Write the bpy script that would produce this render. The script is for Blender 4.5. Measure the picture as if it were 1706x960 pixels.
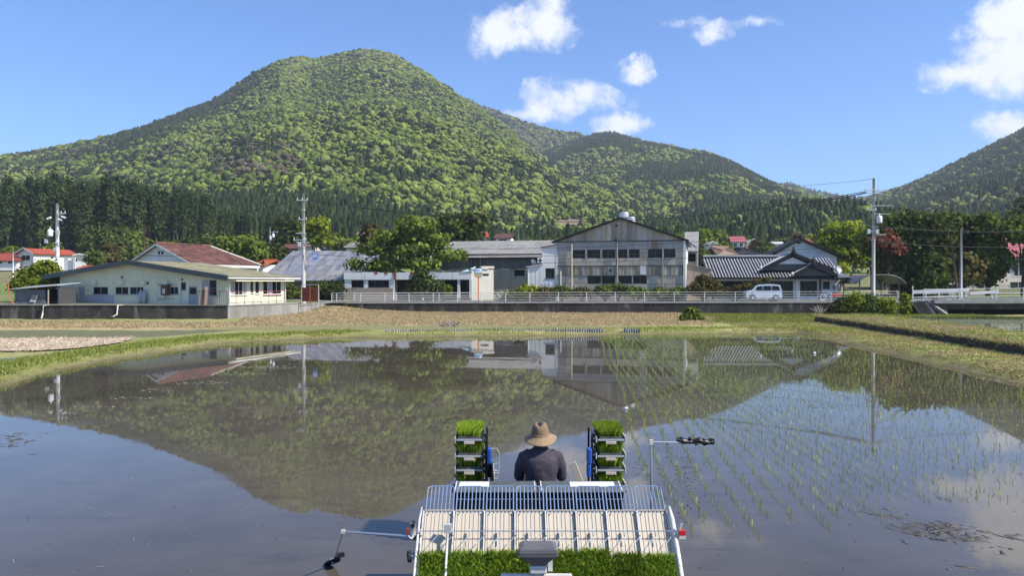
import bpy, math, random
import numpy as np
from mathutils import Vector, Matrix

# ------------------------------------------------------------------ camera, sky, sun, exposure
for o in list(bpy.data.objects):
    bpy.data.objects.remove(o)
SC = bpy.context.scene
COL = SC.collection
H = 3.4                      # eye height over the flooded field
FPX, CX, HY = 1300.0, 853.0, 470.0
cam_d = bpy.data.cameras.new('camera')
cam = bpy.data.objects.new('camera', cam_d)
COL.objects.link(cam)
cam.location = (0, 0, H)
cam_d.sensor_width = 36.0
cam_d.lens = 36.0 * FPX / 1706.0
cam.rotation_euler = (math.radians(90 - 0.44), 0, 0)
cam_d.clip_start = 0.1
cam_d.clip_end = 20000
SC.camera = cam

SUN_EL, SUN_AZ = math.radians(46), math.radians(-22)      # azimuth measured from +X, negative = towards the viewer's side
sdir = Vector((math.cos(SUN_EL) * math.cos(SUN_AZ), math.cos(SUN_EL) * math.sin(SUN_AZ), math.sin(SUN_EL)))
sun_d = bpy.data.lights.new('sun', 'SUN')
sun_d.energy = 4.2
sun_d.angle = math.radians(0.5)
sun_d.color = (1.0, 0.94, 0.84)
sun = bpy.data.objects.new('sun', sun_d)
COL.objects.link(sun)
sun.location = (60, -20, 80)
sun.rotation_euler = (-sdir).to_track_quat('-Z', 'Y').to_euler()

W = bpy.data.worlds.new('World')
SC.world = W
W.use_nodes = True
wn, wl = W.node_tree.nodes, W.node_tree.links
wn.clear()
def N(nodes, t, **kw):
    n = nodes.new(t)
    for k, v in kw.items():
        setattr(n, k, v)
    return n
w_out = N(wn, 'ShaderNodeOutputWorld')
w_bg = N(wn, 'ShaderNodeBackground')
w_bg.inputs[1].default_value = 0.11
sky = N(wn, 'ShaderNodeTexSky', sky_type='NISHITA', sun_disc=False)
sky.sun_elevation = SUN_EL
sky.sun_rotation = math.atan2(sdir.x, sdir.y)
sky.altitude = 400
sky.air_density = 1.0
sky.dust_density = 0.25
sky.ozone_density = 2.2
def VM(op, a, b=None, nodes=wn, links=wl):
    n = N(nodes, 'ShaderNodeVectorMath', operation=op)
    for i, v in enumerate((a, b)):
        if v is None: continue
        if hasattr(v, 'is_output'): links.new(v, n.inputs[i])
        else: n.inputs[i].default_value = v
    return n.outputs['Value'] if op in ('DOT_PRODUCT', 'LENGTH', 'DISTANCE') else n.outputs[0]
def MA(op, a, b=0.0, c=None, nodes=wn, links=wl, clamp=False):
    n = N(nodes, 'ShaderNodeMath', operation=op, use_clamp=clamp)
    for i, v in enumerate((a, b, c)):
        if v is None: continue
        if hasattr(v, 'is_output'): links.new(v, n.inputs[i])
        else: n.inputs[i].default_value = v
    return n.outputs[0]
tc = N(wn, 'ShaderNodeTexCoord')
vdir = tc.outputs['Generated']
def noise_tex(vec, scale, detail=6, rough=0.6, nodes=wn, links=wl, dim='3D'):
    n = N(nodes, 'ShaderNodeTexNoise', noise_dimensions=dim)
    n.inputs['Scale'].default_value = scale
    n.inputs['Detail'].default_value = detail
    n.inputs['Roughness'].default_value = rough
    links.new(vec, n.inputs['Vector'])
    return n
# fair-weather clouds: each is a patch of the sky dome round its own direction, broken up by noise
wob = noise_tex(vdir, 9.0, 5, 0.6)
wobv = VM('SUBTRACT', wob.outputs['Color'], (0.5, 0.5, 0.5))
wv = N(wn, 'ShaderNodeVectorMath', operation='MULTIPLY_ADD')
wl.new(wobv, wv.inputs[0]); wv.inputs[1].default_value = (0.09, 0.09, 0.09); wl.new(vdir, wv.inputs[2])
puff = noise_tex(vdir, 30.0, 10, 0.66)
clouds = [  # x px, y px, half width px, half height px, thickness (photo pixels name a direction)
    (828, 52, 56, 46, 1.0), (915, 40, 66, 50, 1.0), (870, 60, 60, 36, 0.9), (945, 172, 100, 34, 0.8), (900, 182, 70, 26, 0.75), (1060, 114, 34, 18, 0.75),
    (1190, 66, 46, 24, 0.6), (1040, 216, 42, 24, 0.9), (1590, 125, 78, 30, 0.85), (1680, 100, 74, 78, 1.1), (1700, 20, 90, 52, 1.1), (1735, 70, 90, 90, 1.1),
    (1690, 215, 80, 34, 0.8), (1150, 52, 40, 12, 0.35), (1250, 52, 60, 14, 0.28),
    (1650, -190, 130, 50, 0.9), (1900, 60, 120, 90, 1.0), (2200, 250, 200, 60, 0.8), (-300, 150, 160, 50, 0.8), (400, -500, 220, 90, 0.8), (1200, -700, 260, 120, 0.8)]
mask = None
for (px, py, hw, hh, th) in clouds:
    d0 = Vector(((px - CX) / FPX, 1.0, (HY - py) / FPX)).normalized()
    ex = Vector((d0.y, -d0.x, 0)).normalized()
    ez = ex.cross(d0).normalized()
    k = d0.y
    a = VM('DOT_PRODUCT', wv.outputs[0], tuple(ex * (FPX / hw / k)))
    b = VM('DOT_PRODUCT', wv.outputs[0], tuple(ez * (FPX / hh / k)))
    f = VM('DOT_PRODUCT', vdir, tuple(d0))
    rr = MA('SQRT', MA('ADD', MA('MULTIPLY', a, a), MA('MULTIPLY', b, b)))
    m = MA('MULTIPLY', MA('SUBTRACT', 1.2, rr, clamp=True), MA('GREATER_THAN', f, 0.2))
    m = MA('MULTIPLY', m, th)
    mask = m if mask is None else MA('MAXIMUM', mask, m)
dens = MA('ADD', mask, MA('MULTIPLY', MA('SUBTRACT', puff.outputs['Fac'], 0.5), 2.1))
dens = MA('MULTIPLY', dens, MA('MULTIPLY', mask, 6.0, clamp=True))
cmask = N(wn, 'ShaderNodeMapRange', interpolation_type='SMOOTHSTEP')
cmask.inputs['From Min'].default_value = 0.0; cmask.inputs['From Max'].default_value = 0.9
cmask.inputs['To Max'].default_value = 0.9
wl.new(dens, cmask.inputs['Value'])
tint = N(wn, 'ShaderNodeMix', data_type='RGBA', blend_type='MULTIPLY')
tint.inputs[0].default_value = 1.0
wl.new(sky.outputs[0], tint.inputs[6]); tint.inputs[7].default_value = (0.51, 0.75, 1.07, 1)
cmix = N(wn, 'ShaderNodeMix', data_type='RGBA')
wl.new(cmask.outputs[0], cmix.inputs[0]); wl.new(tint.outputs[2], cmix.inputs[6]); cmix.inputs[7].default_value = (5.9, 6.0, 6.3, 1)
wl.new(cmix.outputs[2], w_bg.inputs[0])
wl.new(w_bg.outputs[0], w_out.inputs[0])

SC.view_settings.view_transform = 'Standard'
SC.view_settings.look = 'None'
SC.view_settings.exposure = 0.80
SC.view_settings.gamma = 1.0
SC.cycles.use_denoising = True
SC.cycles.max_bounces = 6
SC.cycles.diffuse_bounces = 2
SC.cycles.glossy_bounces = 3
SC.cycles.transmission_bounces = 3
SC.cycles.transparent_max_bounces = 6
SC.cycles.volume_bounces = 0
SC.cycles.sample_clamp_indirect = 6.0

# ------------------------------------------------------------------ helpers
rng = np.random.default_rng(7)
random.seed(7)

def at(px, py, d):
    """point at depth d (metres along +Y) that the photo shows at pixel px, py"""
    return Vector(((px - CX) / FPX * d, d, H - (py - HY) / FPX * d))
def on_z(px, py, z=0.0):
    d = (H - z) * FPX / (py - HY)
    return Vector(((px - CX) / FPX * d, d, z))
def ux(px): return (px - CX) / FPX

def hash2(i, j, s):
    return np.modf(np.abs(np.sin(i * 127.1 + j * 311.7 + s * 74.7) * 43758.5453))[0]
def vnoise(x, y, s=0.0):
    x = np.asarray(x, float); y = np.asarray(y, float)
    xi, yi = np.floor(x), np.floor(y)
    fx, fy = x - xi, y - yi
    fx = fx * fx * (3 - 2 * fx); fy = fy * fy * (3 - 2 * fy)
    a, b = hash2(xi, yi, s), hash2(xi + 1, yi, s)
    c, d = hash2(xi, yi + 1, s), hash2(xi + 1, yi + 1, s)
    return (a * (1 - fx) + b * fx) * (1 - fy) + (c * (1 - fx) + d * fx) * fy
def fbm(x, y, s=0.0, o=4):
    t, a, n = 0, 0.5, 0
    for k in range(o):
        t = t + a * vnoise(x * 2 ** k, y * 2 ** k, s + k * 3.1); n += a; a *= 0.5
    return t / n
def sstep(a, b, x):
    t = np.clip((np.asarray(x, float) - a) / (b - a), 0, 1)
    return t * t * (3 - 2 * t)

def np_mesh(name, V, F, attrs=None):
    V = np.asarray(V, np.float32).reshape(-1, 3); F = np.asarray(F, np.int32)
    me = bpy.data.meshes.new(name)
    nf, k = F.shape
    me.vertices.add(len(V)); me.vertices.foreach_set('co', V.ravel())
    me.loops.add(nf * k); me.loops.foreach_set('vertex_index', F.ravel())
    me.polygons.add(nf)
    me.polygons.foreach_set('loop_start', np.arange(0, nf * k, k, dtype=np.int32))
    try: me.polygons.foreach_set('loop_total', np.full(nf, k, np.int32))
    except Exception: pass
    for an, (dom, typ, arr) in (attrs or {}).items():
        at_ = me.attributes.new(an, typ, dom)
        at_.data.foreach_set('color' if 'COLOR' in typ else 'vector' if 'VECTOR' in typ else 'value', np.asarray(arr).ravel())
    me.update(calc_edges=True)
    return me

class MB:
    def __init__(s): s.v, s.f = [], []
    def add(s, vs, fs):
        b = len(s.v); s.v += [tuple(v) for v in vs]; s.f += [tuple(b + i for i in f) for f in fs]; return s
    def box(s, c, sz, M=None):
        x, y, z = sz[0] / 2, sz[1] / 2, sz[2] / 2
        vs = [Vector((i, j, k)) for i in (-x, x) for j in (-y, y) for k in (-z, z)]
        if M is not None: vs = [M @ v for v in vs]
        vs = [v + Vector(c) for v in vs]
        return s.add(vs, [(0, 1, 3, 2), (4, 6, 7, 5), (0, 4, 5, 1), (2, 3, 7, 6), (0, 2, 6, 4), (1, 5, 7, 3)])
    def bx(s, x0, x1, y0, y1, z0, z1):
        return s.box(((x0 + x1) / 2, (y0 + y1) / 2, (z0 + z1) / 2), (x1 - x0, y1 - y0, z1 - z0))
    def bar(s, p0, p1, w, h, up=(0, 0, 1)):
        p0, p1 = Vector(p0), Vector(p1); d = p1 - p0; L = d.length; d.normalize()
        up = Vector(up)
        if abs(d.dot(up)) > 0.98: up = Vector((0, 1, 0))
        r = d.cross(up).normalized(); u = r.cross(d)
        M = Matrix((r, d, u)).transposed()
        return s.box((p0 + p1) / 2, (w, L, h), M)
    def tube(s, pts, r, n=8, cap=True):
        pts = [Vector(p) for p in pts]; m = len(pts)
        rs = r if isinstance(r, (list, tuple)) else [r] * m
        ref = Vector((0, 0, 1)); b = len(s.v)
        for i, p in enumerate(pts):
            d = (pts[min(i + 1, m - 1)] - pts[max(i - 1, 0)])
            d = d.normalized() if d.length > 1e-9 else Vector((0, 0, 1))
            q = ref if abs(d.dot(ref)) < 0.95 else Vector((0, 1, 0))
            a = d.cross(q).normalized(); c = d.cross(a).normalized()
            for k in range(n):
                t = 2 * math.pi * k / n
                s.v.append(tuple(p + a * (rs[i] * math.cos(t)) + c * (rs[i] * math.sin(t))))
        for i in range(m - 1):
            for k in range(n):
                k2 = (k + 1) % n
                s.f.append((b + i * n + k, b + i * n + k2, b + (i + 1) * n + k2, b + (i + 1) * n + k))
        if cap:
            s.f.append(tuple(b + k for k in range(n))); s.f.append(tuple(b + (m - 1) * n + k for k in reversed(range(n))))
        return s
    def lathe(s, prof, n=24, c=(0, 0, 0), sx=1.0, sy=1.0):
        b = len(s.v)
        for (r, z) in prof:
            for k in range(n):
                t = 2 * math.pi * k / n
                s.v.append((c[0] + r * sx * math.cos(t), c[1] + r * sy * math.sin(t), c[2] + z))
        for i in range(len(prof) - 1):
            for k in range(n):
                k2 = (k + 1) % n
                s.f.append((b + i * n + k, b + i * n + k2, b + (i + 1) * n + k2, b + (i + 1) * n + k))
        return s
    def disc(s, c, axis, r, th, n=20):
        a = Vector(axis).normalized() * th / 2
        return s.tube([Vector(c) - a, Vector(c) + a], r, n)
    def prism(s, poly, d0, d1, fn):
        """poly: 2-D outline, fn(u, v, depth) -> point"""
        n = len(poly)
        vs = [fn(u, v, d0) for u, v in poly] + [fn(u, v, d1) for u, v in poly]
        fs = [tuple(range(n)), tuple(reversed(range(n, 2 * n)))] + [(i, i + n, (i + 1) % n + n, (i + 1) % n) for i in range(n)]
        return s.add(vs, fs)
    def loft(s, rings, n=16):
        """rings: (centre, rx, ry, tangent, side)"""
        b = len(s.v)
        for (c, rx, ry, tg, side) in rings:
            tg = Vector(tg).normalized(); sd = Vector(side); sd = (sd - tg * sd.dot(tg)).normalized(); o = tg.cross(sd)
            for k in range(n):
                t = 2 * math.pi * k / n
                s.v.append(tuple(Vector(c) + sd * (rx * math.cos(t)) + o * (ry * math.sin(t))))
        m = len(rings)
        for i in range(m - 1):
            for k in range(n):
                k2 = (k + 1) % n
                s.f.append((b + i * n + k, b + i * n + k2, b + (i + 1) * n + k2, b + (i + 1) * n + k))
        s.f.append(tuple(b + k for k in reversed(range(n)))); s.f.append(tuple(b + (m - 1) * n + k for k in range(n)))
        return s
    def build(s, name, mat, parent=None, smooth=False, label=None, kind=None):
        me = bpy.data.meshes.new(name)
        me.from_pydata(s.v, [], s.f); me.update()
        if smooth: me.polygons.foreach_set('use_smooth', [True] * len(me.polygons))
        return link(name, me, mat, parent, label, kind)

def link(name, me, mat=None, parent=None, label=None, kind=None):
    o = bpy.data.objects.new(name, me); COL.objects.link(o)
    if mat is not None and not me.materials: me.materials.append(mat)
    if parent is not None: o.parent = parent
    if label: o['label'] = label
    if kind: o['kind'] = kind
    return o
def tag(o, label, cat, group=None):
    o['label'] = label; o['category'] = cat
    if group: o['group'] = group
    return o
def thing(name, label, cat, loc=(0, 0, 0), rot=0.0, group=None):
    o = bpy.data.objects.new(name, None); COL.objects.link(o)
    o.empty_display_size = 0.3
    o.location = loc; o.rotation_euler = (0, 0, rot)
    return tag(o, label, cat, group)
def copy_tree(o, parent=None):
    c = o.copy(); COL.objects.link(c)
    if parent is not None: c.parent = parent
    for ch in o.children: copy_tree(ch, c)
    return c

# ------------------------------------------------------------------ materials
def pm(name, col, col2=None, scale=3.0, rough=0.65, metal=0.0, bump=0.0, bscale=25.0, rnd=0.0, spec=0.4, stretch=(1, 1, 1),
       lo=0.35, hi=0.65, col3=None, scale3=1.0, lo3=0.55, hi3=0.7, stretch3=(1, 1, 1), detail=6, ior=None, hue=0.0, coat=0.0):
    m = bpy.data.materials.new(name); m.use_nodes = True
    n, l = m.node_tree.nodes, m.node_tree.links
    b = n['Principled BSDF']
    b.inputs['Roughness'].default_value = rough; b.inputs['Metallic'].default_value = metal
    b.inputs['Specular IOR Level'].default_value = spec
    if ior: b.inputs['IOR'].default_value = ior
    if coat: b.inputs['Coat Weight'].default_value = coat
    t = N(n, 'ShaderNodeTexCoord')
    def mapped(st):
        mp = N(n, 'ShaderNodeMapping'); mp.inputs['Scale'].default_value = st; l.new(t.outputs['Object'], mp.inputs[0]); return mp.outputs[0]
    cur = None
    if col2 is not None:
        nz = noise_tex(mapped(stretch), scale, detail, 0.62, n, l)
        mr = N(n, 'ShaderNodeMapRange'); mr.inputs[1].default_value = lo; mr.inputs[2].default_value = hi; l.new(nz.outputs['Fac'], mr.inputs[0])
        mx = N(n, 'ShaderNodeMix', data_type='RGBA'); l.new(mr.outputs[0], mx.inputs[0])
        mx.inputs[6].default_value = (*col, 1); mx.inputs[7].default_value = (*col2, 1); cur = mx.outputs[2]
    if col3 is not None:
        nz = noise_tex(mapped(stretch3), scale3, 8, 0.65, n, l)
        mr = N(n, 'ShaderNodeMapRange'); mr.inputs[1].default_value = lo3; mr.inputs[2].default_value = hi3; l.new(nz.outputs['Fac'], mr.inputs[0])
        mx = N(n, 'ShaderNodeMix', data_type='RGBA'); l.new(mr.outputs[0], mx.inputs[0])
        if cur: l.new(cur, mx.inputs[6])
        else: mx.inputs[6].default_value = (*col, 1)
        mx.inputs[7].default_value = (*col3, 1); cur = mx.outputs[2]
    if rnd or hue:
        oi = N(n, 'ShaderNodeObjectInfo')
        hs = N(n, 'ShaderNodeHueSaturation')
        v = MA('MULTIPLY_ADD', oi.outputs['Random'], 2 * rnd, 1 - rnd, n, l); l.new(v, hs.inputs['Value'])
        if hue:
            r2 = MA('FRACT', MA('MULTIPLY', oi.outputs['Random'], 7.31, None, n, l), 0, None, n, l)
            l.new(MA('MULTIPLY_ADD', r2, 2 * hue, 0.5 - hue, n, l), hs.inputs['Hue'])
            l.new(MA('MULTIPLY_ADD', r2, 0.9, 0.55, n, l), hs.inputs['Saturation'])
        if cur: l.new(cur, hs.inputs['Color'])
        else: hs.inputs['Color'].default_value = (*col, 1)
        cur = hs.outputs[0]
    if cur: l.new(cur, b.inputs['Base Color'])
    else: b.inputs['Base Color'].default_value = (*col, 1)
    if bump:
        nz = noise_tex(mapped(stretch), bscale, 6, 0.6, n, l)
        bp = N(n, 'ShaderNodeBump'); bp.inputs['Strength'].default_value = 1.0; bp.inputs['Distance'].default_value = bump
        l.new(nz.outputs['Fac'], bp.inputs['Height']); l.new(bp.outputs[0], b.inputs['Normal'])
    return m

def leaf_mat(name, dark, mid, light, trans=0.35, instancer=False):
    m = bpy.data.materials.new(name); m.use_nodes = True
    n, l = m.node_tree.nodes, m.node_tree.links
    n.clear()
    out = N(n, 'ShaderNodeOutputMaterial')
    a = N(n, 'ShaderNodeAttribute', attribute_name='rnd')
    cr = N(n, 'ShaderNodeValToRGB'); e = cr.color_ramp.elements
    e[0].color = (*dark, 1); e[1].color = (*light, 1); e[0].position = 0.05; e[1].position = 0.95
    k = e.new(0.5); k.color = (*mid, 1)
    l.new(a.outputs['Fac'], cr.inputs[0]); c = cr.outputs[0]
    if instancer:
        t = N(n, 'ShaderNodeAttribute', attribute_name='tint', attribute_type='INSTANCER')
        mx = N(n, 'ShaderNodeMix', data_type='RGBA', blend_type='MULTIPLY'); mx.inputs[0].default_value = 1.0
        l.new(c, mx.inputs[6]); l.new(t.outputs['Color'], mx.inputs[7]); c = mx.outputs[2]
    else:
        oi = N(n, 'ShaderNodeObjectInfo'); hs = N(n, 'ShaderNodeHueSaturation')
        l.new(MA('MULTIPLY_ADD', oi.outputs['Random'], 0.5, 0.75, n, l), hs.inputs['Value']); l.new(c, hs.inputs['Color']); c = hs.outputs[0]
    d = N(n, 'ShaderNodeBsdfDiffuse'); tr = N(n, 'ShaderNodeBsdfTranslucent'); mix = N(n, 'ShaderNodeMixShader')
    l.new(c, d.inputs[0]); l.new(c, tr.inputs[0]); mix.inputs[0].default_value = trans
    l.new(d.outputs[0], mix.inputs[1]); l.new(tr.outputs[0], mix.inputs[2]); l.new(mix.outputs[0], out.inputs[0])
    return m

MT = {}
MT['asphalt'] = pm('asphalt', (.16, .16, .155), (.24, .235, .22), 1.5, .9, bump=.004, bscale=60)
MT['kerb'] = pm('kerb_concrete', (.36, .35, .32), (.26, .25, .23), 1.2, .9, bump=.004)
MT['oldconc'] = pm('weathered_concrete', (.060, .054, .046), (.022, .020, .018), .9, .95, bump=.01, bscale=9, col3=(.19, .18, .16), scale3=.8, lo3=.56, hi3=.72, stretch=(1, 1, .35), stretch3=(1.2, 1.2, .3), rnd=.12)
MT['paleconc'] = pm('pale_concrete', (.33, .31, .28), (.20, .185, .165), 1.1, .9, bump=.01, bscale=10, stretch=(1, 1, .4), rnd=.1)
MT['panel'] = pm('cement_panel', (.50, .435, .345), (.385, .335, .27), .9, .85, bump=.006, bscale=14, rnd=.13, col3=(.17, .155, .135), scale3=.7, lo3=.6, hi3=.78, stretch3=(1, 1, .25))
MT['strip'] = pm('fibre_sheet', (.43, .375, .30), (.28, .24, .175), .8, .8, rnd=.34, hue=.02, stretch=(1, 1, .3), bump=.004, bscale=20)
MT['band'] = pm('zinc_sheet', (.37, .36, .335), (.28, .275, .26), .6, .6, rnd=.1, bump=.004)
MT['white'] = pm('white_paint', (.72, .71, .68), (.60, .59, .56), 1.0, .55, bump=.002)
MT['whitewall'] = pm('white_plaster', (.76, .74, .70), (.66, .64, .60), .5, .8, col3=(.45, .45, .43), scale3=.6, lo3=.62, hi3=.8, stretch3=(1, 1, .2))
MT['mint'] = pm('mint_siding', (.76, .72, .51), (.68, .64, .45), .7, .7, col3=(.40, .43, .36), scale3=.7, lo3=.62, hi3=.8, stretch3=(1, 1, .15))
MT['greypanel'] = pm('grey_wainscot', (.40, .42, .45), (.33, .35, .38), .6, .75)
MT['slate'] = pm('slate_paint', (.055, .07, .07), (.08, .095, .092), 1.0, .6)
MT['mossroof'] = pm('mossy_roof', (.28, .255, .15), (.18, .16, .085), 1.2, .95, bump=.02, bscale=6, col3=(.36, .32, .22), scale3=.8, rnd=.18)
MT['brownroof'] = pm('rusty_tile', (.17, .068, .048), (.10, .045, .036), 1.4, .85, col3=(.055, .03, .026), scale3=.9, lo3=.52, hi3=.66, bump=.01, bscale=14, rnd=.3)
MT['redroof'] = pm('red_tile', (.36, .07, .03), (.24, .05, .025), 1.0, .6, bump=.01, bscale=10, rnd=.12)
MT['orangeroof'] = pm('orange_tile', (.44, .10, .035), (.33, .075, .03), 1.0, .6, bump=.01, bscale=10, rnd=.12)
MT['pinkroof'] = pm('pink_sheet', (.42, .12, .115), (.33, .09, .09), 1.0, .5, rnd=.06)
MT['darkroof'] = pm('dark_tile', (.026, .026, .027), (.014, .014, .015), 1.2, .6, bump=.008, bscale=10, spec=.2)
MT['litsilver'] = pm('lit_silver_tile', (.50, .50, .51), (.38, .38, .39), 1.2, .35, bump=.006, bscale=10, spec=.5)  # silver tile brightened to put the ribs' lit sides into the colour
MT['bluesheet'] = pm('blue_grey_sheet', (.17, .185, .225), (.235, .225, .215), .45, .55, rnd=.28, hue=.02, col3=(.20, .155, .115), scale3=.5, lo3=.56, hi3=.7, spec=.5)
MT['greysheet'] = pm('grey_slate_sheet', (.30, .285, .26), (.21, .20, .18), .5, .8, rnd=.1, stretch=(1, 1, 1), bump=.01, bscale=5)
MT['corrug'] = pm('corrugated_grey', (.155, .15, .14), (.105, .10, .095), .6, .8, rnd=.2, stretch=(1, 1, .3))
MT['cream'] = pm('cream_wall', (.66, .62, .52), (.55, .51, .42), .7, .8, col3=(.36, .32, .25), scale3=.8, lo3=.6, hi3=.8, stretch3=(1, 1, .2))
MT['tan'] = pm('tan_board', (.36, .29, .22), (.29, .23, .175), .8, .8)
MT['glass'] = pm('window_glass', (.010, .012, .013), (.022, .025, .026), .8, .12, spec=.16)
MT['curtain'] = pm('curtained_glass', (.40, .41, .42), (.30, .31, .33), 2.0, .3, stretch=(3, 3, .2))
MT['dark'] = pm('dark_recess', (.012, .013, .013), None, rough=.9)
MT['alu'] = pm('window_frame', (.42, .43, .43), None, rough=.4, metal=.3)
MT['darkframe'] = pm('dark_frame', (.07, .07, .07), None, rough=.5)
MT['steel'] = pm('galvanised_steel', (.55, .55, .54), (.46, .46, .45), 3, .45, metal=.25)
MT['railwhite'] = pm('rail_paint', (.72, .72, .69), (.55, .54, .50), 2.0, .5, rnd=.05)
MT['pole'] = pm('pole_concrete', (.46, .44, .40), (.38, .36, .33), 1.2, .85, stretch=(1, 1, .2))
MT['cable'] = pm('cable_black', (.02, .02, .022), None, rough=.6)
MT['insul'] = pm('porcelain', (.75, .75, .73), None, rough=.3)
MT['wood'] = pm('old_wood', (.16, .10, .06), (.09, .055, .035), 3, .85, stretch=(6, 6, 1))
MT['bark'] = pm('bark', (.085, .068, .05), (.04, .032, .025), 3, .95, bump=.03, bscale=12, stretch=(3, 3, .6))
MT['palebark'] = pm('pale_bark', (.42, .38, .32), (.25, .22, .19), 2, .9, stretch=(3, 3, .6))
MT['rust'] = pm('rusty_red', (.28, .075, .035), (.18, .05, .03), 3, .8)
MT['orange'] = pm('orange_paint', (.62, .17, .05), (.5, .13, .04), 3, .55)
MT['block'] = pm('concrete_block', (.185, .19, .20), (.13, .135, .14), 2.5, .95, rnd=.14, bump=.006)
MT['blue'] = pm('machine_blue', (.025, .10, .38), (.02, .085, .33), 4, .35, spec=.5)
MT['guard'] = pm('blue_grey_wire', (.25, .33, .47), (.20, .27, .40), 8, .4, metal=.2)
MT['board'] = pm('cream_board', (.52, .455, .355), (.44, .365, .265), 1.3, .5, stretch=(4, 1, 1), lo=.5, hi=1.0, col3=(.36, .28, .19), scale3=5, lo3=.6, hi3=.8, stretch3=(3, 1, 1))
MT['machwhite'] = pm('machine_white', (.62, .60, .56), (.5, .48, .44), 4, .45, col3=(.30, .25, .18), scale3=7, lo3=.58, hi3=.75)
MT['machgrey'] = pm('machine_grey', (.12, .115, .11), (.085, .08, .078), 6, .5)
MT['hopper'] = pm('smoked_plastic', (.006, .007, .012), (.010, .011, .016), 6, .45, spec=.12)
MT['lid'] = pm('grey_lid', (.115, .13, .135), (.07, .08, .085), 9, .65, spec=.15)
MT['sticker'] = pm('white_sticker', (.85, .84, .80), None, rough=.5)
MT['rubber'] = pm('black_rubber', (.012, .012, .012), None, rough=.7)
MT['chrome'] = pm('bright_rod', (.6, .6, .6), None, rough=.25, metal=.8)
MT['red'] = pm('red_reflector', (.5, .02, .02), None, rough=.3)
MT['capgrey'] = pm('cap_grey', (.13, .125, .125), (.10, .095, .095), 3, .35, spec=.5)
MT['soil'] = pm('tray_soil', (.07, .05, .03), (.04, .03, .02), 20, .95)
MT['straw'] = pm('straw_hat', (.33, .225, .13), (.24, .155, .085), 26, .8, bump=.003, bscale=90)
MT['hatband'] = pm('straw_crown', (.25, .165, .095), (.18, .12, .068), 26, .8, bump=.003, bscale=90)
MT['shirt'] = pm('charcoal_shirt', (.052, .040, .056), (.042, .033, .046), 5, .75, spec=.4, bump=.02, bscale=7, stretch=(1.6, 1.6, .7))
MT['trouser'] = pm('dark_trousers', (.03, .035, .05), None, rough=.8)
MT['skin'] = pm('skin', (.42, .24, .16), (.36, .2, .13), 6, .5)
MT['hair'] = pm('grey_black_hair', (.02, .02, .02), None, rough=.6)
MT['scum'] = pm('pale_scum', (.36, .32, .25), (.22, .19, .14), 3, .8)
MT['mud'] = pm('field_mud', (.095, .080, .066), (.055, .046, .038), 3, .55, bump=.01, bscale=14, col3=(.13, .105, .07), scale3=2, lo3=.58, hi3=.7)
MT['carpaint'] = pm('silver_blue_paint', (.58, .61, .63), None, rough=.25, metal=.2, spec=.6, coat=.5)
MT['tyre'] = pm('tyre', (.015, .015, .015), None, rough=.8)
MT['beige'] = pm('beige_render', (.58, .52, .44), (.5, .44, .37), .6, .85)
MT['thatch'] = pm('brown_sheet_roof', (.30, .20, .14), (.2, .13, .09), 1.5, .8)
MT['signblue'] = pm('sign_blue', (.02, .17, .62), None, rough=.4)
MT['mirror'] = pm('mirror_face', (.75, .78, .80), None, rough=.05, metal=1.0)
MT['debris'] = pm('debris', (.42, .40, .37), (.14, .12, .10), 2.2, .8, rnd=.4)
MT['deadwood'] = pm('dead_wood', (.35, .30, .24), (.16, .13, .10), 4, .9, rnd=.3)
MT['plastic'] = pm('dyke_sheet', (.40, .40, .39), (.24, .24, .23), 2, .6, rnd=.15)
MT['black'] = pm('black_iron', (.015, .015, .016), None, rough=.45)
MT['tin'] = pm('galvanised_tin', (.68, .68, .66), (.52, .52, .50), 2, .4, metal=.4)
L_green = leaf_mat('leaf_green', (.052, .080, .016), (.12, .165, .028), (.24, .29, .055))
L_yell = leaf_mat('leaf_yellow_green', (.10, .135, .016), (.19, .235, .022), (.30, .34, .04), .4)
L_dark = leaf_mat('leaf_dark', (.026, .042, .014), (.060, .082, .024), (.13, .155, .042))
L_mid = leaf_mat('leaf_mid', (.046, .068, .018), (.10, .132, .030), (.19, .22, .05))
L_brown = leaf_mat('leaf_olive', (.06, .055, .022), (.11, .10, .035), (.17, .15, .05))
L_cedar = leaf_mat('leaf_cedar', (.018, .034, .013), (.044, .069, .024), (.098, .13, .042), .25)
L_rice = leaf_mat('leaf_rice', (.17, .24, .06), (.29, .37, .10), (.42, .49, .17), .45)
L_trays = leaf_mat('leaf_trays', (.09, .17, .014), (.27, .41, .035), (.54, .64, .09), .5)
L_mats = leaf_mat('leaf_mats', (.028, .07, .008), (.15, .26, .02), (.44, .55, .08), .45)
L_grass = leaf_mat('leaf_grass', (.15, .18, .032), (.25, .29, .055), (.38, .40, .12), .4)
L_straw = leaf_mat('leaf_straw', (.34, .25, .125), (.50, .39, .215), (.62, .52, .33), .45)
L_red = leaf_mat('leaf_reddish', (.10, .035, .025), (.20, .075, .045), (.32, .15, .09), .4)
L_pale = leaf_mat('leaf_pale_straw', (.50, .40, .29), (.62, .52, .39), (.72, .63, .50), .4)
L_far = leaf_mat('leaf_forest', (.78, .84, .78), (1.08, 1.1, 1.02), (1.40, 1.32, 1.18), .34, instancer=True)

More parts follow.
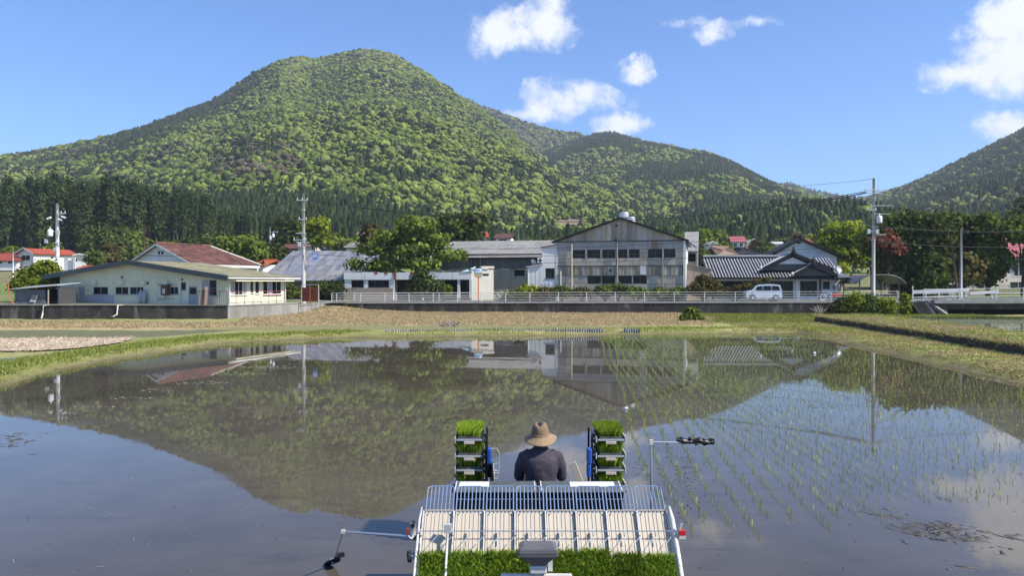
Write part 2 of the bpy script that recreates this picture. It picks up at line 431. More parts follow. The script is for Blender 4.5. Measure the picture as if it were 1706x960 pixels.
# ------------------------------------------------------------------ foliage generators
def leaves(P, Nrm, size, rnd, r=rng, aspect=0.7):
    """one leaf-spray quad per point"""
    n = len(P)
    Nrm = Nrm / (np.linalg.norm(Nrm, axis=1, keepdims=True) + 1e-9)
    t = r.normal(size=(n, 3)); t -= Nrm * (t * Nrm).sum(1, keepdims=True); t /= np.linalg.norm(t, axis=1, keepdims=True) + 1e-9
    b = np.cross(Nrm, t)
    s = (np.asarray(size) * r.uniform(.6, 1.3, n))[:, None]
    V = np.empty((n, 4, 3))
    V[:, 0] = P - t * s; V[:, 1] = P + b * s * aspect + Nrm * s * .12; V[:, 2] = P + t * s; V[:, 3] = P - b * s * aspect + Nrm * s * .12
    F = np.arange(n * 4).reshape(n, 4)
    return V.reshape(-1, 3), F, np.asarray(rnd, np.float32)
def crown_mesh(name, ells, clumps, per, cr, leaf, seed, mat, shell=.5, flat=.6):
    r = np.random.default_rng(seed)
    E = np.array(ells, float); vol = (E[:, 3] * E[:, 4] * E[:, 5]) ** .75
    k = r.choice(len(E), clumps, p=vol / vol.sum())
    d = r.normal(size=(clumps, 3)); d /= np.linalg.norm(d, axis=1, keepdims=True)
    rad = shell + (1 - shell) * r.random(clumps) ** .6
    C = E[k, :3] + d * E[k, 3:6] * rad[:, None]
    keep = np.ones(clumps, bool)
    ci = np.repeat(np.arange(clumps), per)
    off = r.normal(size=(clumps * per, 3)) * cr * np.array([1, 1, flat])
    P = C[ci] + off
    out = d[ci] * .7 + r.normal(size=P.shape) * .6 + off / cr * .35 + np.array([0, 0, .35])
    crnd = r.random(clumps)
    V, F, a = leaves(P, out, leaf, np.clip(crnd[ci] * .6 + r.random(len(P)) * .4, 0, 1), r)
    me = np_mesh(name, V, F, {'rnd': ('FACE', 'FLOAT', a)})
    me.materials.append(mat)
    return me
def trunk_mesh(h, r0, targets, seed, mat, name='trunk', fork=.45):
    rr = random.Random(seed); mb = MB()
    def limb(p0, p1, ra, rb, n=7):
        p0, p1 = Vector(p0), Vector(p1); pts = []
        for i in range(5):
            t = i / 4; j = (p1 - p0).length * .05 * math.sin(math.pi * t)
            pts.append(p0.lerp(p1, t) + Vector((rr.uniform(-1, 1), rr.uniform(-1, 1), rr.uniform(-.3, .6))) * j)
        mb.tube(pts, [ra + (rb - ra) * i / 4 for i in range(5)], n)
    top = Vector((rr.uniform(-.05, .05) * h, rr.uniform(-.05, .05) * h, h))
    limb((0, 0, -.3), top, r0, r0 * .35, 9)
    for (x, y, z) in targets:
        f = fork * rr.uniform(.8, 1.25); p = Vector((0, 0, -.3)).lerp(top, f)
        mid = p.lerp(Vector((x, y, z)), .6) + Vector((0, 0, .06 * h))
        limb(p, mid, r0 * .5, r0 * .25, 6); limb(mid, (x, y, z), r0 * .25, r0 * .07, 5)
        for _ in range(2):
            q = mid.lerp(Vector((x, y, z)), rr.uniform(.1, .6)); e = q + Vector((rr.uniform(-1, 1), rr.uniform(-1, 1), rr.uniform(.2, 1))) * .16 * h
            limb(q, e, r0 * .16, r0 * .04, 5)
    me = bpy.data.meshes.new(name); me.from_pydata(mb.v, [], mb.f); me.update()
    me.polygons.foreach_set('use_smooth', [True] * len(me.polygons)); me.materials.append(mat)
    return me
def tree(label, loc, ells, clumps, per, cr, leaf, seed, mat, th, r0, name='broadleaf_tree', bark='bark', group=None, cat='tree', shell=.5, flat=.6, ntg=6, fork=.45):
    t = thing(name, label, cat, loc, 0, group)
    link('crown', crown_mesh('crown', ells, clumps, per, cr, leaf, seed, mat, shell, flat), None, t)
    rr = random.Random(seed)
    tg = []
    for _ in range(ntg):
        e = rr.choice(ells); tg.append((e[0] + rr.uniform(-.5, .5) * e[3], e[1] + rr.uniform(-.5, .5) * e[4], e[2] + rr.uniform(-.2, .5) * e[5]))
    link('trunk', trunk_mesh(th, r0, tg, seed, MT[bark], fork=fork), None, t)
    return t

# ------------------------------------------------------------------ ground, water, hills
def poly_sd(x, y, P):
    """signed distance to polygon P, positive outside"""
    P = np.asarray(P, float); n = len(P); shp = np.shape(x); x = np.ravel(x); y = np.ravel(y)
    d = np.full(x.shape, 1e18); ins = np.zeros(x.shape, bool)
    for i in range(n):
        a, b = P[i], P[(i + 1) % n]; ex, ey = b - a; wx, wy = x - a[0], y - a[1]
        t = np.clip((wx * ex + wy * ey) / (ex * ex + ey * ey + 1e-12), 0, 1)
        d = np.minimum(d, (wx - ex * t) ** 2 + (wy - ey * t) ** 2)
        c = ((a[1] <= y) & (b[1] > y)) | ((b[1] <= y) & (a[1] > y))
        with np.errstate(divide='ignore', invalid='ignore'):
            ins ^= c & (x < ex * (y - a[1]) / (ey if abs(ey) > 1e-12 else 1e-12) + a[0])
    d = np.sqrt(d)
    return np.where(ins, -d, d).reshape(shp)
def gpoly(pts, z=0.0): return [tuple(on_z(px, py, z)[:2]) for px, py in pts]

PADDY = [(-17.0, -14), (-17.0, 10)] + gpoly([(0, 645), (100, 615), (200, 597), (300, 582), (380, 571), (470, 567), (560, 563), (700, 562), (850, 560), (1000, 558),
         (1200, 556), (1330, 554), (1372, 562), (1410, 573), (1500, 592), (1600, 616), (1706, 640)]) + [(17.2, 12), (17.2, -14)]
WLX = [-120, -24.1, -20.3, -19.9, 39.3, 60, 140]
WLY = [67, 66, 74, 86, 79, 77, 70]
def wall_y(x): return np.interp(x, WLX, WLY)
def base_z(x): return np.interp(x, [-120, -24, -20, 40, 46, 140], [1.4, 1.35, 1.12, 1.38, 1.62, 1.7])
def back_z(x, y):
    dy = np.minimum(270, np.maximum(0, np.asarray(y, float) - (np.interp(x, [-120, -25, -19, 140], [80, 84, 96, 88]) + 6)))
    return base_z(x) + .055 * dy + .00012 * dy * dy + .5 * sstep(0, 30, dy) * (fbm(np.asarray(x) / 14, np.asarray(y) / 14, 3) - .5)
def step_x(y): return np.interp(y, [-14, 10, 33, 62, 70], [19.6, 20.6, 21.9, 24.2, 24.8])
def up_x(y): return np.interp(y, [-14, 10, 40, 58, 70], [24.3, 25.0, 26.3, 28.6, 30])
def front_z(x, y):
    sd = poly_sd(x, y, PADDY)
    n = fbm(x / 1.3, y / 1.3, 1)
    z = np.where(sd < 0, -.28 * sstep(0, -.9, sd), .26 * sstep(0, .8, sd + (n - .5) * .5))
    z = z + np.where(sd > .3, (fbm(x / .8, y / .8, 2) - .5) * .12, 0)
    z = z - .14 * sstep(-19.5, -22, x) * sstep(62, 56, y)
    t = sstep(.05, .5, x - step_x(y)) * sstep(63.5, 62.5, y)
    z = z + t * (.56 + .16 * (n - .5))
    u = sstep(0, .35, x - up_x(y)) * sstep(68, 66, y)
    z = z - u * .48
    z = z + .50 * (1 - sstep(-20.5, -14.5, x)) * sstep(-26, -21, x) * sstep(70, 86, y)
    z = np.where(y > 58, z - .2 * sstep(58, 72, y) * sstep(-16, -10, x) + .10 * sstep(60, 76, y) * (fbm(x / 2, y / 2, 5) + .3) * sstep(-35, -12, x), z)
    return z
def G(x, y):
    x, y = float(x), float(y)
    return float(back_z(x, y)) if y > float(wall_y(x)) + .3 else float(front_z(np.array([x]), np.array([y]))[0])

def grid_mesh(name, X, Y, Z, attrs=None, keep=None, smooth=True):
    nu, nv = X.shape
    idx = np.arange(nu * nv).reshape(nu, nv)
    F = np.stack([idx[:-1, :-1], idx[1:, :-1], idx[1:, 1:], idx[:-1, 1:]], -1).reshape(-1, 4)
    if keep is not None: F = F[keep.ravel()]
    me = np_mesh(name, np.stack([X, Y, Z], -1), F, attrs)
    if smooth: me.polygons.foreach_set('use_smooth', np.ones(len(F), bool))
    return me
def attr_ground_mat(name, rough=.95, bump=.03, bscale=2.2, amt=.42, scale=2.2):
    m = bpy.data.materials.new(name); m.use_nodes = True
    n, l = m.node_tree.nodes, m.node_tree.links
    b = n['Principled BSDF']; b.inputs['Roughness'].default_value = rough; b.inputs['Specular IOR Level'].default_value = .2
    a = N(n, 'ShaderNodeAttribute', attribute_name='gcol'); t = N(n, 'ShaderNodeTexCoord')
    nz = noise_tex(t.outputs['Object'], scale, 9, .7, n, l); hs = N(n, 'ShaderNodeHueSaturation')
    v = MA('MULTIPLY_ADD', nz.outputs['Fac'], amt * 2.6, 1 - amt * 1.3, n, l); l.new(v, hs.inputs['Value']); l.new(a.outputs['Color'], hs.inputs['Color'])
    l.new(hs.outputs[0], b.inputs['Base Color'])
    n2 = noise_tex(t.outputs['Object'], bscale, 8, .7, n, l); bp = N(n, 'ShaderNodeBump'); bp.inputs['Distance'].default_value = bump
    l.new(n2.outputs['Fac'], bp.inputs['Height']); l.new(bp.outputs[0], b.inputs['Normal'])
    return m
MT['ground'] = attr_ground_mat('field_ground')
MT['terrain'] = attr_ground_mat('terrain_ground', bump=.2, bscale=1.0, scale=.5)

C_STRAW, C_MOWN, C_GRASS = np.array([.46, .35, .19]), np.array([.21, .195, .085]), np.array([.20, .225, .06])
C_MAT, C_DULL, C_MUD, C_DRYG = np.array([.60, .50, .40]), np.array([.135, .135, .07]), np.array([.10, .08, .055]), np.array([.30, .275, .11])
P_MAT = gpoly([(-250, 568), (0, 568), (222, 567), (200, 577), (170, 584), (100, 588), (0, 590), (-250, 594)], .05)
P_LEFTPADDY = gpoly([(-300, 552), (330, 553), (400, 556), (300, 565), (-300, 566)], .05)
P_GREYSTRIP = gpoly([(-200, 600), (70, 601), (85, 604), (0, 613), (-200, 618)], .05)
P_MOWN = gpoly([(350, 549), (560, 543), (1000, 546), (1090, 551), (1000, 554), (560, 556), (400, 557)], .05)
P_STRAW = gpoly([(-400, 535), (400, 541), (420, 528), (540, 514), (1100, 518), (1190, 530), (1180, 545), (1000, 546), (560, 544), (380, 549), (-400, 548)], .12)
# front ground sheet
gx = np.arange(-75, 80.01, .4); gy = np.concatenate([np.arange(-14, 22, .8), np.arange(22, 90.5, .35)])
X, Y = np.meshgrid(gx, gy, indexing='ij')
Z = front_z(X, Y)
sd = poly_sd(X, Y, PADDY)
jit = (fbm(X / 1.1, Y / 1.1, 8) - .5) * 1.6
gcol = np.broadcast_to(C_DRYG, X.shape + (3,)).copy()
def paint(c, w): 
    global gcol
    gcol = gcol * (1 - w[..., None]) + c * w[..., None]
paint(C_GRASS, sstep(.42, .56, fbm(X / 5, Y / 5, 12)) * .75)
paint(C_MOWN, sstep(.3, -.3, poly_sd(X, Y, P_MOWN) + jit * .5))
paint(C_STRAW, sstep(.5, -.5, poly_sd(X, Y, P_STRAW) + jit * 1.3))
paint(C_GRASS, sstep(2.6, 1.6, sd + jit * .7) * sstep(.35, .8, sd + jit * .3) * sstep(-11, -13, X))
paint(C_GRASS * .9, sstep(.1, -.6, poly_sd(X, Y, P_STRAW) + jit) * sstep(.56, .66, fbm(X / 2.2, Y / 1.2, 27)) * .75)
paint(C_MUD * 2.0, sstep(.1, -.6, poly_sd(X, Y, P_STRAW) + jit) * sstep(.56, .68, fbm(X / 1.5, Y / 1.0, 29)) * .6)
paint(C_STRAW * .9, sstep(16, 18, X) * sstep(60, 55, Y) * sstep(.5, .64, fbm(X / 1.7, Y / 1.7, 21)) * .8)
paint(C_DULL, sstep(.3, -.2, poly_sd(X, Y, P_LEFTPADDY)))
paint(np.array([.155, .16, .19]), sstep(.15, -.1, poly_sd(X, Y, P_GREYSTRIP) + jit * .2))
paint(np.array([.17, .155, .065]), sstep(-.3, .1, sd) * sstep(.7, .15, sd + jit * .35))
paint(C_MUD, sstep(.1, -.15, sd + jit * .12))
paint(C_MUD, sstep(-.05, .1, X - step_x(Y)) * sstep(.6, .45, X - step_x(Y)) * sstep(63, 61, Y) * .9)
keep = (Y[:-1, :-1] < wall_y(X[:-1, :-1]) + .5)
col4 = np.concatenate([gcol, np.ones(X.shape + (1,))], -1).astype(np.float32)
ground = link('ground', grid_mesh('ground', X, Y, Z, {'gcol': ('POINT', 'FLOAT_COLOR', col4)}, keep), MT['ground'], None, None, 'structure')
# terrain behind the road
tx = np.concatenate([np.arange(-420, -140, 8), np.arange(-140, 140, 2.0), np.arange(140, 421, 8)]); tt = np.concatenate([np.arange(0, 60, 2.0), np.arange(60, 420, 6.0)])
X, T = np.meshgrid(tx, tt, indexing='ij'); Y = wall_y(X) + .25 + T
Z = back_z(X, Y)
n1 = fbm(X / 18, Y / 18, 31)[..., None]
g2 = np.where(n1 > .5, np.array([.14, .18, .05]), np.array([.20, .19, .085])) * (1 + .3 * (n1 - .5))
g2 = np.where((T < 12)[..., None], np.array([.17, .16, .12]), g2)
col4 = np.concatenate([g2, np.ones(X.shape + (1,))], -1).astype(np.float32)
link('terrain', grid_mesh('terrain', X, Y, Z, {'gcol': ('POINT', 'FLOAT_COLOR', col4)}), MT['terrain'], None, None, 'structure')
mb = MB(); mb.add([(-2600, -500, -1.4), (2600, -500, -1.4), (2600, 2550, -1.4), (-2600, 2550, -1.4)], [(0, 1, 2, 3)])
mb.build('valley_ground', pm('valley_soil', (.10, .12, .05), (.15, .14, .08), .02, .95), kind='structure')

# flooded field: turbid water, mirror-like skin over brown silt
def water_mat(name, mudc, mudc2, rough=.015, bump=.0008):
    m = pm(name, mudc, mudc2, .35, rough, spec=.5, ior=1.333, lo=.3, hi=.7)
    n, l = m.node_tree.nodes, m.node_tree.links; b = n['Principled BSDF']
    t = N(n, 'ShaderNodeTexCoord'); mp = N(n, 'ShaderNodeMapping'); mp.inputs['Scale'].default_value = (1.0, .6, 1); l.new(t.outputs['Object'], mp.inputs[0])
    n1 = noise_tex(mp.outputs[0], 2.2, 4, .55, n, l); n2 = noise_tex(mp.outputs[0], .35, 3, .5, n, l)
    bc = b.inputs['Base Color'].links[0].from_socket; mp2 = N(n, 'ShaderNodeMapping'); mp2.inputs['Scale'].default_value = (.5, 1.6, 1); l.new(t.outputs['Object'], mp2.inputs[0]); n4 = noise_tex(mp2.outputs[0], 1.6, 9, .72, n, l); mr4 = N(n, 'ShaderNodeMapRange'); l.new(n4.outputs['Fac'], mr4.inputs[0]); mr4.inputs[1].default_value = .52; mr4.inputs[2].default_value = .72; mr4.inputs[4].default_value = .8; mx4 = N(n, 'ShaderNodeMix', data_type='RGBA'); l.new(mr4.outputs[0], mx4.inputs[0]); l.new(bc, mx4.inputs[6]); mx4.inputs[7].default_value = (.045, .038, .03, 1); l.new(mx4.outputs[2], b.inputs['Base Color'])
    h = MA('MULTIPLY', n1.outputs['Fac'], MA('MULTIPLY_ADD', n2.outputs['Fac'], 1.6, -.3, n, l), None, n, l)
    bp = N(n, 'ShaderNodeBump'); bp.inputs['Distance'].default_value = bump; l.new(h, bp.inputs['Height']); l.new(bp.outputs[0], b.inputs['Normal'])
    n3 = noise_tex(mp.outputs[0], .8, 7, .7, n, l); mr = N(n, 'ShaderNodeMapRange'); l.new(n3.outputs['Fac'], mr.inputs[0])
    mr.inputs[1].default_value = .5; mr.inputs[2].default_value = .75; mr.inputs[3].default_value = rough; mr.inputs[4].default_value = rough + .07
    l.new(mr.outputs[0], b.inputs['Roughness'])
    return m
MT['water'] = water_mat('paddy_water', (.104, .086, .064), (.060, .050, .036))
mb = MB(); P = [Vector((x, y, 0)) for x, y in PADDY]; c = Vector((0, 20, 0))
P = [p + (p - c).normalized() * 1.1 for p in P]
mb.add([tuple(p) for p in P], [tuple(range(len(P)))]); mb.build('paddy_water', MT['water'], kind='structure')
mb = MB(); ys = [-14, 10, 40, 58, 66]; mb.add([(float(up_x(y)) + .1, y, .47) for y in ys] + [(78, y, .47) for y in reversed(ys)], [tuple(range(10))])
mb.build('upper_paddy_water', MT['water'], kind='structure')
mb = MB(); ys = [-14, 10, 40, 58, 65.6]
for a, b in zip(ys[:-1], ys[1:]):
    mb.bar((float(up_x(a)) + .12, a, .50), (float(up_x(b)) + .12, b, .50), .05, .26)
o = mb.build('dyke_board', MT['darkframe']); tag(o, 'thin black edging board holding water in the higher paddy', 'edging board')

# --- hills as heightfields: ridge line heights are real metres at their own distance
T_LUMPS = []
class Hill:
    def __init__(s, name, ridge, R, r0, p, amp, seed, smin=0.0, tree_h=5):
        s.rp = np.array([a for a, b in ridge], float); s.rt = np.array([(HY - b) / FPX for a, b in ridge]); s.R = R; s.r0 = r0
        s.p, s.amp, s.seed, s.smin, s.th, s.name = p, amp, seed, smin, tree_h, name
        s.px0, s.px1 = s.rp[0], s.rp[-1]
        px = np.linspace(s.px0, s.px1, 220); ss = np.concatenate([np.linspace(0, 1, 70), np.linspace(1.02, 1.6, 12)])
        PX, S = np.meshgrid(px, ss, indexing='ij'); U = (PX - CX) / FPX
        Rr, r0_ = s.Rf(PX), s.r0f(PX); YY = r0_ + S * (Rr - r0_)
        ZZ = s.z(PX, YY)
        c = np.broadcast_to(np.array([.035, .045, .02, 1]), PX.shape + (4,)).astype(np.float32).copy()
        bare = (PX > 905) & (PX < 990) & (YY < 520) & (s.name == 'mountain')
        c[bare] = (.20, .155, .11, 1)
        link(name, grid_mesh(name, U * YY, YY, ZZ, {'gcol': ('POINT', 'FLOAT_COLOR', c)}), MT['terrain'], None, None, 'structure')
    def Rf(s, px): return np.interp(px, [a for a, b in s.R], [b for a, b in s.R])
    def r0f(s, px): return np.interp(px, [a for a, b in s.r0], [b for a, b in s.r0])
    def z(s, px, y):
        R, r0 = s.Rf(px), s.r0f(px); x = (px - CX) / FPX * y
        Zr = H + R * np.interp(px, s.rp, s.rt) - s.th
        z0 = back_z((px - CX) / FPX * r0, r0) - 1
        t = (y - r0) / (R - r0); tc_ = np.clip(t, 0, 1)
        n = fbm(x / 150, y / 190, s.seed, 4) - .5
        z = z0 + (Zr - z0) * tc_ ** s.p + s.amp * np.sin(np.pi * tc_) * n * 2
        return np.where(t > 1, Zr - (y - R) * .5, z)
    def points(s, sp, seed):
        r = np.random.default_rng(seed)
        Rm = max(b for a, b in s.R) * 1.05; u0, u1 = ux(s.px0), ux(s.px1)
        xs = np.arange(min(u0 * Rm, u0 * 100), max(u1 * Rm, u1 * 100), sp); ys = np.arange(min(b for a, b in s.r0), Rm, sp)
        A, B = np.meshgrid(xs, ys, indexing='ij'); A = A.ravel() + r.uniform(-.5, .5, A.size) * sp; B = B.ravel() + r.uniform(-.5, .5, B.size) * sp
        px = A / B * FPX + CX; ok = (px > s.px0) & (px < s.px1); A, B, px = A[ok], B[ok], px[ok]
        t = (B - s.r0f(px)) / (s.Rf(px) - s.r0f(px)); ok = (t > s.smin) & (t < 1.03); A, B, px, t = A[ok], B[ok], px[ok], t[ok]
        return A, B, s.z(px, B), px, t

def far_lumps(seed, n=11, R=1.0):
    """a broadleaf crown about 2 units across: leaf clumps over a dome"""
    r = np.random.default_rng(seed); V, F, A = [], [], []
    import bmesh
    bm = bmesh.new(); bmesh.ops.create_icosphere(bm, subdivisions=2, radius=1.0)
    sv = np.array([v.co[:] for v in bm.verts]); sf = np.array([[v.index for v in f.verts] for f in bm.faces]); bm.free()
    off = 0
    for k in range(n):
        if k == 0: c, rad = np.array([0, 0, .15]), .72
        else:
            d = r.normal(size=3); d /= np.linalg.norm(d); d[2] = abs(d[2]) * .9 - .15; c = d * r.uniform(.5, .85) * np.array([1, 1, .85]); rad = r.uniform(.26, .46)
        v = sv * rad * (1 + r.normal(size=(len(sv), 1)) * .24) * np.array([1, 1, .85]) + c
        V.append(v); F.append(sf + off); off += len(sv); A.append(np.clip(r.random() * .55 + r.random(len(sf)) * .45, 0, 1))
    return np.concatenate(V), np.concatenate(F), np.concatenate(A)
def far_cone(seed, layers=6, h=1.0, w=.3, pts=9):
    r = np.random.default_rng(seed); V, F, A = [], [], []
    for L in range(layers):
        z0 = .12 + .88 * L / layers; z1 = min(1.0, z0 + .36); R = w * (1 - .86 * L / layers)
        b = len(V); V.append((0, 0, z1))
        for k in range(pts * 2):
            a = math.pi * k / pts + L; rr = R * (1.1 if k % 2 else .62) * r.uniform(.8, 1.15)
            V.append((rr * math.cos(a), rr * math.sin(a), z0 + (0 if k % 2 else .06) + r.uniform(-.02, .02)))
        for k in range(pts * 2):
            F.append((b, b + 1 + k, b + 1 + (k + 1) % (pts * 2))); A.append(min(1, r.random() * .7 + .15 + .15 * (k % 2)))
    return np.array(V), np.array(F), np.array(A)
src = bpy.data.collections.new('forest_sources')
def source(name, dat):
    me = np_mesh(name, dat[0], dat[1], {'rnd': ('FACE', 'FLOAT', dat[2].astype(np.float32))}); me.materials.append(L_far)
    o = bpy.data.objects.new(name, me); src.objects.link(o)
for k in range(4): source('kind_%d_crown' % k, far_lumps(40 + k, 9 + 2 * k))
for k in range(3): source('kind_%d_conifer' % (4 + k), far_cone(60 + k, 6 + k, 1.0, .26 + .03 * k))
def scatter(name, P, kind, scl, tint, seed=0):
    n = len(P); r = np.random.default_rng(seed)
    me = bpy.data.meshes.new(name); me.vertices.add(n); me.vertices.foreach_set('co', np.asarray(P, np.float32).ravel())
    for an, typ, arr, key in (('kind', 'INT', np.asarray(kind, np.int32), 'value'), ('scl', 'FLOAT_VECTOR', np.asarray(scl, np.float32), 'vector'),
                              ('spin', 'FLOAT_VECTOR', np.stack([r.normal(size=n) * .06, r.normal(size=n) * .06, r.uniform(0, 6.28, n)], -1).astype(np.float32), 'vector'),
                              ('tint', 'FLOAT_COLOR', np.concatenate([tint, np.ones((n, 1))], 1).astype(np.float32), 'color')):
        a = me.attributes.new(an, typ, 'POINT'); a.data.foreach_set(key, arr.ravel())
    me.materials.append(L_far)
    o = bpy.data.objects.new(name, me); COL.objects.link(o); o['kind'] = 'stuff'
    ng = bpy.data.node_groups.new(name, 'GeometryNodeTree')
    ng.interface.new_socket('Geometry', in_out='INPUT', socket_type='NodeSocketGeometry'); ng.interface.new_socket('Geometry', in_out='OUTPUT', socket_type='NodeSocketGeometry')
    gi, go = ng.nodes.new('NodeGroupInput'), ng.nodes.new('NodeGroupOutput')
    ci = ng.nodes.new('GeometryNodeCollectionInfo'); ci.inputs['Collection'].default_value = src; ci.inputs['Separate Children'].default_value = True; ci.inputs['Reset Children'].default_value = True
    ip = ng.nodes.new('GeometryNodeInstanceOnPoints'); ip.inputs['Pick Instance'].default_value = True
    def attr(nm, ty):
        a = ng.nodes.new('GeometryNodeInputNamedAttribute'); a.data_type = ty; a.inputs['Name'].default_value = nm; return [q for q in a.outputs if q.enabled and q.name == 'Attribute'][0]
    L = ng.links
    e2r = ng.nodes.new('FunctionNodeEulerToRotation'); L.new(attr('spin', 'FLOAT_VECTOR'), e2r.inputs[0])
    L.new(gi.outputs[0], ip.inputs['Points']); L.new(ci.outputs[0], ip.inputs['Instance']); L.new(attr('kind', 'INT'), ip.inputs['Instance Index'])
    L.new(e2r.outputs[0], ip.inputs['Rotation']); L.new(attr('scl', 'FLOAT_VECTOR'), ip.inputs['Scale']); L.new(ip.outputs[0], go.inputs[0])
    md = o.modifiers.new('scatter', 'NODES'); md.node_group = ng
    return o

main = Hill('mountain', [(-260, 300), (-120, 272), (0, 257), (60, 247), (140, 232), (200, 218), (250, 203), (300, 183), (350, 165), (380, 148), (420, 120), (445, 107), (470, 96), (490, 91), (520, 95), (540, 92), (560, 87), (600, 80), (640, 83),
    (660, 90), (700, 112), (740, 138), (780, 168), (800, 180), (840, 207), (880, 240), (920, 270), (960, 293), (1000, 311), (1060, 332), (1120, 351), (1200, 370), (1300, 386), (1440, 402), (1620, 415)],
    [(-260, 820), (0, 850), (300, 930), (480, 1010), (520, 1080), (600, 1060), (700, 1040), (800, 980), (900, 860), (1000, 720), (1200, 560), (1440, 480), (1620, 470)],
    [(-260, 300), (0, 300), (300, 290), (600, 285), (900, 290), (1200, 300), (1440, 310), (1620, 320)], 1.12, 30, 11)
back = Hill('mountain_ridge', [(720, 140), (760, 156), (800, 174), (850, 192), (880, 204), (920, 215), (960, 221), (1000, 233), (1060, 262), (1120, 300)], [(720, 1650), (1120, 1550)], [(720, 900), (1120, 900)], 1.0, 14, 13, .35)
hill2 = Hill('hill', [(820, 300), (880, 262), (920, 246), (950, 234), (990, 221), (1020, 218), (1060, 230), (1100, 238), (1150, 248), (1180, 252), (1220, 268), (1260, 290), (1300, 309), (1350, 324), (1400, 342), (1450, 358), (1520, 378), (1620, 400)],
    [(820, 1350), (1020, 1320), (1200, 1250), (1400, 1000), (1620, 800)], [(820, 650), (1000, 560), (1200, 440), (1400, 400), (1620, 400)], 1.05, 20, 17, .02)
saddle = Hill('saddle_hill', [(1240, 330), (1280, 310), (1310, 305), (1350, 317), (1400, 327), (1440, 331), (1480, 320), (1520, 322), (1600, 340)], [(1240, 1900), (1600, 1900)], [(1240, 1100), (1600, 1000)], 1.0, 10, 19, .3)
right = Hill('hill', [(1330, 366), (1380, 346), (1430, 331), (1490, 315), (1540, 295), (1600, 265), (1650, 240), (1706, 212), (1780, 178), (1860, 150), (2000, 120)], [(1330, 1150), (1500, 1150), (1706, 1080), (2000, 1000)], [(1330, 500), (1500, 430), (2000, 360)], 1.05, 20, 23)

GREEN = [np.array(c) for c in ((.118, .165, .040), (.165, .212, .050), (.23, .272, .066), (.20, .22, .09))]
OLIVE, DEEP, GREY, CON, CON2 = np.array([.12, .12, .062]), np.array([.036, .052, .024]), np.array([.14, .122, .092]), np.array([.030, .050, .022]), np.array([.050, .074, .030])
def forest(name, hill, sp, seed, zonef, size=1.85):
    x, y, z, px, t = hill.points(sp, seed)
    r = np.random.default_rng(seed + 1); n = len(x)
    n1, n2, n3 = fbm(x / 90, y / 110, seed), fbm(x / 30, y / 36, seed + 5), fbm(x / 200, y / 160, seed + 9)
    py = HY - (z - H) / y * FPX
    con, brown, deep, light = zonef(px, py, t, n1, n2, n3, r)
    isc = r.random(n) < con
    kind = np.where(isc, 4 + r.integers(0, 3, n), r.integers(0, 4, n))
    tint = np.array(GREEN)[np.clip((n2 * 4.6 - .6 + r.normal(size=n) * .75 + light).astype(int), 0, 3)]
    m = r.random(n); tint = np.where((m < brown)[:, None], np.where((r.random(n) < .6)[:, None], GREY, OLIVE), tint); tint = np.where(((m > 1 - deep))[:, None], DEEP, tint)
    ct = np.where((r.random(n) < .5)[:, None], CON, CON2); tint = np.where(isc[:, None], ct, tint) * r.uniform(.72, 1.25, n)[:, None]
    s = size * np.clip(np.exp(r.normal(size=n) * .34), .5, 2.0)
    hs = r.uniform(.85, 1.25, n) * s
    scl = np.stack([s, s, hs], -1); ch = r.uniform(4.6, 7.6, n) * np.clip(1.35 - y / 1400, .75, 1.2) * size / 1.85
    scl = np.where(isc[:, None], np.stack([ch * .95, ch * .95, ch], -1), scl)
    z = np.where(isc, z - .5, z + s * .55)
    bare = (((px - 947) / 26) ** 2 + ((py - 375) / 12) ** 2 + (fbm(px / 9, py / 7, 55) - .5) * 1.6 < 1) & (y < 480)
    k = ~bare
    scatter(name, np.stack([x, y, z], -1)[k], kind[k], scl[k], tint[k], seed)
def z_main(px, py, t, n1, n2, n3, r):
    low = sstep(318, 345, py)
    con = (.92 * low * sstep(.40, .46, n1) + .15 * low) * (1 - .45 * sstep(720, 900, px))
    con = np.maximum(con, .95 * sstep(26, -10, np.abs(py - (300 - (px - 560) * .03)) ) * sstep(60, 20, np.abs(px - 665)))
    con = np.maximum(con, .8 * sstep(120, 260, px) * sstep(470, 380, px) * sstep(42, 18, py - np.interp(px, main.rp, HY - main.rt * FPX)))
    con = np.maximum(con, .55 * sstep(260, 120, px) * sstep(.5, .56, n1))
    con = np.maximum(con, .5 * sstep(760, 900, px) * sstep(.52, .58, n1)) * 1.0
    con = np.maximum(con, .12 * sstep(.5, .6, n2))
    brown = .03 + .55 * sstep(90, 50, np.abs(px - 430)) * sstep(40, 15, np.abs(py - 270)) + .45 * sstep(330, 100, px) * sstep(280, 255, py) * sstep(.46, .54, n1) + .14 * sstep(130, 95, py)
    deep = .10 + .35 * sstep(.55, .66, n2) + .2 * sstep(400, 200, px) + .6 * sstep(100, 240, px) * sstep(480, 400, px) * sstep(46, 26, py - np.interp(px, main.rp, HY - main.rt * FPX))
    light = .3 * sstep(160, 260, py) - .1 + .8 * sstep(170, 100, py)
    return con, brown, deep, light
def z_hill2(px, py, t, n1, n2, n3, r):
    con = .95 * sstep(.5, .56, n1) + .25
    con = np.maximum(con, .97 * sstep(34, 26, py - np.interp(px, hill2.rp, HY - hill2.rt * FPX)) * sstep(945, 965, px) * sstep(1075, 1055, px))
    return np.clip(con, 0, .97), .05 + 0 * px, .2 + 0 * px, .2 + 0 * px
def z_dark(px, py, t, n1, n2, n3, r): return np.clip(.75 + sstep(.4, .6, n1) * .25, 0, 1), .05 + 0 * px, .3 + 0 * px, 0 * px
def z_right(px, py, t, n1, n2, n3, r): return np.clip(.10 + .6 * sstep(.50, .58, n1), 0, .8), .08 + 0 * px, .3 + 0 * px, 0 * px
def z_back(px, py, t, n1, n2, n3, r): return .1 + 0 * px, .35 + 0 * px, .2 + 0 * px, .1 + 0 * px
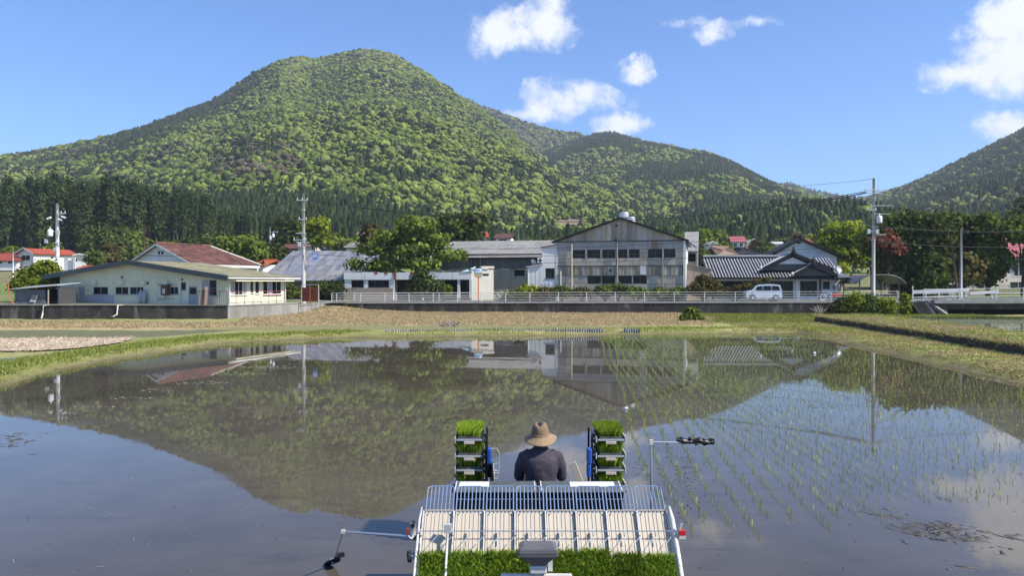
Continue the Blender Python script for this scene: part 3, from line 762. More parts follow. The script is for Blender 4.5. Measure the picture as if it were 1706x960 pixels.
forest('mountain_forest', main, 2.75, 101, z_main)
forest('ridge_forest', back, 4.8, 102, z_back, 3.1)
forest('hill_forest', hill2, 4.0, 103, z_hill2, 2.6)
forest('saddle_forest', saddle, 7.0, 104, z_dark, 4.5)
forest('hillside_forest', right, 4.0, 105, z_right, 2.6)

# ------------------------------------------------------------------ road, retaining walls, bridge, stairs, fences
def seg_wall(name, pts, zt, zb, th, mat, label, cat='retaining wall', seg=4.0, cap=.09, capmat=None):
    """a retaining wall along pts, cast in bays (panel children) under a cap"""
    t = thing(name, label, cat, (pts[0][0], pts[0][1], 0))
    o = Vector((pts[0][0], pts[0][1], 0))
    for a, b in zip(pts[:-1], pts[1:]):
        a, b = Vector((*a, 0)), Vector((*b, 0)); d = (b - a); L = d.length; d.normalize(); n = Vector((d.y, -d.x, 0))
        k = max(1, round(L / seg))
        for i in range(k):
            p, q = a + d * (L * i / k + .012), a + d * (L * (i + 1) / k - .012)
            jut = .012 * ((i * 7) % 3)
            z0a, z1a = zb(p), zt(p); z0b, z1b = zb(q), zt(q)
            f, bk = n * jut, n * (jut - th)
            vs = [p + f + Vector((0, 0, z0a)), q + f + Vector((0, 0, z0b)), q + f + Vector((0, 0, z1b)), p + f + Vector((0, 0, z1a)),
                  p + bk + Vector((0, 0, z0a)), q + bk + Vector((0, 0, z0b)), q + bk + Vector((0, 0, z1b)), p + bk + Vector((0, 0, z1a))]
            MB().add([v - o for v in vs], [(0, 1, 2, 3), (5, 4, 7, 6), (4, 0, 3, 7), (1, 5, 6, 2), (3, 2, 6, 7), (4, 5, 1, 0)]).build('wall_bay', mat, t)
        if cap:
            p, q = a + Vector((0, 0, zt(a) + cap / 2 + .002)) - n * (th / 2 - .04), b + Vector((0, 0, zt(b) + cap / 2 + .002)) - n * (th / 2 - .04)
            MB().bar(p - o, q - o, th + .06, cap).build('coping', capmat or MT['kerb'], t)
    return t
def rz(v): return float(base_z(v.x))
seg_wall('retaining_wall', [(-75, 66.9), (-50, 66.5), (-24.1, 66.0)], lambda v: 1.36, lambda v: -.4, .4, MT['oldconc'], 'dark stained concrete retaining wall below the pale green building', seg=6.5, cap=.05, capmat=MT['oldconc'])
seg_wall('retaining_wall', [(-24.05, 66.0), (-20.3, 74.0)], lambda v: 1.36, lambda v: -.2, .4, MT['paleconc'], 'sunlit pale concrete retaining wall turning back beside the dry bank', seg=4)
seg_wall('retaining_wall', [(-20.25, 74.1), (-19.95, 85.9)], lambda v: 1.14, lambda v: -.2, .35, MT['paleconc'], 'short pale concrete wall beside the driveway between the pale pole and the fence end', seg=3, cap=.06)
RD = Vector((59.2, -7.0, 0)).normalized(); RN = Vector((-RD.y, RD.x, 0))
RA, RB = Vector((-19.9, 86, 0)), Vector((39.3, 79, 0))
def road_pt(t, off=0.0, z=None):
    p = RA.lerp(RB, t) + RN * off
    return Vector((p.x, p.y, float(base_z(RA.lerp(RB, t).x)) if z is None else z))
def t_px(px, off=0.0):
    """parameter on the road line that the photo shows at column px"""
    u = ux(px); A, B = RA + RN * off, RB + RN * off
    return (u * A.y - A.x) / ((B.x - A.x) - u * (B.y - A.y))
seg_wall('retaining_wall', [(-19.9, 86), (39.3, 79)], lambda v: rz(v) - .1, lambda v: -.25, .45, MT['oldconc'], 'long black stained concrete wall holding up the village road', seg=2.9, cap=.1)
# road deck
xs = np.linspace(-.12, 1.9, 60)
mb = MB()
for i, t in enumerate(xs): mb.v += [tuple(road_pt(t, -.02 + .5)), tuple(road_pt(t, 5.2))]
for q in range(len(mb.v)): v = mb.v[q]; mb.v[q] = (v[0], v[1], v[2] + .035)
mb.f = [(2 * i, 2 * i + 2, 2 * i + 3, 2 * i + 1) for i in range(len(xs) - 1)]
mb.build('road', MT['asphalt'], kind='structure')
mb = MB()
for t0, t1 in zip(np.linspace(0, 1.9, 40)[:-1], np.linspace(0, 1.9, 40)[1:]): mb.bar(road_pt(t0, .28) + Vector((0, 0, .03)), road_pt(t1, .28) + Vector((0, 0, .03)), .5, .16)
mb.build('road_kerb', MT['kerb'], kind='structure')
mb = MB()
for off in (1.0, 4.6):
    for t0, t1 in zip(np.linspace(-.1, 1.9, 40)[:-1], np.linspace(-.1, 1.9, 40)[1:]):
        a, b = road_pt(t0, off), road_pt(t1, off); n = RN * .06; up = Vector((0, 0, .04))
        mb.add([a - n + up, b - n + up, b + n + up, a + n + up], [(0, 1, 2, 3)])
mb.build('road_markings', MT['white'], kind='structure')

def pipe_fence(label, posts, off, h, rails, group=None, zadd=.1, rp=.038, rr=.026):
    t0 = thing('pipe_fence', label, 'fence', road_pt(posts[0], off), 0, group); o = Vector(t0.location)
    post = None
    for t in posts:
        p = road_pt(t, off) - o
        if post is None:
            mb = MB(); mb.tube([(0, 0, 0), (0, 0, h)], rp, 8); mb.box((0, 0, zadd + .01), (.16, .16, .02)); post = mb.build('post', MT['railwhite'], t0); post.location = p
        else:
            c = post.copy(); COL.objects.link(c); c.parent = t0; c.location = p
    for z in rails:
        pts = [road_pt(t, off) - o + Vector((0, -.0, z)) for t in np.linspace(posts[0], posts[-1], max(2, len(posts) // 3))]
        MB().tube(pts, rr, 6).build('rail', MT['railwhite'], t0)
    return t0
def px_range(a, b, n): return [t_px(a + (b - a) * (i / (n - 1))) for i in range(n)]
lp = [552] + [560 + 40.3 * i for i in range(0, 9)] + [930 + 46.5 * i + .45 * i * i for i in range(0, 12)] + [1465, 1498]
lp = [p for p in lp if p <= 1500]; lp = sorted(lp)
pipe_fence('white four-rail pipe fence along the near edge of the road', [t_px(p) for p in lp], .12, 1.08, (.30, .55, .80, 1.06))
pipe_fence('white pipe fence on the far side of the road before the shop', px_range(566, 940, 6), 4.9, 1.0, (.35, .65, .96), rp=.034, rr=.022)
# drain pipes on the left wall
for (x0, x1, y0, lab) in ((68, 72, 511, 'thin white drain pipe bent down the dark wall below the block shed'), (192, 186, 511, 'pale drain pipe leaning on the dark wall below the green building')):
    mb = MB(); a, b = at(x0 + 4, 509, 66.1), at(x0 + 3, 524, 65.9); c = at(x1 - 3, 530, 65.8); d = at(x1 - 3, 539, 65.8)
    mb.tube([a + Vector((.3, .3, 0)), a, b, c, d], .07, 8); tag(mb.build('drain_pipe', MT['cream'], smooth=True), lab, 'pipe')
mb = MB(); mb.bar(at(-60, 535, 65.9), at(190, 529, 65.6), .28, .10)
tag(mb.build('concrete_ledge', MT['oldconc']), 'narrow concrete ledge jutting from the foot of the dark wall', 'ledge')
# bridge and stairs
tb = thing('concrete_bridge', 'dark concrete road bridge over a ditch beside the stairs', 'bridge', (0, 0, 0))
p0, p1 = road_pt(t_px(1552), -.35), road_pt(1.75, -.35)
MB().bar(p0 + Vector((0, 0, -.05)), p1 + Vector((0, 0, -.05)), .9, .34).build('deck_edge', MT['kerb'], tb)
MB().bar(p0 + Vector((0, .3, -.52)), p1 + Vector((0, .3, -.52)), .6, .6).build('girder', MT['oldconc'], tb)
MB().bar(road_pt(t_px(1564), .2) + Vector((0, .4, -.75)), road_pt(t_px(1578), .2) + Vector((0, .4, -.75)), 1.6, 1.9).build('abutment', MT['paleconc'], tb)
MB().bar(road_pt(1.45, .2) + Vector((0, .4, -.75)), road_pt(1.75, .2) + Vector((0, .4, -.75)), 1.6, 1.9).build('abutment', MT['oldconc'], tb)
MB().bar(road_pt(t_px(1560), 1.6) + Vector((0, 0, -.8)), road_pt(1.75, 1.6) + Vector((0, 0, -.8)), .2, 1.6).build('back_wall', MT['dark'], tb)
ts = thing('stairs', 'flight of dark concrete steps from the upper paddy to the road', 'stairs', road_pt(t_px(1517), 0)); o = Vector(ts.location)
sw = (road_pt(t_px(1545), 0) - road_pt(t_px(1517), 0)).length
st0 = None
for i in range(6):
    mb = MB(); mb.bx(0, sw, -.3, .02, -.19, 0)
    s_ = mb.build('step', MT['oldconc'], ts); s_.location = (0, -.29 * i, -.06 - .19 * i); s_.rotation_euler = (0, 0, math.atan2(RD.y, RD.x))
for x in (sw + .12,):
    MB().bar((x, .1, .06), (x + .75, -2.1, -1.25), .34, .3).build('stringer', MT['paleconc'], ts)
pipe_fence('white three-rail pipe fence on the concrete bridge', [t_px(p) for p in (1538, 1598, 1659, 1704, 1765, 1830)], -.1, 1.25, (.45, .78, 1.22), zadd=.12)
tg = thing('beam_guardrail', 'flat white beam guardrail leaning behind the bridge fence', 'guardrail', road_pt(t_px(1527), 1.0)); o = Vector(tg.location)
a, b = road_pt(t_px(1528), 1.0) - o, road_pt(t_px(1622), 1.0) - o
MB().bar(a + Vector((0, 0, .95)), b + Vector((0, 0, .98)), .08, .36).build('beam', MT['white'], tg)
for k in range(5): p = a.lerp(b, k / 4 * .96); MB().bx(p.x - .06, p.x + .06, p.y + .06, p.y + .16, 0, .95).build('post', MT['railwhite'], tg)
MB().tube([a + Vector((0, 0, .42)), b + Vector((0, 0, .42))], .035, 6).build('rail', MT['railwhite'], tg)
MB().tube([a + Vector((-.05, 0, 0)), a + Vector((-.05, 0, 1.6))], .06, 6).build('end_post', MT['railwhite'], tg)
tg = thing('beam_guardrail', 'lower sagging white guardrail beam behind the bridge fence', 'guardrail', road_pt(t_px(1624), .9)); o = Vector(tg.location)
a, b = road_pt(t_px(1624), .9) - o, road_pt(t_px(1671), .9) - o
MB().bar(a + Vector((0, 0, .60)), b + Vector((0, 0, .84)), .08, .30).build('beam', MT['white'], tg)
for k in range(2): p = a.lerp(b, .3 + .5 * k); MB().bx(p.x - .05, p.x + .05, p.y + .06, p.y + .14, 0, .7).build('post', MT['railwhite'], tg)

# ------------------------------------------------------------------ poles and cables
def cable(p0, p1, sag, r=.028, label='', cat='cable', n=22, group=None):
    p0, p1 = Vector(p0), Vector(p1); pts = []
    for i in range(n + 1):
        t = i / n; p = p0.lerp(p1, t); p.z -= sag * 4 * t * (1 - t); pts.append(p)
    o = MB().tube(pts, r, 5).build('power_cable', MT['cable']); return tag(o, label, cat, group)
def pole(name, label, px, d, ztop, zbase, r, arms, extras=(), mat='pole', cat='utility pole', lean=0):
    t = thing(name, label, cat, (ux(px) * d, d, zbase)); h = ztop - zbase
    MB().tube([(0, 0, -.4), (lean * h * .5, 0, h * .5), (lean * h, 0, h)], [r, r * .8, r * .58], 12).build('shaft', MT[mat], t, True)
    for (z, x0, x1, nins, th) in arms:
        z -= zbase
        a = MB().bx(x0, x1, -.05 - r, .05 - r, z - .04, z + .04).build('crossarm', MT['steel'], t)
        for k in range(nins):
            x = x0 + .08 + (x1 - x0 - .16) * k / max(1, nins - 1)
            MB().lathe([(.0, 0), (.05, 0), (.035, .06), (.06, .09), (.035, .14), (.055, .17), (0, .2)], 8, (x, -r, z + .04)).build('insulator', MT['insul'], a, True)
    for kind, z, x in extras:
        z -= zbase
        if kind == 'can':
            q = MB().lathe([(0, 0), (.24, 0), (.26, .05), (.26, .6), (.2, .7), (0, .72)], 14, (x, -r - .1, z)).build('transformer', MT['insul'], t, True)
            MB().tube([(x, -r - .1, z + .7), (x, -r - .1, z + .95)], .05, 6).build('bushing', MT['insul'], q)
        elif kind == 'switch':
            MB().box((x, -r - .05, z), (.42, .2, .16), Matrix.Rotation(.35 * (1 if x > 0 else -1), 3, 'Y')).build('cutout_switch', MT['insul'], t)
        elif kind == 'bracket': MB().bx(min(0, x), max(0, x), -r - .09, -r - .03, z - .03, z + .03).build('bracket', MT['steel'], t)
        elif kind == 'box': MB().bx(x - .14, x + .14, -r - .22, -r, z - .22, z + .22).build('junction_box', MT['steel'], t)
        elif kind == 'band': MB().tube([(0, 0, z - .04), (0, 0, z + .04)], r * 1.08, 12).build('band', MT['steel'], t)
        elif kind == 'brace': MB().tube([(0, -r, z - .55), (x, -r, z)], .025, 6).build('brace', MT['steel'], t)
    return t
d1 = 80
pole('utility_pole', 'tall pale concrete utility pole standing before the blue-grey shed roof', 506, d1, at(505, 322, d1).z, 1.2, .21,
     [(at(0, 334, d1).z, -.65, .5, 3, 0), (at(0, 366, d1).z, -.45, .4, 2, 0), (at(0, 389, d1).z, -.75, .35, 0, 0), (at(0, 400, d1).z, -1.0, .35, 2, 0), (at(0, 404, d1).z, -.7, .6, 0, 0)],
     [('brace', at(0, 334, d1).z, .45), ('band', at(0, 392, d1).z, 0), ('band', at(0, 412, d1).z, 0), ('box', at(0, 408, d1).z, -.35), ('band', at(0, 350, d1).z, 0)])
mb = MB(); mb.tube([(ux(502.5) * 79.6, 79.9, 1.0), (ux(503) * 79.6, 79.9, at(0, 428, 79.6).z)], .055, 8)
tag(mb.build('conduit_pole', MT['steel']), 'slim grey conduit standing against the tall concrete pole', 'conduit')
t = thing('crossing_sign', 'blue square traffic sign with white walking figures on an arm of the pole', 'traffic sign', at(525, 426, 79.5))
MB().bx(-.24, .24, -.02, .02, -.36, .30).build('sign_plate', MT['signblue'], t)
mb = MB()
for x in (-.11, .10): mb.bar((x, -.026, .18), (x - .09, -.026, -.22), .05, .012, (0, 1, 0)); mb.bar((x, -.026, .18), (x + .09, -.026, -.22), .05, .012, (0, 1, 0)); mb.box((x, -.026, .22), (.09, .01, .09))
mb.build('white_figures', MT['white'], t)
MB().tube([(-.3, .03, .05), (-1.2, .3, .12)], .03, 6).build('sign_arm', MT['steel'], t)
d2 = 80
pole('utility_pole', 'white utility pole with switches and transformer behind the green building', 96, d2, at(95, 340, d2).z, 3.0, .22,
     [(at(0, 356, d2).z, .05, 1.0, 3, 0), (at(0, 405, d2).z, -.3, .5, 0, 0)],
     [('switch', at(0, 364, d2).z, -.7), ('switch', at(0, 366, d2).z, .42), ('switch', at(0, 362, d2).z, .78), ('can', at(0, 394, d2).z, -.55), ('box', at(0, 388, d2).z, .25), ('box', at(0, 416, d2).z, -.05), ('bracket', at(0, 386, d2).z, -.7), ('bracket', at(0, 428, d2).z, .4), ('brace', at(0, 356, d2).z, .5), ('box', at(0, 402, d2).z, -.95)], mat='white')
d3 = 75.5
pole('utility_pole', 'dark-topped concrete utility pole rising from bushes beside the stairs', 1455, d3, at(1455, 297, d3).z, .1, .19,
     [(at(0, 318, d3).z, -.9, 1.05, 4, 0), (at(0, 322, d3).z, -.7, .8, 0, 0), (at(0, 344, d3).z, -.35, .1, 0, 0), (at(0, 350, d3).z, -.7, .2, 2, 0), (at(0, 378, d3).z, -.3, .35, 0, 0)],
     [('band', at(0, 330, d3).z, 0), ('can', at(0, 372, d3).z, .42), ('box', at(0, 386, d3).z, .2), ('band', at(0, 400, d3).z, 0), ('bracket', at(0, 391, d3).z, 1.1), ('bracket', at(0, 343, d3).z, 1.6), ('bracket', at(0, 357, d3).z, 1.4), ('box', at(0, 386, d3).z, -.6), ('bracket', at(0, 386, d3).z, -.6)])
pole('utility_pole', 'thin distant utility pole with transformer behind the round green tree', 450, 150, at(450, 379, 150).z, 5.5, .2, [(at(0, 387, 150).z, 0, 1.6, 3, 0)], [('can', at(0, 396, 150).z, .7), ('can', at(0, 400, 150).z, .2), ('box', at(0, 412, 150).z, .4)], mat='steel')
pole('utility_pole', 'grey far-off pole before the cedar trunks', 476, 190, at(476, 386, 190).z, 8, .2, [(at(0, 388, 190).z, -.5, .5, 0, 0)])
pole('wooden_pole', 'thin brown pole rising above the rusty roof', 241, 120, at(241, 372, 120).z, 3.5, .13, [], mat='wood', cat='pole')
pole('flag_pole', 'slim white pole before the low red-roofed house', 22, 120, at(22, 412, 120).z, 3.5, .1, [], mat='white', cat='pole')
pole('wooden_pole', 'grey upright pole among the dark trees near the school', 1601, 86, at(1601, 381, 86).z, 1.5, .15, [], cat='pole')
pole('wooden_pole', 'dark leaning pole strut among the trees near the school', 1598, 84, at(1583, 390, 84).z, 1.2, .13, [], mat='bark', cat='pole', lean=-.14)
pole('lamp_pole', 'slim lamp pole behind the grey warehouse roof', 864, 150, at(864, 373, 150).z, 5, .1, [(at(0, 374, 150).z, 0, .5, 0, 0)], mat='steel', cat='pole')
pA, pB, pC = at(1455, 319, d3), at(506, 334, d1), at(97, 356, d2)
cable(pA + Vector((-.8, 0, 0)), pB + Vector((.5, 0, .1)), 2.6, .035, 'thick black power cable sagging from the bushy pole to the pale pole')
cable(pA + Vector((-.2, .2, -.1)), pB + Vector((-.2, 0, .1)), 2.3, .022, 'thin upper wire sagging between the two tall roadside poles')
cable(pA + Vector((-.75, -.1, -.1)), pA + Vector((-6.0, .3, -1.1)), .06, .05, 'thick insulated sleeve on the cable end near the dark-topped pole')
cable(pB + Vector((-.6, 0, .1)), pC + Vector((.95, 0, .1)), 1.4, .035, 'power cable sagging from the pale pole toward the white pole')
cable(at(1455, 298, d3), at(1180, 309, 110), .5, .016, 'thin sky wire leading away from the tip of the dark-topped pole')
for k, (ya, yb) in enumerate(((377, 416), (391, 424), (402, 432))):
    cable(at(1455, ya, d3), at(507, yb - 10, d1), 1.2 + .15 * k, .02, ('top', 'middle', 'lowest')[k] + ' of three thin wires crossing before the factory windows')
for k, (ya, yb) in enumerate(((319, 334), (377, 371), (402, 398))):
    cable(at(1457, ya, d3), at(1900, yb, 74), .7, .022, ('high', 'middle', 'low')[k] + ' wire running from the dark-topped pole past the school trees')
cable(at(1583, 392, 84), at(1455, 344, d3), .4, .018, 'slack wire from the leaning strut up to the dark-topped pole')
for k, (ya, yb) in enumerate(((366, 372), (389, 384), (400, 404))):
    cable(at(506, ya, d1) + Vector((-.5, 0, 0)), at(97, yb, d2), 1.1 + .2 * k, .018, ('upper', 'second', 'lowest')[k] + ' thin wire from the pale pole over the storehouse roof')
for k, yb in enumerate((388, 402, 440)): cable(at(504, yb, d1), at(476 - 8 * k, 455 + 6 * k, 88), .3, .014, ('first', 'second', 'third')[k] + ' service wire dropping from the pale pole to the green building')
cable(at(97, 366, d2), at(-200, 350, 90), .6, .025, 'wire leaving the white pole over the red-roofed houses')
cable(at(97, 405, d2), at(450, 400, 150), .8, .02, 'low wire from the white pole to the distant transformer pole')

# ------------------------------------------------------------------ buildings
class Fr:
    """a vertical face: a runs along it, b outwards, z up (local to a building)"""
    def __init__(s, o, dx): s.o = Vector((*o, 0)); s.dx = Vector((*dx, 0)).normalized(); s.n = Vector((s.dx.y, -s.dx.x, 0))
    def P(s, a, b, z): return s.o + s.dx * a + s.n * b + Vector((0, 0, z))
    def box(s, mb, a0, a1, b0, b1, z0, z1):
        vs = [s.P(a, b, z) for a in (a0, a1) for b in (b0, b1) for z in (z0, z1)]
        return mb.add(vs, [(0, 1, 3, 2), (4, 6, 7, 5), (0, 4, 5, 1), (2, 3, 7, 6), (0, 2, 6, 4), (1, 5, 7, 3)])
    def wall(s, mb, a0, a1, z0, z1, holes=(), depth=.12, b=0):
        xs = sorted({a0, a1, *[h[0] for h in holes], *[h[1] for h in holes]}); zs = sorted({z0, z1, *[h[2] for h in holes], *[h[3] for h in holes]})
        xs = [x for x in xs if a0 <= x <= a1]; zs = [z for z in zs if z0 <= z <= z1]
        for x0, x1 in zip(xs[:-1], xs[1:]):
            for y0, y1 in zip(zs[:-1], zs[1:]):
                cx_, cz = (x0 + x1) / 2, (y0 + y1) / 2
                if any(h[0] < cx_ < h[1] and h[2] < cz < h[3] for h in holes): continue
                mb.add([s.P(x0, b, y0), s.P(x1, b, y0), s.P(x1, b, y1), s.P(x0, b, y1)], [(0, 1, 2, 3)])
        for (x0, x1, y0, y1) in [h[:4] for h in holes]:
            for q in ([(x0, y0), (x1, y0)], [(x1, y0), (x1, y1)], [(x1, y1), (x0, y1)], [(x0, y1), (x0, y0)]):
                (p, r), (p2, r2) = q
                mb.add([s.P(p, b, r), s.P(p2, b, r2), s.P(p2, b - depth, r2), s.P(p, b - depth, r)], [(0, 1, 2, 3)])
        return mb
    def poly(s, mb, pts, b=0): return mb.add([s.P(a, b, z) for a, z in pts], [tuple(range(len(pts)))])
    def window(s, parent, a0, a1, z0, z1, n=2, b=-.05, fw=.05, frame='alu', glass='glass', sill=True, cross=False, name='window'):
        mb = MB()
        s.box(mb, a0, a1, b - .03, b + .03, z0, z0 + fw); s.box(mb, a0, a1, b - .03, b + .03, z1 - fw, z1)
        s.box(mb, a0, a0 + fw, b - .03, b + .03, z0 + fw, z1 - fw); s.box(mb, a1 - fw, a1, b - .03, b + .03, z0 + fw, z1 - fw)
        w = (a1 - a0 - fw) / n
        for k in range(1, n): x = a0 + w * k; s.box(mb, x, x + fw, b - .028, b + .028, z0 + fw, z1 - fw)
        if cross: zc = z0 + (z1 - z0) * .45; s.box(mb, a0 + fw, a1 - fw, b - .026, b + .026, zc, zc + fw * .7)
        if sill: s.box(mb, a0 - .04, a1 + .04, b + .032, b + .14, z0 - .05, z0)
        f = mb.build(name, MT[frame], parent)
        for k in range(n):
            g = glass[k % len(glass)] if isinstance(glass, (list, tuple)) else glass
            mb = MB(); s.box(mb, a0 + fw + w * k + .001, a0 + w * (k + 1) - .001, b - .022 + .006 * (k % 2), b - .008 + .006 * (k % 2), z0 + fw, z1 - fw); mb.build('pane', MT[g], f)
        return f
class Bld:
    def __init__(s, name, label, cat, px, d, z0, rot, group=None):
        s.root = thing(name, label, cat, (ux(px) * d, d, z0), math.radians(-rot), group); s.X0, s.Y0, s.z0 = ux(px) * d, d, z0
        s.c, s.s = math.cos(math.radians(rot)), math.sin(math.radians(rot)); s.F = Fr((0, 0), (1, 0))
    def a(s, px, y=0.0):
        """local x on the plane y = const that the photo shows at column px"""
        u = ux(px); X0, Y0 = s.X0 + s.s * y, s.Y0 + s.c * y
        return (u * Y0 - X0) / (s.c + u * s.s)
    def z(s, px, py, y=0.0):
        a = s.a(px, y); Y = s.Y0 + s.c * y - s.s * a
        return H - (py - HY) / FPX * Y - s.z0
    def r(s, x0, x1, y0, y1, y=0.0):
        return (s.a(x0, y), s.a(x1, y), s.z((x0 + x1) / 2, y1, y), s.z((x0 + x1) / 2, y0, y))
def roof_slab(name, mat, parent, p, th=.12, kind=None):
    """p: four corners of the upper face in order"""
    p = [Vector(q) for q in p]; n = (p[1] - p[0]).cross(p[3] - p[0]).normalized()
    if n.z < 0: n = -n
    vs = p + [q - n * th for q in p]
    return MB().add(vs, [(0, 1, 2, 3), (7, 6, 5, 4), (0, 4, 5, 1), (1, 5, 6, 2), (2, 6, 7, 3), (3, 7, 4, 0)]).build(name, mat, parent, kind=kind)
def sheet_grid(name, mat, parent, p, nx, ny, th=.03, gap=.02, lift=.0):
    """a pitched face (4 corners, eave-left, eave-right, ridge-right, ridge-left) laid as separate overlapping sheets"""
    p = [Vector(q) for q in p]; n = (p[1] - p[0]).cross(p[3] - p[0]).normalized()
    if n.z < 0: n = -n
    def Q(u, v): return p[0].lerp(p[1], u).lerp(p[3].lerp(p[2], u), v)
    for j in range(ny):
        for i in range(nx):
            u0, u1, v0, v1 = i / nx + gap / nx, (i + 1) / nx - gap / nx, j / ny - .01, (j + 1) / ny
            lo, hi = n * (lift + th + .02), n * (lift + th)
            c = [Q(u0, max(0, v0)) + lo, Q(u1, max(0, v0)) + lo, Q(u1, v1) + hi, Q(u0, v1) + hi]
            vs = c + [q - n * th for q in c]
            MB().add(vs, [(0, 1, 2, 3), (7, 6, 5, 4), (0, 4, 5, 1), (1, 5, 6, 2), (2, 6, 7, 3), (3, 7, 4, 0)]).build(name, mat, parent)
def ribs(mb, p, n, r, lift=.0, seg=5):
    """half-round ribs running from eave to ridge on a pitched face"""
    p = [Vector(q) for q in p]; nn = (p[1] - p[0]).cross(p[3] - p[0]).normalized()
    if nn.z < 0: nn = -nn
    ax = (p[1] - p[0]).normalized()
    for i in range(n):
        u = (i + .5) / n; a, b = p[0].lerp(p[1], u), p[3].lerp(p[2], u); base = len(mb.v)
        for q in (a, b):
            for k in range(seg + 1):
                t = math.pi * k / seg; mb.v.append(tuple(q + ax * (r * math.cos(t)) + nn * (r * math.sin(t) + lift)))
        for k in range(seg): mb.f.append((base + k, base + k + 1, base + seg + 2 + k, base + seg + 1 + k))
        mb.f.append(tuple(base + k for k in range(seg + 1)))
    return mb

# --- pale green single-storey building
B = Bld('green_building', 'long pale green low building with slate fascia and mossy roof', 'building', 380, 70, 1.35, 20)
R, F = B.root, B.F
wL = B.a(100); hE = 2.75; xa = B.a(222); zA = 4.05
wins = [B.r(105, 127, 479, 491), B.r(155, 180, 478, 491), B.r(192, 214, 478, 491), B.r(216, 239, 478, 491), B.r(283, 297, 478, 491), B.r(301, 310, 470, 484), B.r(336, 361, 466, 493)]
drs = [B.r(131, 141, 478, 508), B.r(314, 328, 477, 507)]
mb = MB(); F.wall(mb, wL, 0, 0, hE - .35, wins + drs); F.poly(mb, [(wL, hE - .35), (0, hE - .35), (0, hE), (xa, zA - .2), (wL, hE - .1)])
SL = 8.3; FS = Fr((0, 0), (0, 1))
sw = [(.35, 2.55, .85, 2.2), (4.9, 7.7, .85, 2.2), (3.05, 3.5, 1.0, 2.25), (3.75, 4.35, .95, 2.25)]
FS.wall(mb, 0, SL, 0, hE - .1, sw[:2] + sw[2:])
mb.add([(wL, 0, 0), (wL, SL, 0), (wL, SL, hE), (wL, 0, hE)], [(0, 1, 2, 3)]); mb.add([(wL, SL, 0), (0, SL, 0), (0, SL, hE), (xa, SL, zA - .2), (wL, SL, hE)], [(0, 1, 2, 3, 4)])
mb.build('wall', MT['mint'], R)
mb = MB()
nb = 80
for k in range(nb):
    x = wL + (0 - wL) * (k + .5) / nb; zt = hE - .1 + (zA - .35 - hE) * (1 - abs(x - xa) / (max(xa - wL, -xa)))
    zs = [(0, zt)]
    for h in wins + drs:
        if h[0] - .05 < x < h[1] + .05: zs = [(h[3] + .06, zt)]
    for z0, z1 in zs: F.box(mb, x - .02, x + .02, 0, .022, z0, z1)
mb.build('siding_batten', MT['mint'], R, kind='stuff')
for i, h in enumerate(wins):
    F.window(R, *h, n=1 if i == 5 else 2, frame='alu', glass=['curtain', 'glass'] if i == 6 else ['glass', 'glass'], cross=(i == 6))
for h in drs:
    mb = MB(); F.box(mb, h[0], h[1], -.1, -.05, h[2], h[3]); dq = mb.build('door', MT['greypanel'], R)
    mb = MB(); F.box(mb, h[0] + .12, h[1] - .12, -.05, -.035, (h[2] + h[3]) / 2 + .1, h[3] - .14); mb.build('door_glass', MT['glass'] if h is drs[1] else MT['greypanel'], dq)
    mb = MB(); F.box(mb, h[1] - .14, h[1] - .08, -.05, .0, (h[2] + h[3]) / 2 - .08, (h[2] + h[3]) / 2 + .02); mb.build('handle', MT['steel'], dq)
for (x0, x1) in ((100, 130), (142, 190)):
    mb = MB(); F.box(mb, B.a(x0) + .02, B.a(x1), .024, .05, .05, B.z(160, 491.5)); mb.build('wainscot', MT['greypanel'], R)
for i, h in enumerate(sw): FS.window(R, *h, n=(4, 4, 1, 1)[i], frame='white', glass=['curtain', 'glass', 'glass', 'curtain'] if i == 0 else ['glass', 'curtain', 'glass', 'glass'] if i == 1 else 'glass')
mb = MB()
for x0, x1 in ((4.9, 7.7),): FS.box(mb, x0, x1, .06, .10, .75, .82); FS.box(mb, x0, x1, .06, .10, 1.15, 1.2)
mb.build('window_rail', MT['pinkroof'], R)
# roof: two shallow slopes, front barge boards
fo, bo = .7, SL + .6; xl, xr = B.a(80), .55; zl, zr_ = hE - .12, hE - .22
def lineZ(x): return zA + (zr_ - zA) * (x - xa) / (xr - xa) if x > xa else zA + (zl - zA) * (x - xa) / (xl - xa)
rs = [(xa, -fo, zA), (xr, -fo, zr_), (xr, bo + 1.1, zr_), (xa, bo, zA)]
roof_slab('roof_deck', MT['slate'], R, rs, .10); sheet_grid('roof_sheet', MT['mossroof'], R, [rs[1], rs[2], rs[3], rs[0]], 12, 5, .025)
rs2 = [(xa, -fo, zA), (xl, -fo, zl), (xl, bo, zl), (xa, bo, zA)]
roof_slab('roof_deck', MT['slate'], R, rs2, .10); sheet_grid('roof_sheet', MT['mossroof'], R, [rs2[2], rs2[1], rs2[0], rs2[3]], 12, 5, .025)
for x0, x1 in ((xl, xa), (xa, xr)):
    m2 = MB(); a, b = Vector((x0, -fo - .03, lineZ(x0) - .14)), Vector((x1, -fo - .03, lineZ(x1) - .14)); m2.bar(a, b, .06, .46, (0, 0, 1)); m2.build('barge_board', MT['slate'], R)
mb = MB(); mb.bar((xr + .02, -fo, zr_ - .12), (xr + .02, bo + 1.1, zr_ - .12), .16, .12); mb.build('gutter', MT['white'], R)
mb = MB(); mb.bx(.02, .9, 0, 8.6, zr_ - .42, zr_ - .32); mb.build('eave_soffit', MT['mint'], R)
for x, y in ((.12, .05), (.12, 8.2)):
    mb = MB(); mb.tube([(xr, y, zr_ - .15), (x, y, zr_ - .5), (x, y, .05)], .05, 8); mb.build('downpipe', MT['white'], R)
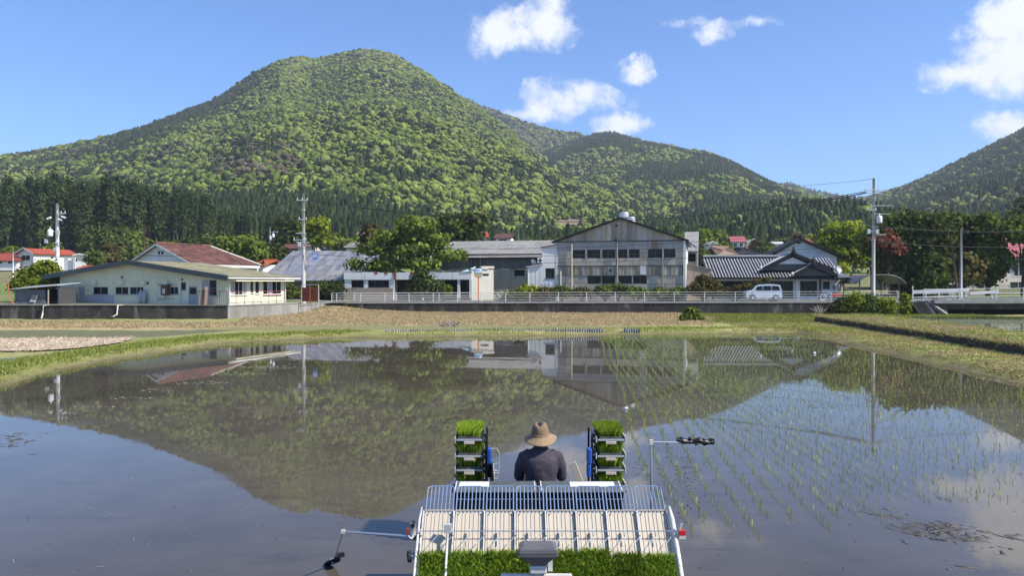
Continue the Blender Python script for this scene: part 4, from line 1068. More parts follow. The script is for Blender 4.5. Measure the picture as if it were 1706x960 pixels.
for k, (px, py, w) in enumerate(((160, 471, .35), (204, 471, .5), (241, 471, .5), (278, 471, .55))):
    mb = MB(); x, z = B.a(px), B.z(px, py); F.box(mb, x - w / 2, x + w / 2, .0, .3, z - .15, z + .18); F.box(mb, x - w / 2 - .03, x + w / 2 + .03, .302, .34, z - .17, z - .06); mb.build('vent_hood', MT['mint'], R)
for px, py in ((204, 462), (304, 466), (247, 472)):
    mb = MB(); x, z = B.a(px), B.z(px, py); mb.disc((x, -.04, z), (0, 1, 0), .11, .06, 12); mb.build('round_vent', MT['darkframe'], R)
mb = MB(); F.box(mb, B.a(274), B.a(284), .05, .45, B.z(279, 492), B.z(279, 476)); q = mb.build('gas_meter_box', MT['wood'], R)
mb = MB(); F.box(mb, B.a(277), B.a(281), .452, .48, B.z(279, 489), B.z(279, 481)); mb.build('meter_plate', MT['white'], q)
mb = MB(); F.box(mb, B.a(271), B.a(287), .03, .6, B.z(279, 475.5), B.z(279, 474)); mb.build('meter_roof', MT['darkframe'], q)
mb = MB()
mb.tube([F.P(B.a(276), .08, B.z(0, 491) + .0), F.P(B.a(276), .08, .45), F.P(B.a(264), .08, .45), F.P(B.a(264), .08, .25)], .035, 6); mb.tube([F.P(B.a(284), .07, 1.75), F.P(B.a(289), .07, 1.9), F.P(B.a(296), .07, 1.8)], .025, 6)
mb.tube([F.P(B.a(261), .06, .9), F.P(B.a(263), .08, .6), F.P(B.a(270), .08, .5), F.P(B.a(290), .08, .5)], .025, 6); mb.build('pipework', MT['steel'], R)
mb = MB(); mb.tube([F.P(B.a(301), .06, 0), F.P(B.a(301), .06, B.z(301, 484))], .06, 8); mb.build('soil_pipe', MT['white'], R)
mb = MB(); mb.tube([F.P(B.a(110), .05, B.z(110, 462)), F.P(B.a(126), .06, B.z(126, 462)), F.P(B.a(128), .07, B.z(128, 470)), F.P(B.a(121), .07, B.z(121, 476)), F.P(B.a(121), .07, .2)], .03, 6); mb.build('wall_cable', MT['mint'], R)
for k, px in enumerate((239.5, 245)):
    t = thing('gas_cylinder', ('grey gas cylinder against the green wall, further from the meter', 'grey gas cylinder against the green wall, nearer the meter')[k], 'gas cylinder', R.matrix_basis @ F.P(B.a(px), .35, 0), 0, 'gas cylinders by the wall')
    MB().lathe([(0, 0), (.2, 0), (.2, 1.05), (.13, 1.2), (.05, 1.24), (.05, 1.3), (0, 1.3)], 12).build('bottle', MT['greypanel'], t, True); MB().tube([(0, 0, 1.28), (0, 0, 1.42)], .04, 6).build('valve', MT['steel'], t)
def on_face(px, b, z=0.0): return R.matrix_basis @ F.P(B.a(px), b, z)
t = thing('air_conditioner', 'small outdoor air conditioner with orange lid by the step ladder', 'air conditioner', on_face(117, .6), R.rotation_euler.z)
MB().bx(-.42, .42, -.18, .18, .05, .68).build('casing', MT['white'], t); MB().disc((-.1, -.19, .36), (0, 1, 0), .24, .03, 18).build('fan_grille', MT['darkframe'], t); MB().bx(-.35, .3, -.2, .16, .69, .76).build('cover', MT['rust'], t)
t = thing('step_ladder', 'grey folding step ladder leaning at the end of the green wall', 'ladder', on_face(104, .5), R.rotation_euler.z)
for x in (-.35, .3): MB().bar((x, 0, 0), (x * .75, .22, 1.55), .06, .04).build('stile', MT['steel'], t)
for k in range(5): z = .25 + .3 * k; MB().bx(-.33 + .02 * k, .28 - .02 * k, z * .14 - .04, z * .14 + .04, z - .02, z + .02).build('rung', MT['steel'], t)
for k, (px, lab) in enumerate(((347, 'brown board leaning on the railing, nearest the door'), (351, 'brown board leaning on the railing, in the middle'), (355, 'brown board leaning on the railing, nearest the corner'))):
    p = on_face(px, 1.0); o = MB().bar((0, 0, 0), (.12 - .06 * k, .25, 1.5 + .06 * k), .28, .04, (0, 1, 0)).build('board', MT['tan'] if k != 1 else MT['wood']); o.location = p; tag(o, lab, 'board', 'boards leaning by the railing')
# thin rusty handrail in front
t = thing('handrail', 'thin rusty handrail running round the corner of the green building', 'railing', on_face(346, 1.3), R.rotation_euler.z)
L0 = -B.a(346) + 1.0
for k in range(5): x = L0 * k / 4; MB().tube([(x, 0, 0), (x, 0, 1.25)], .025, 6).build('post', MT['rust'], t)
MB().tube([(0, 0, 1.24), (L0, 0, 1.24)], .025, 6).build('rail', MT['rust'], t)
for k in range(1, 8): y = 1.15 * k; MB().tube([(L0, y, 0), (L0, y, 1.2)], .022, 6).build('post', MT['rust'], t)
MB().tube([(L0, 0, 1.2), (L0, 9.2, 1.2)], .022, 6).build('rail', MT['rust'], t)
p = R.matrix_basis @ Vector((1.25, 9.4, 0))
t = thing('scrap_gate', 'red-brown rusted sheet gate at the far end of the green building', 'gate', p, R.rotation_euler.z)
MB().bx(0, 1.9, 0, .05, .1, 1.5).build('sheet', MT['rust'], t)
for x in (-.05, .95, 1.95): MB().bx(x - .04, x + .04, -.08, -.02, -.3, 1.75).build('post', MT['orange'] if x > .5 and x < 1.5 else MT['cream'], t)
MB().bx(-.05, 1.95, -.08, -.02, 1.76, 1.82).build('rail', MT['cream'], t)
t = thing('roof_sign', 'tall white double-post signboard behind the slate fascia', 'signboard', at(117, 452, 84))
MB().bx(-.62, -.28, -.06, .06, -1, 1.35).build('post', MT['white'], t); MB().bx(.3, .58, -.06, .06, -1, 1.35).build('post', MT['white'], t); MB().bx(-.28, .3, -.03, .03, -1, 1.2).build('panel', MT['greypanel'], t); MB().bx(-.62, .58, -.07, .07, 1.352, 1.5).build('cap', MT['white'], t)

# --- concrete block shed
B2 = Bld('block_shed', 'small grey concrete block shed with pale sheet roof beside the green building', 'shed', 24, 72.5, 1.33, 6)
R2, F2 = B2.root, B2.F
W2 = B2.a(75); hL, hR = B2.z(24, 482), B2.z(75, 480)
mb = MB(); F2.box(mb, 0.02, W2, -2.6, -.12, 0, hL - .05); mb.build('core', MT['dark'], R2)
nr = 6; bl = None
for j in range(nr):
    for i in range(-1, 8):
        w = W2 / 7.5; x0 = max(0, w * (i + (.5 if j % 2 else 0))); x1 = min(W2, w * (i + 1 + (.5 if j % 2 else 0)))
        if x1 - x0 < .05: continue
        z0, z1 = (hL - .05) * j / nr, (hL - .05) * (j + 1) / nr
        mb = MB(); F2.box(mb, x0 + .008, x1 - .008, -.118, -.01 + .008 * ((i * 3 + j) % 3), z0 + .006, z1 - .006); mb.build('block', MT['block'], R2)
x3 = B2.a(98); mb = MB(); F2.box(mb, W2 + .3, x3, -2.4, -2.3, 0, hR); F2.box(mb, x3 - .12, x3, -2.3, 0, 0, hR); mb.build('open_bay', MT['darkframe'], R2)
roof_slab('roof', MT['tin'], R2, [(-.25, -.35, hL + .02), (x3 + .1, -.35, B2.z(98, 475)), (x3 + .1, 2.9, B2.z(98, 475) + .25), (-.25, 2.9, hL + .3)], .07)
p = B2.root.matrix_basis @ Vector((W2 * .66, -.35, 0))
t = thing('folding_chair', 'old metal folding chair propped against the block shed', 'chair', p)
MB().bar((-.18, 0, 0), (.05, .2, .95), .03, .03).build('frame', MT['steel'], t); MB().bar((.22, 0, 0), (.4, .2, .95), .03, .03).build('frame', MT['steel'], t); MB().bar((.02, .1, .55), (.26, .22, .93), .4, .03, (0, 1, 0)).build('backrest', MT['darkframe'], t); MB().box((.08, -.05, .32), (.42, .1, .12)).build('seat', MT['white'], t)
o = MB().tube([(0, 0, -.1), (.02, 0, 1.35)], .07, 8).build('wooden_post', MT['tan']); o.location = at(80, 508, 70.5); tag(o, 'short tan timber post standing before the block shed opening', 'post')
t = thing('orange_stake', 'rusty orange bent stake standing on the grass by the shed', 'stake', at(14, 508, 72)); MB().tube([(.55, 0, 0), (.1, 0, .5), (-.05, 0, 2.1)], .045, 6).build('stake', MT['orange'], t); MB().tube([(-.04, 0, 2.0), (.14, 0, 2.3)], .07, 6).build('prong', MT['tan'], t); MB().tube([(-.05, 0, 2.0), (-.1, 0, 2.25)], .05, 6).build('prong', MT['orange'], t)

# --- white storehouse with rusty tiled roof
B3 = Bld('storehouse', 'white gabled storehouse with rust-brown tiled roof behind the green building', 'house', 316, 84, 1.6, 24)
R3, F3 = B3.root, B3.F
xl = B3.a(219); xm = B3.a(265); za, ze = B3.z(265, 407), B3.z(316, 436); zle = B3.z(219, 438)
mb = MB(); F3.poly(mb, [(xl, 0), (0, 0), (0, ze), (xm, za), (xl, zle)]); mb.add([(0, 0, 0), (0, 10.5, 0), (0, 10.5, ze), (0, 0, ze)], [(0, 1, 2, 3)]); mb.build('wall', MT['whitewall'], R3)
for px in (265.5, 271): mb = MB(); F3.box(mb, B3.a(px) - .13, B3.a(px) + .13, .0, .03, B3.z(px, 424), B3.z(px, 418.5)); mb.build('gable_vent', MT['dark'], R3)
for py in (420, 427): mb = MB(); F3.box(mb, B3.a(236 if py < 425 else 228), B3.a(292 if py < 425 else 305), .0, .02, B3.z(265, py) - .02, B3.z(265, py) + .02); mb.build('board_line', MT['greypanel'], R3)
D3 = 8.6
e0, e1, g1, g0 = Vector((.55, -.4, ze - .22)), Vector((.55, 10.3, ze - .22)), Vector((xm, D3 - 1.2, za + .05)), Vector((xm, -.4, za + .05))
roof_slab('roof_deck', MT['wood'], R3, [g0, e0, e1, g1], .1)
sheet_grid('roof_tile', MT['brownroof'], R3, [e0, e1, g1, g0], 14, 9, .03, .012)
roof_slab('roof_deck', MT['brownroof'], R3, [g0, (xl - .5, -.4, zle - .2), (xl - .5, 9.5, zle - .2), g1], .12)
mb = MB(); mb.bar((xm, -.45, za - .06), (.6, -.45, ze - .3), .06, .2); mb.build('barge_board', MT['white'], R3); mb = MB(); mb.bar((xm, -.45, za - .06), (xl - .5, -.45, zle - .3), .06, .2); mb.build('barge_board', MT['white'], R3)
mb = MB(); mb.bar((.4, -.35, ze - .42), (.4, 10.2, ze - .42), .3, .28); mb.build('fascia', MT['white'], R3)
mb = MB(); mb.tube([g0 + Vector((0, 0, .06)), g1 + Vector((0, 0, .06))], .14, 8); mb.build('ridge', MT['brownroof'], R3); mb = MB(); mb.tube([g1 + Vector((0, 0, .06)), e1 + Vector((0, 0, .06))], .1, 8); mb.build('ridge', MT['cream'], R3)

# --- blue-grey sheet roofed shed
B4 = Bld('sheet_roof_shed', 'wide shed with patchy blue-grey sheet roof behind the pale pole', 'shed', 432, 104, 1.5, 10)
R4, F4 = B4.root, B4.F
xw = B4.a(612); dz = 9.5; ze = B4.z(500, 468); zr_ = B4.z(540, 418, dz); xr0 = B4.a(488, dz); xr1 = B4.a(640, dz)
mb = MB(); F4.wall(mb, .6, xw - .3, -.5, ze - .1); mb.build('wall', MT['corrug'], R4)
pp = [(0, -.5, ze), (xw, -.5, ze), (xr1, dz, zr_), (xr0, dz, zr_)]
roof_slab('roof_deck', MT['darkframe'], R4, pp, .08); sheet_grid('roof_sheet', MT['bluesheet'], R4, pp, 22, 6, .02, .02)
roof_slab('roof_deck', MT['bluesheet'], R4, [(xr0, dz, zr_), (xr1, dz, zr_), (xr1, dz + 8, zr_ - 3), (xr0, dz + 8, zr_ - 3)], .08)

# --- derelict shop with white fascia
B5 = Bld('derelict_shop', 'derelict flat-roofed shop with peeling white fascia and dark windows', 'shop', 573, 96.5, 1.15, 9)
R5, F5 = B5.root, B5.F
A5 = lambda px, y=0: B5.a(px, y)
zf0, zf1 = B5.z(640, 466), B5.z(640, 454)
xE, x2 = A5(785), A5(764)
xw1 = A5(655)
wn5 = [B5.r(585, 606, 467, 479), B5.r(613, 648, 467, 479)]
mb = MB(); F5.wall(mb, 0, xw1, 0, zf0, wn5, .2); mb.build('wall', MT['whitewall'], R5)
for h, n in zip(wn5, (2, 3)): F5.window(R5, *h, n=n, b=-.1, frame='darkframe')
mb = MB(); F5.box(mb, 0, xw1, .003, .05, 0, B5.z(610, 480)); mb.build('skirt_board', MT['tan'], R5)
nf = 7
for k in range(nf):
    a0, a1 = xE * k / nf, xE * (k + 1) / nf
    mb = MB(); F5.box(mb, a0 + .02, a1 - .02, .06 + .01 * (k % 2), .12 + .01 * (k % 2), zf0, zf1 + .05 * math.sin(k * 2.1)); mb.build('fascia_panel', MT['whitewall'], R5)
for px, w in ((625, 6), (642, 5), (655, 4), (685, 6)):
    mb = MB(); x = A5(px); F5.poly(mb, [(x - .02 * w, zf1 + .02), (x + .07 * w, zf1 + .02), (x + .05 * w, zf1 - .35), (x + .02 * w, zf1 - .12), (x, zf1 - .5)], .135); F5.poly(mb, [(x - .02 * w, zf1 + .02), (x + .07 * w, zf1 + .02), (x + .05 * w, zf1 - .35), (x + .02 * w, zf1 - .12), (x, zf1 - .5)], .132); mb.build('peeled_patch', MT['rust'], R5)
for px in (657, 687): mb = MB(); F5.box(mb, A5(px), A5(px + 3.5), .14, .2, zf0, zf1); mb.build('red_band', MT['rust'], R5)
# porch: recessed dark shopfront with posts
mb = MB(); mb.bx(xw1, xE, 1.6, 1.8, 0, zf0); mb.build('shopfront', MT['glass'], R5)
for px in (703, 733): mb = MB(); mb.bx(A5(px), A5(px) + .18, .05, .2, 0, zf0); mb.build('porch_post', MT['white'], R5)
for px in (762, 782): mb = MB(); mb.bx(A5(px), A5(px) + .3, .0, .28, .35, zf0); mb.build('porch_post', MT['white'], R5); mb = MB(); mb.bx(A5(px) + .02, A5(px) + .28, .01, .27, 0, .35); mb.build('post_base', MT['tan'], R5)
for px, py, w, h in ((709, 470, .35, .55), (723, 472, .7, .4), (724, 477, .45, .3)): mb = MB(); x, z = B5.a(px, 1.6), B5.z(px, py, 1.6); mb.bx(x - w / 2, x + w / 2, 1.53, 1.58, z - h / 2, z + h / 2); mb.build('paper_notice', MT['sticker'], R5)
mb = MB(); mb.bx(-.1, xE + .1, .13, 7, zf1 - .12, zf1 - .02); mb.build('roof', MT['mossroof'], R5)
mb = MB(); mb.bx(xw1 - .05, xw1 + .03, .02, 1.6, 0, zf0); mb.build('side_wall', MT['whitewall'], R5)
mb = MB(); FB = Fr((xE, 0), (math.cos(.5), math.sin(.5))); L5 = (820 - 785) / FPX * 96 * 1.1; z5 = B5.z(800, 449)
FB.wall(mb, 0, L5, 0, z5); mb.build('side_wing', MT['cream'], R5)
mb = MB(); FB.box(mb, L5 * .42, L5 * .78, .01, .03, z5 - .75, z5 - .5); mb.build('wing_vent', MT['dark'], R5); mb = MB(); FB.box(mb, -.05, L5 * .75, -4, .12, z5 + .01, z5 + .12); mb.build('wing_roof', MT['tin'], R5); mb = MB(); FB.box(mb, L5 * .45, L5 * 1.02, -.6, .1, z5 + .13, z5 + .4); mb.build('roof_box', MT['cream'], R5)
roof_slab('awning', pm('faded_blue_sheet', (.40, .55, .58), (.5, .58, .58), 1, .6), R5, [(A5(768), -.2, zf1 + .03), (xE + .2, -.2, zf1 + .15), (xE + .2, 1.8, zf1 + .75), (A5(775), 1.8, zf1 + .4)], .05)
for k in range(14):
    x = A5(700) + (xE - A5(700)) * random.random(); p = R5.matrix_basis @ Vector((x, random.uniform(.3, 2.5), zf1 + .08))
    o = MB().box((0, 0, 0), (random.uniform(.4, 1.3), .3, .05), Matrix.Rotation(random.uniform(-.25, .25), 3, 'Y')).build('roof_scrap', MT['debris']); o.location = p; o.rotation_euler = (0, 0, random.uniform(-.5, .5)); tag(o, 'torn sheet scrap lying on the derelict shop roof', 'scrap', 'scraps on the shop roof')

# --- long grey warehouse
B6 = Bld('warehouse', 'long grey corrugated warehouse with pale slate roof behind the rubble heap', 'warehouse', 905, 104, 1.4, 12)
R6, F6 = B6.root, B6.F
xl = B6.a(700); ze = B6.z(830, 429); dz = 11; zr_ = B6.z(850, 401.5, dz); x1 = B6.a(930)
zm = B6.z(830, 449)
win6 = [B6.r(856, 874, 450, 460)]
mb = MB(); F6.wall(mb, xl, x1, 0, zm, win6, .3); mb.build('wall', MT['panel'], R6)
mb = MB(); F6.box(mb, win6[0][0], win6[0][1], -.5, -.35, win6[0][2], win6[0][3]); mb.build('broken_window', MT['dark'], R6)
k = 0; x = xl
while x < x1:
    mb = MB(); F6.box(mb, x + .01, min(x + 1.05, x1) - .01, .03 + .012 * (k % 2), .08 + .012 * (k % 2), zm + .02 * (k % 3), ze - .2); mb.build('cladding_sheet', MT['corrug'], R6); x += 1.05; k += 1
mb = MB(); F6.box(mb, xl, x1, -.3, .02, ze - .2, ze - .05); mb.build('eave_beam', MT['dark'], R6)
k = 0; x = xl
while x < B6.a(880):
    if not (win6[0][0] - 1.5 < x < win6[0][1]): mb = MB(); F6.box(mb, x + .02, x + 2.1, .02, .06, .2 * 0, zm - .15); mb.build('lower_panel', MT['panel'], R6)
    x += 2.15
zb_ = ze + .45
pp = [(xl - .3, -.8, ze), (x1, -.8, ze), (x1, .4, zb_ - .1), (xl - .3, .4, zb_ - .1)]
roof_slab('eave_roof', MT['greysheet'], R6, pp, .08)
pp = [(xl - .3, .2, zb_), (x1, .2, zb_), (x1, dz, zr_), (xl + 1.5, dz, zr_)]
roof_slab('roof_deck', MT['darkframe'], R6, pp, .08); sheet_grid('roof_sheet', MT['greysheet'], R6, pp, 20, 3, .03, .04)
roof_slab('roof_deck', MT['greysheet'], R6, [(xl + 1.5, dz, zr_), (x1, dz, zr_), (x1, dz + 9, zr_ - 2.5), (xl, dz + 9, zr_ - 2.5)], .08)
mb = MB(); F6.box(mb, B6.a(800), B6.a(801.5), .1, .2, zm - 1, ze); mb.build('downpipe', MT['paleconc'], R6)

# --- white annex of the factory
B7 = Bld('white_annex', 'white metal annex with one dark square window against the factory', 'annex', 927, 89.4, 1.3, 8)
R7, F7 = B7.root, B7.F
xl, xs_ = B7.a(880), B7.a(903)
zt0, zt1 = B7.z(903, 412), B7.z(927, 408); zl0, zl1 = B7.z(880, 444), B7.z(904, 440)
w7 = B7.r(908.5, 924, 447, 464)
mb = MB(); F7.wall(mb, xs_, 0, .35, zt0 - .3, [w7], .15); F7.poly(mb, [(xs_, zt0 - .3), (0, zt0 - .3), (0, zt1), (xs_, zt0)]); F7.poly(mb, [(xl, .35), (xs_, .35), (xs_, zl1), (xl, zl0)]); mb.add([(xl, 0, .35), (xl, 4, .35), (xl, 4, zl0), (xl, 0, zl0)], [(0, 1, 2, 3)]); mb.add([(xs_, 0, zl1), (xs_, 4, zl1), (xs_, 4, zt0), (xs_, 0, zt0)], [(0, 1, 2, 3)]); mb.build('wall', MT['whitewall'], R7)
F7.window(R7, *w7, n=1, b=-.08, frame='darkframe')
mb = MB(); F7.box(mb, xl, 0, -.3, -.02, 0, .35); mb.build('footing', MT['wood'], R7)
for a in np.arange(xl + .4, 0, .5): mb = MB(); F7.box(mb, a, a + .03, 0, .02, .36, (zl0 if a < xs_ else zt0) - .1) if not (w7[0] - .1 < a < w7[1] + .1) else F7.box(mb, a, a + .03, 0, .02, .36, w7[2] - .1); mb.build('seam', MT['whitewall'], R7)
roof_slab('roof', MT['darkframe'], R7, [(xs_ - .15, -.15, zt0 + .04), (.05, -.15, zt1 + .04), (.05, 4, zt1 + .04), (xs_ - .15, 4, zt0 + .04)], .1)
roof_slab('lean_to_roof', MT['steel'], R7, [(xl - .25, -.2, zl0 - .02), (xs_ + .1, -.2, zl1 + .05), (xs_ + .1, 4, zl1 + .05), (xl - .25, 4, zl0 - .02)], .1)
mb = MB(); mb.tube([(xl, -.08, 0), (xl, -.08, zl0 - .1)], .05, 6); mb.build('downpipe', MT['white'], R7)
t = thing('cross_sign', 'dark cross-shaped window mark on the annex corner above the lean-to', 'sign', R7.matrix_basis @ Vector((B7.a(900), -.05, B7.z(900, 434))))
MB().bx(-.3, .3, -.02, .02, -.3, .3).build('plate', MT['white'], t); MB().add([], []).bx(-.26, .26, -.035, -.022, -.07, .07).bx(-.07, .07, -.0345, -.0225, -.26, -.072).bx(-.07, .07, -.0345, -.0225, .072, .26).build('cross', MT['dark'], t)
o = MB().loft([((0, 0, 0), .3, .06, (0, .3, 1), (1, 0, 0)), ((-.15, 0, .35), .26, .05, (-.4, 0, 1), (1, 0, 0)), ((-.35, 0, .55), .1, .04, (-.6, 0, 1), (1, 0, 0))], 10).build('tin_scrap', MT['cream'], smooth=True)
o.location = R7.matrix_basis @ Vector((B7.a(890), .4, B7.z(890, 440))); tag(o, 'curled cream metal scrap lying on the lean-to roof of the annex', 'scrap')

# --- the factory
B8 = Bld('factory', 'large weathered grey factory with a wide panelled gable and dark windows', 'factory', 1140, 86, 1.25, 14)
R8, F8 = B8.root, B8.F
W8 = B8.a(927)
ZG = lambda px, py: B8.z(px, py)
z_eR, z_eL, z_ap = ZG(1138, 397), ZG(929, 402), ZG(1036, 362.5); xap = B8.a(1033.5)
z_eave = (z_eR + z_eL) / 2
z_g0 = ZG(1033, 401.5)                 # foot of the gable
zb1 = ZG(1033, 416); zb2 = ZG(1033, 443); zb3 = ZG(1033, 459.5); zb2t = ZG(1033, 430)
mb = MB(); F8.wall(mb, W8 + .05, -.05, 0, z_g0, (), b=-.22); F8.poly(mb, [(W8 + .05, z_g0), (-.05, z_g0), (-.05, z_eave), (xap, z_ap - .1), (W8 + .05, z_eave)], -.12); mb.build('backing_wall', MT['dark'], R8)
up = [(953.7, 975.4), (978, 1000.3), (1002.5, 1025.5), (1028.8, 1045.8), (1047.2, 1065.3), (1079.7, 1104), (1106.2, 1124.9)]
lo_ = [(978.7, 1001), (1002.5, 1025), (1030.4, 1052.6), (1054.8, 1077.5)]
upw = [(B8.a(a), B8.a(b), ZG(1033, 430), ZG(1033, 417.5)) for a, b in up]
low = [(B8.a(a), B8.a(b), ZG(1033, 473), ZG(1033, 460)) for a, b in lo_]
for i, h in enumerate(upw): F8.window(R8, *h, n=2, b=-.1, fw=.045, frame='darkframe', sill=False, cross=True)
for i, h in enumerate(low): F8.window(R8, *h, n=2, b=-.1, fw=.045, frame='darkframe', sill=False)
def panel_row(name, mat, xs, z0, z1, holes=(), th=.06, b=0, jit=.01, gap=.015):
    xs = sorted(xs)
    for k, (a, c) in enumerate(zip(xs[:-1], xs[1:])):
        if any(h[0] - .02 < (a + c) / 2 < h[1] + .02 and h[2] - .05 < (z0 + z1) / 2 < h[3] + .05 for h in holes): continue
        mb = MB(); q = b + jit * ((k * 5) % 3) / 2; F8.box(mb, a + gap, c - gap, q - th, q, z0 + gap, z1 - gap); mb.build(name, mat, R8)
e = [W8, 0]
panel_row('zinc_panel', MT['band'], [W8] + [B8.a(p) for p in (945, 955, 978, 1000, 1030, 1055, 1079, 1100, 1122)] + [0], zb1, z_g0 - .08, b=.02)
panel_row('wall_panel', MT['panel'], e + [x for h in upw for x in h[:2]] + [B8.a(940)], zb2t, zb1, upw)
panel_row('wall_panel', MT['panel'], e + [B8.a(p) for p in (952, 977, 1001, 1027, 1053, 1079, 1106)], zb2, zb2t)
n = 34; panel_row('fibre_sheet', MT['strip'], [W8 + (B8.a(1137) - W8) * i / n for i in range(n + 1)], zb3, zb2 - .05, b=.035, jit=.03)
mb = MB(); F8.box(mb, W8, 0, -.02, .09, zb2 - .05, zb2 + .04); mb.build('ledge', MT['darkframe'], R8)
panel_row('wall_panel', MT['panel'], e + [x for h in low for x in h[:2]] + [B8.a(p) for p in (942, 958, 1100, 1120)], ZG(1033, 473), zb3, low)
zl = ZG(1033, 473)
panel_row('wall_panel', MT['panel'], e + [B8.a(p) for p in (950, 977, 1003, 1028, 1053, 1079, 1108)], zl / 2, zl); panel_row('wall_panel', MT['panel'], e + [B8.a(p) for p in (964, 990, 1015, 1040, 1066, 1094)], 0, zl / 2)
n = 25
for i in range(n):
    a0, a1 = W8 + (0 - W8) * i / n + .01, W8 + (0 - W8) * (i + 1) / n - .01
    zt = lambda a: z_eave + (z_ap - z_eave) * (1 - abs(a - xap) / (xap - W8 if a < xap else -xap)) - .18
    m2 = MB(); q = .02 + .025 * (i % 2); pl = [(a0, z_g0 + .02), (a1, z_g0 + .02), (a1, max(zt(a1), z_g0 + .03)), (a0, max(zt(a0), z_g0 + .03))]
    if a0 < xap < a1: pl.insert(3, (xap, zt(xap)))
    m2.prism(pl, q, q - .05, lambda u, v, d: F8.P(u, d, v)); m2.build('gable_sheet', MT['strip'], R8)
mb = MB(); F8.box(mb, W8 - .05, .05, .06, .14, z_g0 - .08, z_g0 + .02); mb.build('gable_ledge', MT['darkframe'], R8)
mb = MB(); F8.box(mb, B8.a(1085), B8.a(1096), .05, .07, zb1 + .03, z_g0 - .1); mb.build('brown_panel', MT['thatch'], R8)
D8 = 17
for sgn, (xe, nm) in enumerate(((W8 - .5, 'l'), (.5, 'r'))):
    zz = z_eave + (z_ap - z_eave) * (1 - abs(xe - xap) / (xap - W8 if xe < xap else -xap))
    pp = [(xap, -.3, z_ap), (xe, -.3, zz), (xe, D8, zz), (xap, D8, z_ap)]
    roof_slab('roof', MT['greysheet'], R8, pp, .12); m2 = MB(); m2.bar((xap, -.33, z_ap - .06), (xe, -.33, zz - .06), .06, .22); m2.build('barge_board', MT['darkroof'], R8)
FS8 = Fr((0, 0), (0, 1)); mb = MB(); sw8 = [(1.2, 3.2, zb1 - 1.0, zb1 + .2)]
FS8.wall(mb, 0, D8, 0, z_eR - .1, sw8); mb.build('side_wall', MT['whitewall'], R8); FS8.window(R8, *sw8[0], n=2, frame='darkframe')
MB().bx(W8 - .1, W8 + .1, -.1, .14, 0, z_eL - .2).build('corner_pipe', MT['white'], R8); MB().bx(-.12, .14, -.12, .16, 0, z_eR - .15).build('corner_pipe', MT['white'], R8)
for px, y0, y1, mt in ((953, 407, 481, 'cream'), (1028.5, 405, 482, 'paleconc'), (1104, 412, 480, 'paleconc'), (934.5, 452, 490, 'cream')):
    a = B8.a(px); m2 = MB(); m2.tube([(a, -.16, max(0, ZG(px, y1))), (a, -.16, ZG(px, y0))], .07, 8); m2.build('downpipe', MT[mt], R8)
for px in (976.5, 1001.5, 1046.5, 1027): m2 = MB(); a = B8.a(px); F8.box(m2, a - .1, a + .1, .0, .06, zb2t - .02, zb1 + .02); m2.build('mullion_post', MT['paleconc'], R8)
m2 = MB(); x, z = B8.a(1072), ZG(1072, 450); F8.box(m2, x - .35, x + .25, .08, .12, z - .5, z + .45); m2.build('louvre', MT['white'], R8)
for px, py in ((1017, 451), (1026, 400), (1027, 376)): m2 = MB(); m2.disc((B8.a(px), -.12, ZG(px, py)), (0, 1, 0), .13, .1, 10); m2.build('flue_hole', MT['dark'], R8)
roof_slab('side_awning', pm('blue_awning', (.09, .24, .48), (.12, .27, .5), 2, .5), R8, [(0.1, .4, z_eR - .1), (1.3, .4, z_eR - .9), (1.3, 7, z_eR - .9), (.1, 7, z_eR - .1)], .05)
for k, (px, py, y) in enumerate(((1039.5, 361, 3.5), (1050.5, 369, 2.0))):
    t = thing('roof_ventilator', ('taller white round ventilator on the factory ridge', 'lower white round ventilator on the factory roof slope')[k], 'ventilator', R8.matrix_basis @ Vector((B8.a(px, y), y, B8.z(px, py + 6, y))), 0, 'ventilators on the factory roof')
    MB().lathe([(.22, -.6), (.22, .35)], 14).build('neck', MT['tin'], t, True); MB().lathe([(0, .3), (.5, .3), (.54, .36), (.54, .82), (.48, .9), (0, .94)], 18).build('drum', MT['tin'], t)
B9 = Bld('factory_wing', 'narrow grey rear wing with an open dark bay beside the factory', 'building', 1141, 104, 1.6, 14)
R9, F9 = B9.root, B9.F
w = B9.a(1162); z9 = B9.z(1150, 419); z9t = B9.z(1150, 395)
mb = MB(); F9.wall(mb, 0, w, 0, z9, [(w * .22, w * .85, B9.z(0, 443), z9 - .3)], .6); mb.build('wall', MT['panel'], R9); mb = MB(); F9.box(mb, w * .2, w * .87, -.8, -.62, B9.z(0, 443), z9); mb.build('open_bay', MT['dark'], R9)
roof_slab('roof', MT['greysheet'], R9, [(-.2, -.3, z9), (w + .1, -.3, z9), (w + .1, 8, z9t + 1.2), (-.2, 8, z9t + 1.2)], .1); mb = MB(); F9.box(mb, w - .12, w + .1, -.1, .1, 0, z9); mb.build('corner_post', MT['cream'], R9)
B10 = Bld('block_wall', 'low tan cement wall sloping down between factory and tiled house', 'wall', 1144, 88, 1.3, 4)
R10, F10 = B10.root, B10.F
xs = [0, B10.a(1156), B10.a(1168), B10.a(1186)]; zz = [B10.z(1144, 441), B10.z(1156, 443), B10.z(1168, 446), B10.z(1186, 449)]
for i in range(3):
    for (f0, f1) in ((0, .5), (.5, 1)): m2 = MB(); m2.prism([(xs[i] + .015, zz[i] * f0 + .01), (xs[i + 1] - .015, zz[i + 1] * f0 + .01), (xs[i + 1] - .015, zz[i + 1] * f1 - .01), (xs[i] + .015, zz[i] * f1 - .01)], 0, -.12, lambda u, v, d: F10.P(u, d, v)); m2.build('wall_panel', MT['tan'], R10)
m2 = MB(); m2.bar((0, 0, zz[0] + .05), (xs[3], 0, zz[3] + .05), .3, .08); m2.build('coping', MT['greysheet'], R10)

